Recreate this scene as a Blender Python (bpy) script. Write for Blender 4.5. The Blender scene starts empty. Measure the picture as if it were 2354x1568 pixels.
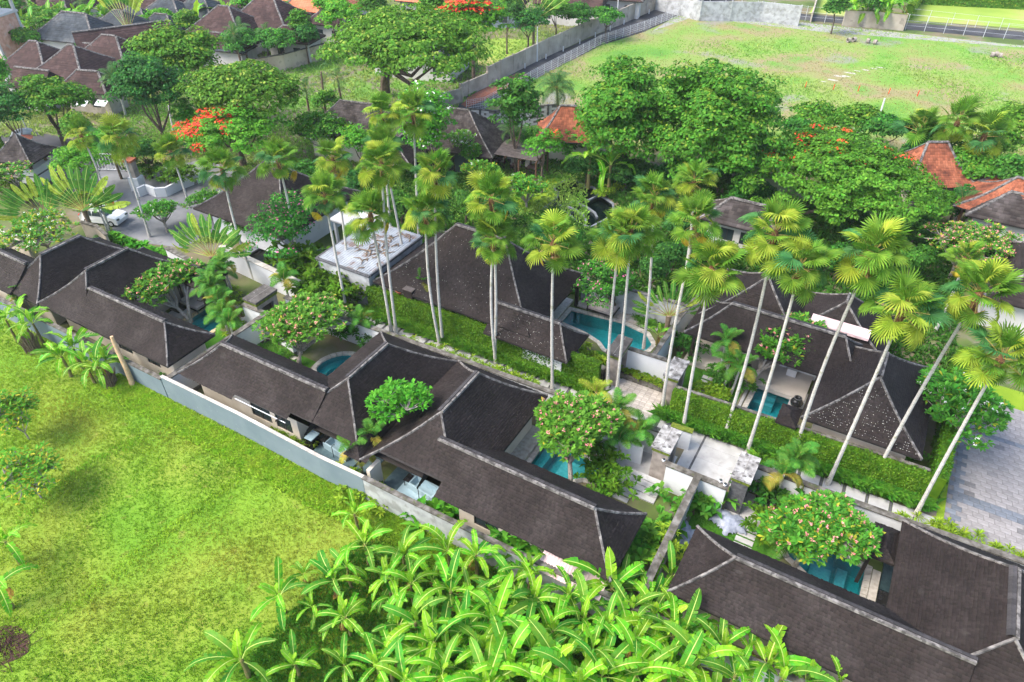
import bpy, math, random
import numpy as np
from mathutils import Vector, Matrix, geometry
random.seed(7)
rng = np.random.default_rng(11)
S = bpy.context.scene
COL = S.collection
R = math.radians

# ------------------------------------------------------------------ camera
# World X runs along the villa rows, world Y runs away from the perimeter wall.
CX, CY, FPX = 1177.0, 784.0, 1634.0
PITCH, HEAD, CAMH = R(38.5), R(30.2), 34.0
cd = bpy.data.cameras.new('camera')
cd.sensor_width = 36
cd.lens = 36 * FPX / 2353.0
cd.clip_end = 2000
cam = bpy.data.objects.new('camera', cd)
COL.objects.link(cam)
cam.location = (0, 0, CAMH)
cam.rotation_euler = (R(90) - PITCH, 0, HEAD)
S.camera = cam
# ------------------------------------------------------------------ sky and sun
W = bpy.data.worlds.new('World'); S.world = W; W.use_nodes = True
wt = W.node_tree
sky = wt.nodes.new('ShaderNodeTexSky'); sky.sky_type = 'NISHITA'; sky.sun_disc = False
SUN_EL, SUN_AZ = R(52), math.atan2(-.66, -.62)
sky.sun_elevation = SUN_EL
sky.sun_rotation = R(90) - SUN_AZ
sky.air_density = 1.0; sky.dust_density = 3.0; sky.ozone_density = 1.0
bg = wt.nodes['Background']; bg.inputs['Strength'].default_value = 0.15
wt.links.new(sky.outputs[0], bg.inputs[0])
sd = bpy.data.lights.new('sun', 'SUN'); sd.energy = 1.35; sd.angle = R(26); sd.color = (1, .95, .86)
so = bpy.data.objects.new('sun', sd); COL.objects.link(so)
sv = Vector((math.cos(SUN_EL) * math.cos(SUN_AZ), math.cos(SUN_EL) * math.sin(SUN_AZ), math.sin(SUN_EL)))
so.rotation_euler = sv.to_track_quat('Z', 'Y').to_euler(); so.location = sv * 80
S.view_settings.view_transform = 'Standard'; S.view_settings.look = 'None'
S.view_settings.gamma = 1; S.view_settings.use_curve_mapping = False
S.view_settings.exposure = 1.68
S.cycles.max_bounces = 6; S.cycles.diffuse_bounces = 3; S.cycles.transparent_max_bounces = 6

# ------------------------------------------------------------------ helpers
TO = {0: (0, 0), 1: (0, 0), 2: (775.8, 0), 3: (1549.4, 0), 4: (0, 517.2), 5: (775.8, 517.2), 6: (1549.4, 517.2),
      7: (0, 1032.2), 8: (775.8, 1032.2), 9: (1549.4, 1032.2)}
def px(t, x, y):
    if t == 0: return x, y
    o = TO[t]; return o[0] + x * .34195, o[1] + y * .34195
_ch, _sh = math.cos(HEAD), math.sin(HEAD)
def ray(x, y):
    a = (x - CX) / FPX; b = -(y - CY) / FPX
    u, v, w = a, math.cos(PITCH) + b * math.sin(PITCH), -math.sin(PITCH) + b * math.cos(PITCH)
    return Vector((u * _ch - v * _sh, u * _sh + v * _ch, w))
def at(x, y, z=0.0, t=0):
    """Where the sight line through a picture point meets the horizontal plane at height z."""
    x, y = px(t, x, y); d = ray(x, y); k = (z - CAMH) / d.z
    return Vector((d.x * k, d.y * k, z))
FWD = Vector((-_sh * math.cos(PITCH), _ch * math.cos(PITCH), -math.sin(PITCH)))
def ppm(p):
    """picture units per metre at point p"""
    return FPX / max((Vector(p) - Vector((0, 0, CAMH))).dot(FWD), 1)
def height_over(base, x, y):
    """height above base whose sight line passes nearest to the vertical over base"""
    d = ray(x, y); h2 = d.x * d.x + d.y * d.y
    k = (base.x * d.x + base.y * d.y) / h2
    return CAMH + d.z * k, Vector((d.x * k, d.y * k, CAMH + d.z * k))

def tag(o, label=None, cat=None, group=None, kind=None):
    if label: o['label'] = label
    if cat: o['category'] = cat
    if group: o['group'] = group
    if kind: o['kind'] = kind
    return o
def empty(name, loc=(0, 0, 0), rz=0.0, label=None, cat=None, group=None):
    o = bpy.data.objects.new(name, None); COL.objects.link(o)
    o.location = loc; o.rotation_euler = (0, 0, rz); o.empty_display_size = .2
    return tag(o, label, cat, group)
def link(name, me, parent=None, loc=(0, 0, 0), rot=(0, 0, 0), sc=1.0):
    o = bpy.data.objects.new(name, me); COL.objects.link(o)
    if parent is not None: o.parent = parent
    o.location = loc; o.rotation_euler = rot
    o.scale = (sc, sc, sc) if isinstance(sc, (int, float)) else sc
    return o

class MB:
    """collects shapes and links them as one mesh"""
    def __init__(s): s.v = []; s.f = []; s.m = []; s.cur = 0
    def face(s, pts, m=None):
        n = len(s.v); s.v += [tuple(p) for p in pts]; s.f.append(tuple(range(n, n + len(pts)))); s.m.append(s.cur if m is None else m)
    def box(s, x0, y0, z0, x1, y1, z1, rz=0.0, o=(0, 0), m=None):
        c, q = math.cos(rz), math.sin(rz)
        P = [(x0, y0), (x1, y0), (x1, y1), (x0, y1)]
        P = [(o[0] + x * c - y * q, o[1] + x * q + y * c) for x, y in P]
        n = len(s.v)
        s.v += [(x, y, z0) for x, y in P] + [(x, y, z1) for x, y in P]
        for f in ((3, 2, 1, 0), (4, 5, 6, 7), (0, 1, 5, 4), (1, 2, 6, 5), (2, 3, 7, 6), (3, 0, 4, 7)):
            s.f.append(tuple(n + i for i in f)); s.m.append(s.cur if m is None else m)
        return s
    def prism(s, poly, z0, z1, m=None, top=True):
        n = len(s.v); k = len(poly)
        s.v += [(p[0], p[1], z0) for p in poly] + [(p[0], p[1], z1) for p in poly]
        if top: s.f.append(tuple(range(n + k, n + 2 * k))); s.m.append(s.cur if m is None else m)
        s.f.append(tuple(range(n + k - 1, n - 1, -1))); s.m.append(s.cur if m is None else m)
        for i in range(k):
            j = (i + 1) % k
            s.f.append((n + i, n + j, n + k + j, n + k + i)); s.m.append(s.cur if m is None else m)
        return s
    def tube(s, pts, rad, n=7, m=None, cap=True):
        pts = [Vector(p) for p in pts]
        if isinstance(rad, (int, float)): rad = [rad] * len(pts)
        base = len(s.v); ref = Vector((.31, .17, .93))
        for i, p in enumerate(pts):
            d = (pts[min(i + 1, len(pts) - 1)] - pts[max(i - 1, 0)])
            if d.length < 1e-6: d = Vector((0, 0, 1))
            d.normalize()
            if abs(d.z) > .9: u = Vector((1, 0, 0))
            else: u = Vector((0, 0, 1))
            e1 = d.cross(u).normalized(); e2 = d.cross(e1)
            if i and e1.dot(pe) < 0: e1, e2 = -e1, -e2
            pe = e1
            for k in range(n):
                a = 2 * math.pi * k / n
                s.v.append(tuple(p + (e1 * math.cos(a) + e2 * math.sin(a)) * rad[i]))
        for i in range(len(pts) - 1):
            for k in range(n):
                a, b = base + i * n + k, base + i * n + (k + 1) % n
                s.f.append((a, b, b + n, a + n)); s.m.append(s.cur if m is None else m)
        if cap:
            s.f.append(tuple(base + (len(pts) - 1) * n + k for k in range(n))); s.m.append(s.cur if m is None else m)
            s.f.append(tuple(base + k for k in range(n - 1, -1, -1))); s.m.append(s.cur if m is None else m)
        return s
    def lathe(s, prof, n=16, o=(0, 0, 0), m=None):
        base = len(s.v)
        for r, z in prof:
            for k in range(n):
                a = 2 * math.pi * k / n; s.v.append((o[0] + r * math.cos(a), o[1] + r * math.sin(a), o[2] + z))
        for i in range(len(prof) - 1):
            for k in range(n):
                a, b = base + i * n + k, base + i * n + (k + 1) % n
                s.f.append((a, b, b + n, a + n)); s.m.append(s.cur if m is None else m)
        return s
    def mesh(s, name, mats, smooth=False):
        me = bpy.data.meshes.new(name); me.from_pydata(s.v, [], s.f)
        mats = mats if isinstance(mats, (list, tuple)) else [mats]
        for m in mats: me.materials.append(m)
        if len(mats) > 1: me.polygons.foreach_set('material_index', s.m)
        if smooth: me.polygons.foreach_set('use_smooth', [True] * len(s.f))
        me.update(); return me
    def build(s, name, mats, parent=None, smooth=False, loc=(0, 0, 0), **k):
        o = link(name, s.mesh(name, mats, smooth), parent, loc)
        return tag(o, **k)

def np_mesh(name, V, F, mats, MI=None, smooth=False):
    """V (n,3) and F (m,k) arrays to a mesh"""
    V = np.asarray(V, np.float32); F = np.asarray(F, np.int32); k = F.shape[1]
    me = bpy.data.meshes.new(name)
    me.vertices.add(len(V)); me.vertices.foreach_set('co', V.ravel())
    me.loops.add(F.size); me.loops.foreach_set('vertex_index', F.ravel())
    me.polygons.add(len(F))
    me.polygons.foreach_set('loop_start', np.arange(0, F.size, k, dtype=np.int32))
    me.polygons.foreach_set('loop_total', np.full(len(F), k, np.int32))
    for m in (mats if isinstance(mats, (list, tuple)) else [mats]): me.materials.append(m)
    if MI is not None: me.polygons.foreach_set('material_index', np.asarray(MI, np.int32))
    if smooth: me.polygons.foreach_set('use_smooth', np.ones(len(F), bool))
    me.update(calc_edges=True); me.validate()
    return me

# ------------------------------------------------------------------ materials
def mat(name, cols, scale=1.0, rough=.8, isl=0.0, objv=0.0, bump=0.0, bscale=None, transl=0.0, spec=.3, detail=6, metal=0.0, stretch=None, spot=None, hue=0.0):
    """procedural surface: colours mixed by noise, per-piece and per-object variation, fine relief"""
    m = bpy.data.materials.new(name); m.use_nodes = True
    nt = m.node_tree; N, L = nt.nodes, nt.links
    bs = N['Principled BSDF']
    bs.inputs['Roughness'].default_value = rough; bs.inputs['Specular IOR Level'].default_value = spec
    bs.inputs['Metallic'].default_value = metal
    tc = N.new('ShaderNodeTexCoord'); src = tc.outputs['Object']
    if stretch:
        mp = N.new('ShaderNodeMapping'); mp.inputs['Scale'].default_value = stretch
        L.new(src, mp.inputs[0]); src = mp.outputs[0]
    no = N.new('ShaderNodeTexNoise'); no.inputs['Scale'].default_value = scale; no.inputs['Detail'].default_value = detail
    L.new(src, no.inputs['Vector'])
    if len(cols) > 1:
        cr = N.new('ShaderNodeValToRGB'); el = cr.color_ramp.elements
        while len(el) < len(cols): el.new(.5)
        lo, hi = .32, .68
        for i, c in enumerate(cols):
            el[i].position = lo + (hi - lo) * i / (len(cols) - 1); el[i].color = (*c, 1)
        L.new(no.outputs['Fac'], cr.inputs[0]); out = cr.outputs[0]
    else:
        rgb = N.new('ShaderNodeRGB'); rgb.outputs[0].default_value = (*cols[0], 1); out = rgb.outputs[0]
    def hsv(valsock, amt, hamt):
        nonlocal out
        mr = N.new('ShaderNodeMapRange'); mr.inputs['To Min'].default_value = 1 - amt; mr.inputs['To Max'].default_value = 1 + amt
        L.new(valsock, mr.inputs['Value'])
        h = N.new('ShaderNodeHueSaturation'); L.new(out, h.inputs['Color']); L.new(mr.outputs[0], h.inputs['Value'])
        if hamt:
            w = N.new('ShaderNodeTexWhiteNoise'); w.noise_dimensions = '1D'; L.new(valsock, w.inputs['W'])
            m2 = N.new('ShaderNodeMapRange'); m2.inputs['To Min'].default_value = .5 - hamt; m2.inputs['To Max'].default_value = .5 + hamt
            L.new(w.outputs['Value'], m2.inputs['Value']); L.new(m2.outputs[0], h.inputs['Hue'])
        out = h.outputs[0]
    if isl:
        g = N.new('ShaderNodeNewGeometry'); hsv(g.outputs['Random Per Island'], isl, hue)
    if objv:
        oi = N.new('ShaderNodeObjectInfo'); hsv(oi.outputs['Random'], objv, hue)
    if spot:
        # spot = (scale, threshold, colour, amount): patches of another colour
        n2 = N.new('ShaderNodeTexNoise'); n2.inputs['Scale'].default_value = spot[0]; n2.inputs['Detail'].default_value = 8
        L.new(tc.outputs['Object'], n2.inputs['Vector'])
        mr = N.new('ShaderNodeMapRange'); mr.inputs['From Min'].default_value = spot[1]; mr.inputs['From Max'].default_value = spot[1] + .08
        mr.inputs['To Max'].default_value = spot[3]
        L.new(n2.outputs['Fac'], mr.inputs['Value'])
        mx = N.new('ShaderNodeMix'); mx.data_type = 'RGBA'; mx.inputs['B'].default_value = (*spot[2], 1)
        L.new(mr.outputs[0], mx.inputs['Factor']); L.new(out, mx.inputs['A']); out = mx.outputs['Result']
    L.new(out, bs.inputs['Base Color'])
    if bump:
        nb = N.new('ShaderNodeTexNoise'); nb.inputs['Scale'].default_value = bscale or scale * 6; nb.inputs['Detail'].default_value = 4
        L.new(tc.outputs['Object'], nb.inputs['Vector'])
        b = N.new('ShaderNodeBump'); b.inputs['Strength'].default_value = bump; b.inputs['Distance'].default_value = .04
        L.new(nb.outputs['Fac'], b.inputs['Height']); L.new(b.outputs[0], bs.inputs['Normal'])
    if transl:
        tr = N.new('ShaderNodeBsdfTranslucent'); L.new(out, tr.inputs['Color'])
        ms = N.new('ShaderNodeMixShader'); ms.inputs[0].default_value = transl
        L.new(bs.outputs[0], ms.inputs[1]); L.new(tr.outputs[0], ms.inputs[2])
        L.new(ms.outputs[0], N['Material Output'].inputs['Surface'])
    return m

M = {}
M['shingle'] = mat('roof_shingle', [(.0150, .0105, .0095), (.022, .0162, .0150), (.032, .025, .0235)], .45, .78, isl=.32, bump=.2, bscale=30, hue=.012, spec=.22, spot=(1.1, .66, (.06, .052, .048), .35))
M['shingle_pale'] = mat('weathered_roof_shingle', [(.022, .017, .016), (.045, .037, .034), (.075, .064, .062)], .7, .85, isl=.35, bump=.2, bscale=30, spec=.2)
M['deck'] = mat('roof_underlay', [(.016, .013, .012), (.024, .02, .019)], 2)
M['mortar'] = mat('ridge_mortar', [(.07, .064, .060), (.14, .13, .122), (.24, .225, .21)], 3, .9, bump=.5, bscale=14, spot=(4, .52, (.035, .032, .03), .75))
M['ridge'] = mat('ridge_tile_dark', [(.03, .028, .029), (.055, .05, .052)], 5, .8, objv=.3)
M['white'] = mat('white_plaster', [(.56, .57, .585), (.66, .67, .68)], .5, .8, bump=.1, bscale=10, spot=(.8, .68, (.36, .36, .34), .35))
M['stainwhite'] = mat('stained_white_plaster', [(.27, .28, .285), (.46, .47, .48)], 1.2, .85, spot=(1.5, .52, (.22, .22, .2), .6))
M['cream'] = mat('cream_plaster', [(.55, .48, .38), (.68, .62, .52)], .6, .85)
M['coping'] = mat('dark_mossy_coping', [(.05, .045, .035), (.11, .10, .085), (.20, .19, .17)], 2.5, .9, bump=.4, bscale=18, spot=(3, .6, (.07, .09, .02), .7))
M['gatecap'] = mat('lichen_gate_slab', [(.10, .095, .09), (.28, .27, .26), (.42, .42, .41)], 2.2, .9, bump=.4, bscale=12, spot=(2.4, .56, (.06, .055, .05), .85))
M['gatecap_dark'] = mat('dark_gate_slab', [(.05, .045, .04), (.11, .10, .09)], 2.2, .9, bump=.4, bscale=12, spot=(5, .66, (.5, .5, .48), .8))
M['moss'] = mat('moss', [(.06, .09, .01), (.16, .20, .02)], 6, .95, bump=.6, bscale=30)
M['stonewall'] = mat('grey_stone', [(.20, .17, .15), (.34, .30, .27)], 2, .9, bump=.3)
M['greywall'] = mat('blue_grey_render', [(.13, .175, .20), (.17, .215, .24)], .6, .85, bump=.2, bscale=8, spot=(2.2, .66, (.36, .38, .38), .5))
M['concrete'] = mat('bare_concrete', [(.27, .235, .19), (.42, .37, .305)], .6, .9, bump=.3, bscale=8, spot=(.7, .58, (.16, .14, .12), .6))
M['peach'] = mat('peach_wall', [(.42, .32, .23), (.6, .49, .37)], .5, .9, spot=(1.0, .56, (.30, .24, .19), .6))
M['whiteblock'] = mat('whitewashed_block', [(.50, .48, .46), (.72, .71, .70)], 1.5, .9, objv=.06, spot=(1.2, .58, (.30, .28, .25), .6))
M['joint'] = mat('dark_joint', [(.16, .15, .14), (.24, .22, .2)], 3)
M['wood'] = mat('brown_wood', [(.07, .035, .02), (.14, .075, .045)], 3, .6, stretch=(1, 1, 8))
M['darkwood'] = mat('dark_wood', [(.018, .013, .011), (.04, .03, .026)], 3, .5)
M['deckwood'] = mat('grey_timber', [(.07, .055, .05), (.13, .11, .10)], 3, .7, objv=.2)
M['paver'] = mat('grey_stone_paver', [(.215, .20, .195), (.29, .275, .27)], 3, .85, objv=.10, bump=.2, bscale=16)
M['paver_blue'] = mat('blue_grey_paver', [(.115, .13, .15), (.17, .185, .21)], 3, .8, objv=.22, bump=.2, bscale=16)
M['paver_dark'] = mat('dark_stone_paver', [(.145, .138, .137), (.20, .19, .19)], 3, .8, objv=.22)
M['slab'] = mat('pale_path_slab', [(.34, .335, .33), (.46, .455, .45)], 1.4, .85, objv=.06, bump=.15, spot=(2.2, .6, (.30, .29, .27), .5))
M['slate'] = mat('dark_path_strip', [(.06, .06, .065), (.12, .12, .125)], 5, .85, bump=.5, bscale=40)
M['oldpaver'] = mat('worn_sandstone_paver', [(.32, .28, .24), (.52, .48, .44)], 2.5, .85, objv=.16, spot=(1.2, .55, (.28, .22, .16), .5))
M['poolstone'] = mat('pool_coping_stone', [(.34, .31, .27), (.50, .47, .42)], 4, .8, objv=.12)
M['yellowstone'] = mat('sandstone_tile', [(.42, .32, .18), (.60, .50, .34)], 4, .7, objv=.15)
M['pooltile'] = mat('teal_pool_tile', [(.03, .27, .30), (.045, .36, .39)], 7, .4, spot=(26, .5, (.03, .18, .19), .5))
M['palepool'] = mat('pale_pool_step', [(.10, .30, .33), (.15, .38, .41)], 7, .4)
M['darktile'] = mat('black_pool_tile', [(.015, .03, .035), (.03, .055, .06)], 5, .3)
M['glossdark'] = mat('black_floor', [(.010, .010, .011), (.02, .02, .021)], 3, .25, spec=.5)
M['marble'] = mat('cream_stone_floor', [(.40, .36, .32), (.50, .46, .42)], 1, .35)
M['tubwhite'] = mat('tub_enamel', [(.33, .46, .52)], 1, .15)
M['bathfloor'] = mat('blue_grey_bath_floor', [(.07, .12, .14), (.11, .17, .19)], 4, .5)
M['fabric'] = mat('taupe_cushion', [(.30, .26, .25), (.38, .34, .33)], 8, .95, bump=.2, bscale=50)
M['creamfab'] = mat('cream_cushion', [(.55, .48, .40), (.66, .60, .52)], 8, .95)
M['asphalt'] = mat('dark_asphalt', [(.022, .022, .025), (.045, .045, .05), (.075, .075, .08)], .25, .9, bump=.2, bscale=20, spot=(.16, .56, (.11, .105, .10), .5))
M['redsoil'] = mat('red_petal_litter', [(.16, .05, .03), (.28, .11, .07), (.12, .08, .07)], 2.5, .95)
M['drive'] = mat('grey_drive_pavers', [(.10, .105, .115), (.16, .165, .175), (.22, .22, .23)], .35, .85, bump=.3, bscale=12, spot=(.5, .6, (.10, .10, .11), .6))
M['galv'] = mat('galvanised_steel', [(.5, .52, .55), (.66, .68, .70)], 3, .45, metal=.3)
M['metalroof'] = mat('white_corrugated_metal', [(.27, .285, .30), (.42, .44, .46)], 1.2, .5, spot=(.9, .56, (.20, .13, .10), .85))
M['whitemetal'] = mat('white_painted_metal', [(.55, .56, .57), (.62, .62, .62)], 2, .5)
M['pink'] = mat('pink_tarp', [(.46, .33, .33), (.58, .44, .44)], 1.5, .7, bump=.5, bscale=5)
M['redtile'] = mat('red_clay_tile', [(.11, .035, .02), (.24, .075, .038), (.34, .12, .062)], .8, .85, isl=.3)
M['orangetile'] = mat('orange_clay_tile', [(.55, .15, .075), (.65, .21, .11)], .5, .8, isl=.1)
M['browntile'] = mat('brown_village_tile', [(.030, .016, .015), (.05, .027, .025), (.075, .043, .039)], .35, .85, isl=.25, spot=(.9, .6, (.13, .085, .08), .35))
M['greytile'] = mat('grey_village_tile', [(.025, .032, .042), (.05, .06, .07), (.11, .115, .12)], .3, .85, isl=.25)
M['palehut'] = mat('pale_village_wall', [(.46, .445, .42), (.56, .55, .53)], .6, .9, spot=(1, .62, (.4, .38, .34), .5))
M['redbrick'] = mat('brick_infill', [(.48, .24, .16), (.64, .38, .28)], 2, .9, isl=.2, spot=(1.2, .58, (.5, .45, .38), .5))
M['dark'] = mat('dark_interior', [(.012, .012, .013)], 1, .8)
M['glass'] = mat('window_glass', [(.03, .045, .05)], 1, .08, spec=.8)
M['soil'] = mat('dark_soil', [(.045, .03, .02), (.09, .06, .04)], 3, .95, bump=.5)
M['rootball'] = mat('burnt_brush', [(.03, .012, .01), (.10, .05, .04)], 9, .95, bump=.8)
M['trunk_palm'] = mat('pale_palm_trunk', [(.30, .28, .24), (.46, .44, .40), (.60, .58, .53)], 3, .9, stretch=(2, 2, 16), bump=.4, bscale=22, spot=(2.2, .6, (.20, .20, .10), .6))
M['trunk_dark'] = mat('brown_palm_trunk', [(.13, .09, .06), (.24, .18, .13)], 3, .9, bump=.4, bscale=22)
M['bark'] = mat('tree_bark', [(.07, .05, .035), (.16, .12, .09)], 3, .9, bump=.5, bscale=16)
M['bark_pale'] = mat('pale_bark', [(.22, .19, .16), (.38, .34, .30)], 4, .9, bump=.4, bscale=16, spot=(6, .55, (.10, .08, .06), .6))
M['fibre'] = mat('palm_crown_fibre', [(.10, .045, .02), (.24, .12, .06)], 12, .95)
M['petiole'] = mat('palm_petiole', [(.34, .25, .06), (.42, .34, .10)], 5, .7)
def leaf(name, cols, isl=.3, objv=.12, transl=.4, hue=.012, rough=.62, scale=2.0, spec=.16):
    M[name] = mat(name, cols, scale, rough, isl=isl, objv=objv, transl=transl, hue=hue, spec=spec, detail=2)
leaf('fan_green', [(.10, .24, .022), (.17, .32, .03)], .25, .18)
leaf('fan_deep', [(.045, .17, .045), (.08, .23, .06)], .25, .18)
leaf('fan_lime', [(.26, .38, .03), (.36, .44, .05)], .25, .15)
leaf('fan_yellow', [(.50, .42, .04), (.62, .46, .05)], .25, .15)
leaf('fan_dead', [(.38, .20, .09), (.50, .30, .15)], .25, .2, .15)
leaf('banana_green', [(.11, .34, .014), (.18, .42, .018)], .05, .28, .35, .02, .42)
leaf('banana_lime', [(.24, .50, .03), (.33, .56, .035)], .05, .15, .4, .01, .42)
leaf('banana_old', [(.46, .27, .04), (.24, .13, .05)], .1, .2, .25)
M['midrib'] = mat('banana_midrib', [(.42, .55, .10), (.52, .62, .16)], 3, .5, transl=.2)
M['pseudostem'] = mat('banana_stem', [(.12, .16, .04), (.22, .14, .07)], 3, .8, stretch=(1, 1, 4))
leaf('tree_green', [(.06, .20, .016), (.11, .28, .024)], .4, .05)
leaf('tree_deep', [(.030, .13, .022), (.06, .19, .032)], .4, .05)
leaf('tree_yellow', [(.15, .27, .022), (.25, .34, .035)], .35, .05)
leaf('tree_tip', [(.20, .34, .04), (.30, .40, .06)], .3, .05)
leaf('fern_green', [(.07, .29, .02), (.13, .38, .03)], .35, .05, .4)
leaf('flame_flower', [(.78, .07, .025), (.85, .17, .05)], .2, .05, .3)
leaf('frangi_green', [(.07, .25, .022), (.14, .36, .04)], .35, .05)
leaf('frangi_yellow', [(.30, .36, .03), (.5, .45, .04)], .3, .05)
leaf('pink_flower', [(.75, .22, .22), (.85, .42, .36)], .25, .05, .3)
leaf('white_flower', [(.75, .75, .62), (.85, .85, .8)], .1, .05, .3)
leaf('magenta_flower', [(.62, .10, .30), (.75, .25, .42)], .2, .05, .3)
leaf('shrub_green', [(.04, .16, .02), (.08, .24, .03)], .35, .15)
leaf('shrub_lime', [(.16, .32, .02), (.30, .42, .03)], .3, .12)
leaf('hedge_leaf', [(.045, .135, .006), (.09, .20, .010)], .45, .05, .25)
leaf('tallgrass', [(.30, .56, .04), (.44, .62, .07)], .35, .05, .35)
leaf('fountain', [(.09, .27, .025), (.17, .36, .035)], .35, .05, .35)
leaf('banana_deep', [(.07, .24, .02), (.11, .31, .025)], .05, .2, .35, .02, .5)
leaf('fieldgrass', [(.16, .36, .02), (.28, .42, .035), (.38, .38, .055)], .35, .0, .3, .015, .7, .12)
leaf('bluegrass', [(.07, .24, .02), (.12, .30, .03)], .35, .05, .3)
M['lawn'] = mat('lawn', [(.04, .15, .008), (.07, .21, .012)], 1.5, .95, bump=.8, bscale=60)
M['lawn_lime'] = mat('lime_lawn', [(.16, .27, .012), (.23, .33, .018)], .6, .95, bump=.6, bscale=60)
# ------------------------------------------------------------------ ground, fields, roads
POOLS = {
 'h1': [(-45.3, 24.5), (-42.4, 24.5), (-42.4, 28.4), (-45.3, 28.4)],
 'h2': [(-28.2, 24.8), (-28.2, 29.2)] + [(-30.3 + 2.15 * math.cos(a), 27.6 + 2.05 * math.sin(a)) for a in np.linspace(R(50), R(200), 14)] + [(-31.5, 26.3), (-31.0, 25.7), (-31.0, 24.8)],
 'h3': [(-14.3, 24.8), (-11.5, 24.8), (-11.5, 26.7), (-10.9, 27.3), (-10.2, 27.5), (-9.9, 28.1), (-10.3, 28.8), (-11.4, 29.1), (-14.3, 29.1)],
 'h4': [(2.6, 25.4), (5.35, 25.4), (5.35, 29.4), (3.9, 29.6)] + [(2.6 + 1.6 * math.cos(a), 29.1 + 1.5 * math.sin(a)) for a in np.linspace(R(40), R(205), 12)] + [(1.5, 28.0), (2.1, 27.7), (2.6, 27.4)],
 'm1': [(-19.4, 41.0), (-17, 40.7), (-15.6, 40.2), (-14.9, 39.6), (-13.9, 39.5), (-12.8, 40.1), (-12.1, 41.1), (-12.0, 42.0), (-12.9, 43.0), (-15.2, 43.4), (-19.4, 42.9)],
 'm2': [(-3.9, 38.2), (-1.6, 38.2), (-1.3, 41.6), (-3.8, 41.6)],
 'reflect': [(-48.5, 34.2), (-41.5, 34.2), (-41.5, 39.5), (-48.5, 39.5)],
}
pond_px = [(1460,1255),(1490,1240),(1530,1215),(1580,1205),(1625,1225),(1660,1255),(1720,1262),(1740,1300),(1800,1335),(1850,1370),(1850,1440),(1790,1480),(1700,1525),(1620,1500),(1560,1440),(1500,1400),(1440,1395),(1390,1400),(1440,1365),(1480,1325),(1490,1290),(1462,1275)]
POOLS['pond'] = [tuple(at(x, y, 0, 2).xy) for x, y in pond_px]
def ccw(p):
    a = sum(p[i][0] * p[(i + 1) % len(p)][1] - p[(i + 1) % len(p)][0] * p[i][1] for i in range(len(p)))
    return p if a > 0 else p[::-1]
for k in POOLS: POOLS[k] = ccw([(float(x), float(y)) for x, y in POOLS[k]])
def sheet(name, poly, z, m, holes=(), parent=None, kind='structure'):
    loops = [[Vector((x, y, 0)) for x, y in poly]] + [[Vector((x, y, 0)) for x, y in h[::-1]] for h in holes]
    flat = [v for l in loops for v in l]
    tris = geometry.tessellate_polygon(loops)
    F = []
    for t in tris:
        a, b, c = (flat[i] for i in t)
        F.append(t if (b - a).cross(c - a).z > 0 else t[::-1])
    me = bpy.data.meshes.new(name); me.from_pydata([(v.x, v.y, z) for v in flat], [], F); me.materials.append(M[m] if isinstance(m, str) else m); me.update()
    o = link(name, me, parent); tag(o, kind=kind); return o
M['ground'] = mat('ground_cover', [(.045, .08, .015), (.09, .13, .03), (.16, .13, .08), (.07, .12, .025)], .12, .95, bump=.6, bscale=3, spot=(.35, .56, (.17, .15, .12), .7))
M['field'] = mat('field_soil_and_grass', [(.10, .24, .012), (.15, .27, .018), (.20, .27, .028), (.13, .26, .018)], .13, .95, bump=.8, bscale=9, spot=(1.2, .62, (.26, .20, .06), .4))
M['farfield'] = mat('vacant_lot', [(.09, .22, .03), (.13, .26, .035), (.19, .25, .06), (.24, .20, .10), (.11, .25, .035)], .085, .95, detail=10, bump=.8, bscale=4, spot=(.10, .60, (.21, .20, .18), .85))
M['ashground'] = mat('grey_gravel_margin', [(.20, .20, .19), (.28, .28, .26), (.24, .27, .14)], .8, .95, bump=.4, spot=(.4, .54, (.20, .26, .08), .8))
M['farlawn'] = mat('far_lawn', [(.16, .27, .03), (.24, .33, .05), (.34, .29, .12)], .07, .95, bump=.4)
sheet('ground', [(-420, -80), (160, -80), (160, 420), (-420, 420)], 0, 'ground', [POOLS[k] for k in POOLS])
P2 = lambda pts, t=0, z=0: [tuple(at(x, y, z, t).xy) for x, y in pts]
# near field: a gently uneven sheet with two low grassy banks
BERM = [(P2([(60, 1440), (180, 1395), (330, 1270), (450, 1180), (560, 1095)])), (P2([(0, 1255), (70, 1180), (150, 1110), (230, 1055), (330, 1015)]))]
def seg_dist(X, Y, pl):
    d = np.full(X.shape, 1e9)
    for (x0, y0), (x1, y1) in zip(pl[:-1], pl[1:]):
        L = (x1 - x0) ** 2 + (y1 - y0) ** 2
        t = np.clip(((X - x0) * (x1 - x0) + (Y - y0) * (y1 - y0)) / L, 0, 1)
        d = np.minimum(d, np.hypot(X - x0 - t * (x1 - x0), Y - y0 - t * (y1 - y0)))
    return d
def field_z(X, Y):
    z = .05 + .06 * np.sin(X * .9 + Y * .4) * np.sin(Y * .7 - X * .3) + .03 * np.sin(X * 2.3) * np.sin(Y * 2.1)
    for pl in BERM: z = z + .07 * np.exp(-(seg_dist(X, Y, pl) / .5) ** 2)
    edge = np.clip((19.0 - Y) / 1.5, 0, 1)
    return np.maximum(z * edge, .012)
gx = np.arange(-75, 24, .5); gy = np.arange(-12, 19.26, .5); gy[-1] = 19.15
GX, GY = np.meshgrid(gx, gy); GZ = field_z(GX, GY)
nx, ny = len(gx), len(gy)
I = (np.arange(ny - 1)[:, None] * nx + np.arange(nx - 1)[None, :]).ravel()
tag(link('field', np_mesh('field', np.stack([GX.ravel(), GY.ravel(), GZ.ravel()], 1), np.stack([I, I + 1, I + nx + 1, I + nx], 1), M['field'], smooth=True)), kind='structure')
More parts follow.
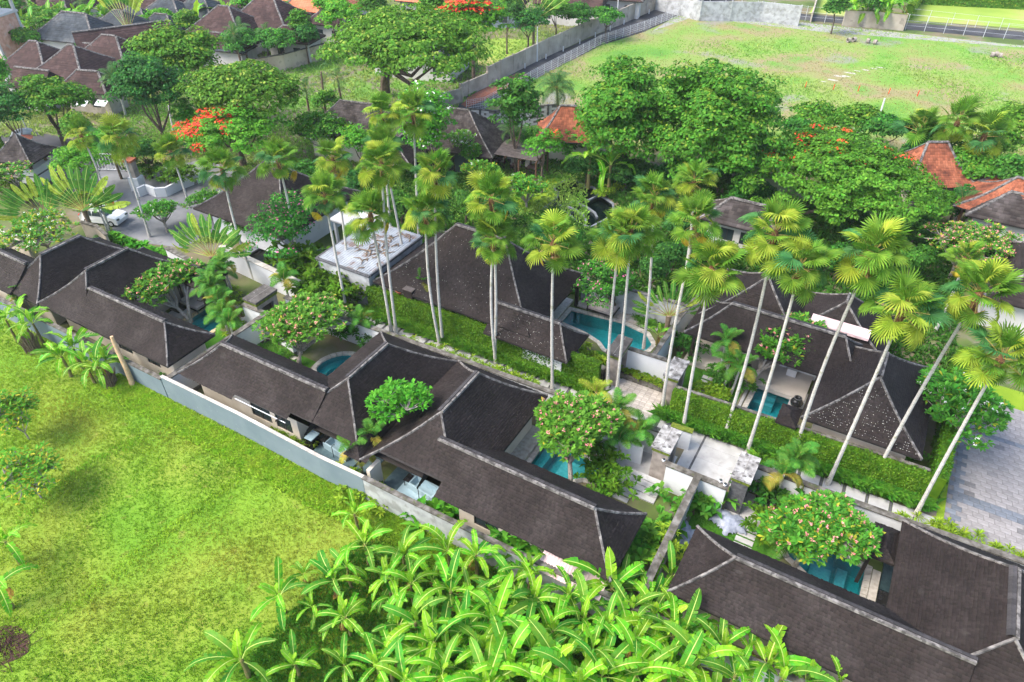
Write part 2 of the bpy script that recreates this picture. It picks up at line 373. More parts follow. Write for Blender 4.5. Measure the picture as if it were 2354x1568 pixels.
# far vacant lot, roads
LOT = P2([(1115, 252), (1235, 180), (1380, 100), (1592, 26), (1800, 48), (2100, 78), (2500, 122), (2700, 150), (2700, 470), (1900, 420), (1400, 360), (1150, 300)])
sheet('vacant_field', LOT, .012, 'farfield')
sheet('gravel_margin', P2([(1545, 42), (1592, 26), (1900, 58), (2500, 122), (2700, 150), (2700, 185), (2353, 110), (1900, 75), (1592, 40), (1500, 72)]), .02, 'ashground')
sheet('access_road', P2([(1050, 246), (1068, 225), (1140, 190), (1240, 138), (1420, 60), (1540, 5), (1620, -30), (1800, -90), (2050, -60), (1650, 8), (1592, 24), (1480, 74), (1380, 106), (1235, 180), (1115, 252), (1070, 256)]), .016, 'asphalt')
sheet('far_road', P2([(1592, 24), (1600, 8), (1700, 14), (1850, 33), (2080, 52), (2353, 74), (2750, 120), (2750, 142), (2353, 93), (2080, 68), (1850, 47), (1700, 32)]), .020, 'asphalt')
sheet('petal_litter', P2([(1060, 242), (1075, 224), (1140, 190), (1190, 168), (1215, 172), (1160, 205), (1110, 232), (1075, 248)]), .024, 'redsoil')
sheet('far_lawn', P2([(2080, 46), (2110, 5), (2400, 15), (2700, 30), (2700, 100), (2353, 66)]), .010, 'farlawn')
sheet('far_grass_strip', P2([(1860, 30), (1880, 0), (1910, -30), (1960, -20), (1950, 38)]), .010, 'farlawn')
sheet('small_lawn', P2([(1100, 150), (1095, 100), (1140, 88), (1230, 92), (1225, 118), (1190, 138), (1125, 155)]), .010, 'farlawn')
sheet('overgrown_plot', P2([(650, 150), (735, 115), (1000, 150), (1050, 200), (1000, 250), (700, 275), (640, 260)]), .010, mat('overgrown_plot_soil', [(.07, .17, .02), (.11, .22, .03), (.15, .12, .09), (.10, .20, .03)], .22, .95, bump=.6))
sheet('driveway', P2([(225, 400), (250, 375), (300, 400), (480, 365), (600, 420), (560, 500), (420, 570), (340, 560), (260, 530), (240, 470)]), .014, 'drive')
sheet('street', P2([(-40, 330), (0, 310), (70, 300), (160, 320), (240, 345), (300, 400), (305, 430), (250, 455), (120, 440), (60, 420), (-40, 390)]), .012, 'asphalt')
sheet('road_line', P2([(15, 368), (17, 367), (72, 400), (70, 402)]), .018, 'whitemetal')
sheet('road_line', P2([(168, 412), (170, 411), (186, 421), (184, 422)]), .018, 'whitemetal')
for y in (0, 5, 10):
    sheet('road_line', P2([(16 + y, 372 + y * .3), (62, 362 + y), (62, 363.5 + y), (16 + y, 373.5 + y * .3)]), .018, 'whitemetal')
# garden lawns and floors inside the compound
def rect(a0, b0, a1, b1): return [(a0, b0), (a1, b0), (a1, b1), (a0, b1)]
sheet('lawn', rect(-37.8, 24.2, -32.75, 27.5), .010, 'lawn')
sheet('lawn', rect(-32.7, 24.2, -31.3, 26.2), .010, 'lawn')
sheet('lawn', rect(-11.2, 24.3, -4.6, 26.6), .010, 'lawn')
sheet('lawn', rect(-4.1, 25.0, 1.1, 28.9), .010, 'lawn')
sheet('lawn', rect(1.2, 25.0, 2.3, 27.2), .010, 'lawn')
sheet('lawn', rect(-42.0, 24.4, -38.4, 26.6), .010, 'lawn')
sheet('lawn', rect(-15.4, 36.4, -12.9, 39.2), .010, 'lawn')
sheet('lawn', rect(-8.8, 36.2, -4.6, 41.0), .010, 'lawn')
sheet('lawn', rect(8.3, 33.2, 18, 50), .006, 'lawn_lime')
sheet('hotel_lawn', P2([(1345, 1420), (1200, 1430), (1160, 1330), (1280, 1250), (1390, 1190), (1420, 1180), (1560, 1215), (1480, 1250), (1450, 1285), (1475, 1310), (1430, 1360), (1385, 1395)], 2), .008, 'lawn_lime')
sheet('hotel_lawn', P2([(770, 1095), (900, 1125), (860, 1165), (740, 1130)], 2), .008, 'lawn_lime')
sheet('patio_floor', rect(-9.9, 28.6, -6.4, 32.0), .012, 'slab')
sheet('dining_deck', P2([(960, 1105), (1050, 1060), (1180, 1020), (1420, 1150), (1400, 1195), (1240, 1170), (1080, 1120)], 2), .014, 'deckwood')
sheet('terrace_floor', P2([(770, 1080), (860, 1055), (985, 1090), (930, 1125)], 2), .012, 'slab')

# ------------------------------------------------------------------ pools
def water_mat(name, tint, rough=.06):
    m = bpy.data.materials.new(name); m.use_nodes = True; nt = m.node_tree; N, L = nt.nodes, nt.links
    N.remove(N['Principled BSDF'])
    tr = N.new('ShaderNodeBsdfTransparent'); tr.inputs[0].default_value = (*tint, 1)
    gl = N.new('ShaderNodeBsdfGlossy'); gl.inputs['Roughness'].default_value = rough
    fr = N.new('ShaderNodeFresnel'); fr.inputs[0].default_value = 1.33
    no = N.new('ShaderNodeTexNoise'); no.inputs['Scale'].default_value = 3; no.inputs['Detail'].default_value = 3
    tc = N.new('ShaderNodeTexCoord'); L.new(tc.outputs['Object'], no.inputs['Vector'])
    b = N.new('ShaderNodeBump'); b.inputs['Strength'].default_value = .25; b.inputs['Distance'].default_value = .04
    L.new(no.outputs['Fac'], b.inputs['Height'])
    for q in (gl, fr): L.new(b.outputs[0], q.inputs['Normal'])
    ms = N.new('ShaderNodeMixShader'); L.new(fr.outputs[0], ms.inputs[0]); L.new(tr.outputs[0], ms.inputs[1]); L.new(gl.outputs[0], ms.inputs[2])
    L.new(ms.outputs[0], N['Material Output'].inputs[0]); return m
M['water'] = water_mat('pool_water', (.55, .95, .96)); M['pondwater'] = water_mat('dark_pond_water', (.35, .42, .42))
def offset_poly(p, d):
    n = len(p); out = []
    for i in range(n):
        a, b, c = Vector(p[i - 1]), Vector(p[i]), Vector(p[(i + 1) % n])
        e1 = (b - a).normalized(); e2 = (c - b).normalized()
        n1 = Vector((e1.y, -e1.x)); n2 = Vector((e2.y, -e2.x)); nn = (n1 + n2)
        nn = nn.normalized() if nn.length > 1e-4 else n1
        k = d / max(nn.dot(n1), .5); out.append((b.x + nn.x * k, b.y + nn.y * k))
    return out
def pool(key, depth, tile, coping, label, wlevel=-.12, cw=.28, steps=(), wm='water', cmin=.45, skip=None, name='swimming_pool', cat='pool'):
    p = POOLS[key]; c = (sum(x for x, _ in p) / len(p), sum(y for _, y in p) / len(p))
    root = empty(name, (c[0], c[1], 0), 0, label, cat); off = (-c[0], -c[1], 0)
    b = MB(); n = len(p)
    b.face([(x, y, -depth) for x, y in p])
    for i in range(n):
        (x0, y0), (x1, y1) = p[i], p[(i + 1) % n]
        b.face([(x0, y0, -depth), (x0, y0, .0), (x1, y1, .0), (x1, y1, -depth)])
    b.build('basin', M[tile], root, loc=off)
    for poly, z0, z1, mm in steps:
        MB().prism(poly, z0, z1).build('underwater_step', M[mm], root, loc=off)
    ws = MB(); ws.face([(x, y, wlevel) for x, y in p]); ws.build('water_surface', M[wm], root, loc=off)
    # coping stones, one by one
    q = offset_poly(p, cw); inn = offset_poly(p, -.05)
    for i in range(n):
        if skip and skip(i, p[i], p[(i + 1) % n]): continue
        i0, i1, o0, o1 = Vector(inn[i]), Vector(inn[(i + 1) % n]), Vector(q[i]), Vector(q[(i + 1) % n])
        k = max(1, round((i1 - i0).length / cmin))
        for j in range(k):
            g = .015 / max((i1 - i0).length, .1)
            t0, t1 = j / k + g, (j + 1) / k - g
            poly = [i0.lerp(i1, t0), o0.lerp(o1, t0), o0.lerp(o1, t1), i0.lerp(i1, t1)]
            MB().prism([tuple(v) for v in ccw([tuple(v) for v in poly])], -.10, .05 + random.uniform(-.006, .006)).build('coping_stone', M[coping], root, loc=off)
    return root
pool('h1', 1.1, 'pooltile', 'yellowstone', 'teal plunge pool beside the thatched daybed, left villa', steps=[(rect(-45.3, 24.5, -44.6, 28.4), -1.1, -.5, 'pooltile')])
pool('h2', 1.2, 'pooltile', 'poolstone', 'round ended teal pool tucked into the corner of a brown roof', steps=[([(-30.3 + 1.75 * math.cos(a), 27.6 + 1.65 * math.sin(a)) for a in np.linspace(0, 2 * math.pi, 20)[:-1]], -1.2, -1.0, 'pooltile'), (ccw([(-28.3, 29.1)] + [(-30.3 + r_ * math.cos(a), 27.6 + r_ * .95 * math.sin(a)) for r_, aa in ((2.12, np.linspace(R(52), R(200), 12)), (1.5, np.linspace(R(200), R(52), 12))) for a in aa]), -1.2, -.55, 'pooltile')])
pool('h3', 1.2, 'pooltile', 'poolstone', 'teal pool beneath the pink frangipani of the third villa', steps=[(rect(-14.25, 24.9, -13.6, 29.0), -1.2, -.45, 'pooltile'), (rect(-12.8, 26.9, -11.0, 28.9), -1.2, -.8, 'palepool')])
pool('h4', 1.2, 'pooltile', 'poolstone', 'key shaped teal pool under the frangipani at lower right', steps=[(rect(2.7, 25.5, 3.8, 28.9), -1.2, -.75, 'palepool'), (rect(4.05, 25.5, 4.6, 29.3), -1.2, -.75, 'palepool'), ([(2.6 + 1.2 * math.cos(a), 29.1 + 1.1 * math.sin(a)) for a in np.linspace(0, 2 * math.pi, 20)[:-1]], -1.2, -.95, 'pooltile')])
pool('m1', 1.25, 'pooltile', 'poolstone', 'long curved teal pool beside the four poster daybed', steps=[([(-15.1, 40.4), (-14.2, 39.7), (-13.4, 39.9), (-14.2, 40.8)], -1.2, -.5, 'palepool')])
pool('m2', 1.2, 'pooltile', 'poolstone', 'square teal pool with wide entry steps and a black jar', steps=[(rect(-3.8, 41.1, -2.4, 41.5), -1.2, -.25, 'palepool'), (rect(-3.8, 40.7, -2.4, 41.09), -1.2, -.45, 'palepool'), (rect(-3.8, 40.3, -2.4, 40.69), -1.2, -.65, 'palepool')])
pool('reflect', .5, 'darktile', 'paver_blue', 'dark reflecting pool beside the lobby roof', wm='pondwater', name='reflecting_pool', cw=.5)
pr = pool('pond', .5, 'darktile', 'paver_blue', 'winding black pond with curved stone weirs in the hotel garden', wm='pondwater', name='garden_pond', cat='pond', cw=.14, cmin=.8)
def curb(pts, z0, z1, w, m, name, parent=None, **k):
    b = MB()
    for (x0, y0), (x1, y1) in zip(pts[:-1], pts[1:]):
        d = Vector((x1 - x0, y1 - y0)); L_ = d.length; n_ = Vector((-d.y, d.x)) / L_ * w / 2; e = d / L_ * w * .35
        b.prism([(x0 - n_.x - e.x, y0 - n_.y - e.y), (x1 - n_.x + e.x, y1 - n_.y + e.y), (x1 + n_.x + e.x, y1 + n_.y + e.y), (x0 + n_.x - e.x, y0 + n_.y - e.y)], z0, z1 + random.uniform(0, .004))
    loc = (0, 0, 0) if parent is None else -parent.location
    return b.build(name, M[m], parent, loc=loc, **k)
for pts in ([(1550, 1390), (1600, 1410), (1650, 1440), (1670, 1480), (1660, 1520)], [(1620, 1370), (1680, 1395), (1730, 1430), (1745, 1460)], [(1480, 1385), (1540, 1375), (1600, 1350), (1690, 1345), (1740, 1320)]):
    curb(P2(pts, 2), -.5, .06, .18, 'paver_blue', 'weir', pr)

# ------------------------------------------------------------------ roofs
def flare(t): return t - .085 * math.sin(math.pi * t)
def hip(root, x0, x1, y0, y1, ze, zr, r0, r1, axis='x', sw=.125, sh=.155, mt='shingle', dk='deck', notch=(), cap='mortar', capw=.14, tiles=False, kind_name='shingles', ridge_name='ridge_tile', curve=1.0, roofname='roof', lift=.03, sides=(0, 1, 2, 3), hipcap=True, hipskip=(), hipstart=None):
    """hip roof over x0..x1, y0..y1 in the root's own coordinates; the ridge runs r0..r1 along axis"""
    if axis == 'x':
        ym = (y0 + y1) / 2; A, B = Vector((r0, ym, zr)), Vector((r1, ym, zr))
        C = [Vector((x0, y0, ze)), Vector((x1, y0, ze)), Vector((x1, y1, ze)), Vector((x0, y1, ze))]
        SD = [(C[0], C[1], A, B), (C[1], C[2], B, B), (C[2], C[3], B, A), (C[3], C[0], A, A)]
    else:
        xm = (x0 + x1) / 2; A, B = Vector((xm, r0, zr)), Vector((xm, r1, zr))
        C = [Vector((x0, y0, ze)), Vector((x1, y0, ze)), Vector((x1, y1, ze)), Vector((x0, y1, ze))]
        SD = [(C[0], C[1], A, A), (C[1], C[2], A, B), (C[2], C[3], B, B), (C[3], C[0], B, A)]
    fl = lambda t: t - .085 * curve * np.sin(np.pi * t)
    def pt(E, Rr, t): return np.array([E.x + (Rr.x - E.x) * t, E.y + (Rr.y - E.y) * t, ze + (zr - ze) * fl(t)])
    dv, df = [], []
    SV, SF = [], []
    rows = 8
    for si, (E0, E1, R0, R1) in enumerate(SD):
        u = (E1 - E0).normalized(); un = np.array([u.x, u.y, 0])
        cols = [0.0, 1.0]
        nt_ = notch if si == 0 else ()
        Ltot = (E1 - E0).length
        for a, b_, t_ in nt_: cols += [(a - E0.x) / Ltot, (b_ - E0.x) / Ltot]
        cols = sorted(set(cols)); tr = [i / rows for i in range(rows + 1)] + [t_ for _, _, t_ in nt_]; tr = sorted(set(tr))
        for i in range(len(tr) - 1):
            for j in range(len(cols) - 1):
                tm = (tr[i] + tr[i + 1]) / 2; xm_ = E0.x + Ltot * (cols[j] + cols[j + 1]) / 2
                if any(a < xm_ < b_ and tm < t_ for a, b_, t_ in nt_): continue
                n = len(dv)
                for t, c in ((tr[i], cols[j]), (tr[i], cols[j + 1]), (tr[i + 1], cols[j + 1]), (tr[i + 1], cols[j])):
                    a_, b2 = pt(E0, R0, t), pt(E1, R1, t)
                    # columns follow the eave so that a notch keeps straight sides
                    lo = E0.dot(u) * 0 + float(np.dot(a_[:2], un[:2])); hi = float(np.dot(b2[:2], un[:2]))
                    e0 = float(np.dot((E0.x, E0.y), un[:2])); want = min(max(e0 + Ltot * c, lo), hi)
                    f = (want - lo) / (hi - lo) if hi - lo > 1e-6 else 0
                    q = a_ + (b2 - a_) * f; dv.append(tuple(q))
                df.append((n, n + 1, n + 2, n + 3))
        n = len(dv)
        dv += [tuple(E0), tuple(E1), (E1.x, E1.y, ze - .13), (E0.x, E0.y, ze - .13)]
        if not nt_: df.append((n, n + 3, n + 2, n + 1))
        if si not in sides: continue
        # shingles
        sl = math.hypot((Vector((R0.x, R0.y, 0)) - Vector((E0.x, E0.y, 0))).dot(Vector((-u.y, u.x, 0))), zr - ze)
        nc = max(3, int(sl / sh)); nrm = Vector((-u.y, u.x, 0)); up = Vector((0, 0, 1))
        for i in range(nc):
            t0, t1 = i / nc, min(1, (i + 1.12) / nc)
            a0, b0 = pt(E0, R0, t0), pt(E1, R1, t0); a1, b1 = pt(E0, R0, t1), pt(E1, R1, t1)
            la0, lb0 = a0 @ un, b0 @ un; la1, lb1 = a1 @ un, b1 @ un
            k = max(1, int(round((lb0 - la0) / sw)))
            ed = la0 + (lb0 - la0) * (np.arange(k + 1) + (.5 if i % 2 else 0) + rng.uniform(-.12, .12, k + 1)) / k
            ed[0] = la0; ed = np.clip(ed, la0, lb0)
            if i % 2: ed = np.append(ed, lb0)
            g = .006
            l0, h0 = ed[:-1] + g, ed[1:] - g
            ok = h0 - l0 > .03
            if nt_:
                mid = (l0 + h0) / 2
                for a, b_, t_ in nt_:
                    if t0 < t_: ok &= ~((mid > a) & (mid < b_))
            l0, h0 = l0[ok], h0[ok]
            if len(l0) == 0: continue
            l1, h1 = np.clip(l0, la1, lb1), np.clip(h0, la1, lb1)
            m_ = len(l0); lf = lift + rng.uniform(0, .022, m_); lf2 = .004 + rng.uniform(0, .004, m_)
            jit = rng.uniform(-.02, .02, m_)
            def P_(base, lo_, val, dz, sh_=0):
                q = np.empty((m_, 3)); d_ = (val - lo_)
                q[:, 0] = base[0] + un[0] * d_ - nrm.x * sh_; q[:, 1] = base[1] + un[1] * d_ - nrm.y * sh_; q[:, 2] = base[2] + dz; return q
            V = np.stack([P_(a0, la0, l0, lf, jit), P_(a0, la0, h0, lf, jit), P_(a1, la1, h1, lf2), P_(a1, la1, l1, lf2), P_(a0, la0, l0, -.005, jit), P_(a0, la0, h0, -.005, jit)], 1).reshape(-1, 3)
            base = sum(len(v) for v in SV); idx = base + np.arange(m_)[:, None] * 6
            SV.append(V); SF.append(np.concatenate([idx + np.array([[0, 1, 2, 3]]), idx + np.array([[4, 5, 1, 0]])], 0))
    yb = 0.0
    if notch: yb = max(t_ for _, _, t_ in notch) * ((y1 - y0) / 2 if axis == 'x' else (r0 - y0)) + .02
    n = len(dv); dv += [(C[0].x, C[0].y + yb, ze - .13), (C[1].x, C[1].y + yb, ze - .13), (C[2].x, C[2].y, ze - .13), (C[3].x, C[3].y, ze - .13)]; df.append((n + 3, n + 2, n + 1, n))
    me = bpy.data.meshes.new('roof'); me.from_pydata(dv, [], df); me.materials.append(M[dk]); me.update()
    roof = link(roofname, me, root)
    if SV:
        tag(link(kind_name, np_mesh(kind_name, np.concatenate(SV), np.concatenate(SF), M[mt]), roof), kind='stuff')
    def sweep(Pa, Pb, w, h, m_, name, curved, offs=(0, 0), n_=9, t_from=0.0):
        b = MB(); pts = []
        for i in range(n_):
            t = t_from + (1 - t_from) * i / (n_ - 1)
            q = Pa.lerp(Pb, t)
            if curved: q.z = ze + (zr - ze) * (t - .085 * curve * math.sin(math.pi * t))
            pts.append(q + Vector((offs[0], offs[1], 0)))
        d = (Pb - Pa); d.z = 0; d.normalize(); nn = Vector((-d.y, d.x, 0))
        rows_ = [[p - nn * w / 2 - Vector((0, 0, .03)), p - nn * w * .36 + Vector((0, 0, h)), p + nn * w * .36 + Vector((0, 0, h)), p + nn * w / 2 - Vector((0, 0, .03))] for p in pts]
        for r_ in rows_:
            for v in r_: b.v.append((v.x, v.y, v.z + random.uniform(-.008, .008)))
        for i in range(n_ - 1):
            for k in range(3): b.f.append((i * 4 + k, (i + 1) * 4 + k, (i + 1) * 4 + k + 1, i * 4 + k + 1)); b.m.append(0)
        b.f.append((0, 1, 2, 3)); b.m.append(0); e = (n_ - 1) * 4; b.f.append((e + 3, e + 2, e + 1, e)); b.m.append(0)
        return b.build(name, M[m_], roof)
    if cap:
        if hipcap:
            for hi_, (E, Q) in enumerate(((C[0], A), (C[1], A if axis == 'y' else B), (C[2], B), (C[3], B if axis == 'y' else A))):
                if hi_ in hipskip: continue
                sweep(E + Vector((0, 0, .04)), Q + Vector((0, 0, .02)), capw, .09, cap, 'hip_band', True, t_from=(hipstart or {}).get(hi_, 0.0))
        if (B - A).length > .3:
            o_ = (0, -.07) if axis == 'x' else (.07, 0)
            sweep(A + Vector((0, 0, .05)), B + Vector((0, 0, .05)), capw + .04, .10, cap, 'ridge_band', False, o_ if tiles else (0, 0))
            if tiles:
                L_ = (B - A).length; k = int(L_ / .30); d = (B - A) / L_; rz = math.atan2(d.y, d.x)
                tm = ridge_mesh
                for i in range(k):
                    p = A + d * (i + .5) * L_ / k; s_ = (0, .13) if axis == 'x' else (-.13, 0)
                    link(ridge_name, tm, roof, (p.x + s_[0], p.y + s_[1], p.z + .07), (0, 0, rz + (0 if axis == 'x' else 0)), (1, 1 if axis == 'x' else 1, 1))
    return roof
_b = MB(); _b.face([(-.15, -.10, .09), (.17, -.10, .11), (.17, .08, .08), (-.15, .08, .06)]); _b.face([(-.15, .08, .06), (.17, .08, .08), (.17, .19, -.06), (-.15, .19, -.08)]); _b.face([(-.15, -.10, -.05), (.17, -.10, -.05), (.17, -.10, .11), (-.15, -.10, .09)]); _b.face([(.17, -.10, -.05), (.17, .19, -.1), (.17, .08, .08), (.17, -.10, .11)])
ridge_mesh = _b.mesh('ridge_tile', M['ridge'])
def walls(root, x0, x1, y0, y1, z1, m='cream', name='wall', z0=0, openings=()):
    """four walls, with window openings (side, from, to, sill, head) filled by a framed pane"""
    T = .18
    b = MB()
    sides = {0: ((x0, y0), (x1, y0)), 1: ((x1, y0), (x1, y1)), 2: ((x1, y1), (x0, y1)), 3: ((x0, y1), (x0, y0))}
    for s_, (p, q) in sides.items():
        L_ = math.hypot(q[0] - p[0], q[1] - p[1]); rz = math.atan2(q[1] - p[1], q[0] - p[0])
        ops = sorted([o for o in openings if o[0] == s_], key=lambda o: o[1]); cur = 0.0 if s_ % 2 == 0 else T
        end = L_ if s_ % 2 == 0 else L_ - T
        for _, a, c, lo, hi in ops:
            if a - cur > .01: b.box(cur, 0, z0, a, T, z1, rz, p)
            if lo > z0 + .01: b.box(a, 0, z0, c, T, lo, rz, p)
            if hi < z1 - .01: b.box(a, 0, hi, c, T, z1, rz, p)
            cur = c
        if end - cur > .01: b.box(cur, 0, z0, end, T, z1, rz, p)
    w = b.build(name, M[m], root)
    for s_, a, c, lo, hi in openings:
        p, q = sides[s_]; rz = math.atan2(q[1] - p[1], q[0] - p[0])
        f = MB()
        for bb in ((a, .04, lo, a + .06, .12, hi), (c - .06, .04, lo, c, .12, hi), (a + .06, .04, lo, c - .06, .12, lo + .06), (a + .06, .04, hi - .06, c - .06, .12, hi), ((a + c) / 2 - .03, .05, lo + .06, (a + c) / 2 + .03, .11, hi - .06)):
            f.box(*bb, rz, p)
        fr = f.build('window', M['darkwood'], root)
        MB().box(a + .06, .075, lo + .06, c - .06, .09, hi - .06, rz, p).build('pane', M['glass'], fr)
    return w
def posts(root, pts, z1, r=.09, m='darkwood', z0=0):
    for x, y in pts: MB().box(x - r, y - r, z0, x + r, y + r, z1).build('post', M[m], root)

def villa(a, b, label):
    return empty('villa', (a, b, 0), 0, label, 'villa')
def wing(v, a0, a1, b0, b1, ze, zr, r0, r1, axis='x', **k):
    x, y = v.location.x, v.location.y
    if axis == 'x': r0, r1 = r0 - x, r1 - x
    else: r0, r1 = r0 - y, r1 - y
    nt_ = [(p - x, q - x, t) for p, q, t in k.pop('notch', ())]
    return hip(v, a0 - x, a1 - x, b0 - y, b1 - y, ze, zr, r0, r1, axis, notch=nt_, **k)
def vwalls(v, a0, a1, b0, b1, z1=2.6, **k):
    x, y = v.location.x, v.location.y
    return walls(v, a0 - x, a1 - x, b0 - y, b1 - y, z1, **k)

v0 = villa(-56, 24, 'brown shingled villa at the left edge with two stepped ridges')
wing(v0, -57.6, -52.85, 19.7, 28.4, 2.8, 4.95, 22.4, 25.8, 'y', tiles=True, hipstart={0: .62})
wing(v0, -74, -56.0, 19.5, 23.5, 2.8, 4.4, -72, -56.0, tiles=True, hipskip=(1, 2))
vwalls(v0, -57.0, -53.5, 20.6, 27.8); vwalls(v0, -73.4, -57.2, 20, 23.2)
v1 = villa(-46, 24, 'dark roofed villa with a daybed pavilion beside its pool, second from the left')
wing(v1, -53.0, -47.2, 19.8, 29.2, 2.8, 5.03, 22.75, 26.4, 'y', tiles=True, hipstart={1: .69})
wing(v1, -48.7, -38.4, 19.8, 23.9, 2.8, 4.45, -48.7, -40.5, tiles=True, hipskip=(0, 3))
vwalls(v1, -52.3, -47.8, 20.9, 28.6, openings=((0, .8, 2.2, .9, 2.1),)); vwalls(v1, -47.4, -39.2, 20.6, 23.4, openings=((0, 2, 3.6, 1.0, 2.1), (0, 5.2, 6.6, 1.0, 2.1)))
v2 = villa(-30, 24, 'dark roofed villa wrapped around a round ended pool')
wing(v2, -37.3, -26.0, 19.7, 24.5, 2.8, 4.5, -35.1, -26.0, notch=[(-32.2, -27.7, .13), (-27.7, -25.9, .30)], tiles=True, hipskip=(1, 2))
wing(v2, -28.4, -21.7, 19.7, 30.1, 2.8, 5.15, 23.1, 27.0, 'y', tiles=True, mt='shingle', notch=[(-28.3, -22.9, .22)], hipstart={0: .70, 1: .22})
vwalls(v2, -36.6, -27.6, 20.6, 23.8, openings=((0, 4.8, 6.6, .9, 2.1), (0, 7.0, 8.4, .9, 2.1)), m='cream'); vwalls(v2, -27.2, -22.4, 23.2, 29.4)
v3 = villa(-14, 24, 'dark roofed villa with open bathroom and banana thicket below it')
wing(v3, -21.8, -14.9, 19.8, 30.2, 2.8, 5.3, 23.4, 27.4, 'y', tiles=True, notch=[(-21.3, -16.5, .22)], hipstart={1: .67})
wing(v3, -17.7, -5.9, 19.8, 24.6, 2.8, 4.55, -17.7, -8.0, tiles=True, notch=[(-17.8, -16.5, .33)], hipskip=(0, 3))
vwalls(v3, -21.2, -15.6, 23.0, 29.4); vwalls(v3, -15.4, -6.8, 20.5, 23.8, openings=((0, 1, 2.6, 1, 2.1),))
v4 = villa(4, 25, 'large dark shingled villa at the lower right corner with a key shaped pool')
wing(v4, -3.3, 9.4, 20.7, 25.2, 2.8, 4.55, -0.9, 9.4, tiles=True, hipskip=(1, 2))
wing(v4, 6.1, 14.8, 20.7, 31.1, 2.8, 5.5, 24.2, 28.1, 'y', tiles=True, hipstart={0: .645})
vwalls(v4, -2.6, 11.8, 21.5, 24.5); vwalls(v4, 6.9, 14.0, 24.7, 30.3)
hip(v4, .9, 2.2, 3.2, 5.6, 2.45, 2.75, 4.0, 4.8, 'y', cap=None)
posts(v4, [(1.0, 3.3), (1.0, 5.4)], 2.4)
w1 = villa(-25, 39, 'big steep brown roofed villa behind the clipped ivy wall')
wing(w1, -33.0, -18.9, 34.9, 44.2, 2.8, 7.0, -28.0, -23.6, tiles=True, hipstart={1: .26})
wing(w1, -22.4, -15.6, 34.3, 37.9, 2.25, 3.87, -22.4, -17.1, tiles=True, hipskip=(0, 3))
vwalls(w1, -32.2, -23.4, 36.6, 43.4, openings=((0, 5.4, 7.2, .8, 2.2),)); vwalls(w1, -23.2, -16.3, 34.95, 37.3, 2.1, m='white')
posts(w1, [(5.7, 4.6), (5.7, -.4)], 2.8, .12)
w2 = villa(-1, 42, 'sprawling dark roofed villa with a cream terrace and a square pool')
wing(w2, -9.6, 2.2, 41.0, 46.0, 2.8, 4.6, -7.2, .5, tiles=True)
wing(w2, -9.4, -2.0, 43.4, 50.6, 2.9, 5.6, 46.7, 47.3, 'y')
wing(w2, -3.6, 3.2, 44.6, 50.5, 2.9, 5.1, 47.0, 48.1, 'y')
wing(w2, -0.4, 6.5, 36.3, 45.6, 2.8, 5.0, 39.8, 42.5, 'y', tiles=True)
vwalls(w2, -9.0, -3.2, 43.8, 49.8); vwalls(w2, 0.4, 5.8, 37.0, 44.8); vwalls(w2, -3.0, .3, 43.9, 45.6, m='white')
hip(w2, -.7, .55, -6.4, -4.5, 2.45, 2.7, -5.6, -5.2, 'y', cap=None)
posts(w2, [(-7.9, -.6), (-4.9, -.6), (-2.2, -.5)], 2.8, .10)
sh_ = MB(); sh_.prism([(-8.3, -.9), (.4, -1.0), (.4, 2.0), (-8.3, 2.0)], .0, .32); sh_.build('terrace', M['marble'], w2)
MB().box(-1.35, 1.1, .32, -.7, 1.7, .9).build('stone_block', M['white'], w2)
tp = empty('tarpaulin', (-.1, 45.8, 3.9), 0, 'dusty pink tarpaulin strip laid across the dark roofs of the terrace villa', 'tarpaulin')
def specks(v, x0, x1, y0, y1, ze, zr, n, lab):
    # fallen petals lying on the near roof plane (eave at y0, ridge at the middle)
    b = MB(); ym = (y0 + y1) / 2; rr = random.Random(n)
    for i in range(n):
        x, y = rr.uniform(x0, x1), rr.uniform(y0, ym); t = (y - y0) / (ym - y0)
        if min(x - x0, x1 - x) < (y - y0): continue
        z = ze + (zr - ze) * (t - .085 * math.sin(math.pi * t)) + .075; s_ = rr.uniform(.010, .022)
        X, Y = x - v.location.x, y - v.location.y
        b.face([(X - s_, Y, z), (X, Y - s_, z), (X + s_, Y, z + .004), (X, Y + s_, z + .02)])
    tag(b.build('fallen_petals', M['petal'], v), kind='stuff')
M['petal'] = mat('fallen_petal', [(.55, .55, .5)], 1)
specks(w1, -33.0, -18.9, 34.9, 44.2, 2.8, 7.0, 260, ''); specks(w1, -22.4, -15.6, 34.3, 37.9, 2.25, 3.87, 150, '')
b = MB()
for j in range(24):
    for i in range(60):
        if random.random() < .62: continue
        X, Y = -.3 + i * .112 + random.uniform(-.03, .03), 36.45 + j * .15
        if min(X + .4, 6.5 - X) < (Y - 36.3): continue
        t = (Y - 36.3) / 3.5; z = 2.8 + 2.2 * (t - .085 * math.sin(math.pi * min(t, 1))) + .075; s_ = random.uniform(.010, .024)
        if random.random() < j / 40: continue
        x_, y_ = X + 1, Y - 42; b.face([(x_ - s_, y_, z), (x_, y_ - s_, z), (x_ + s_, y_, z + .004), (x_, y_ + s_, z + .02)])
tag(b.build('white_specks', M['petal'], w2), kind='stuff')
b = MB(); n = 14
for i in range(n):
    x0, x1 = -1.9 + 3.9 * i / n, -1.9 + 3.9 * (i + 1) / n; q0, q1 = .04 * math.sin(i * 2.1), .04 * math.sin(i * 2.1 + 2.1)
    b.face([(x0, -.62 + q0, -.05), (x1, -.62 + q1, -.05), (x1, .05, .28), (x0, .05, .28)]); b.face([(x0, -.62 + q0, -.05), (x0, -.66, -.22), (x1, -.66, -.22), (x1, -.62 + q1, -.05)])
b.build('sheet', M['pink'], tp)
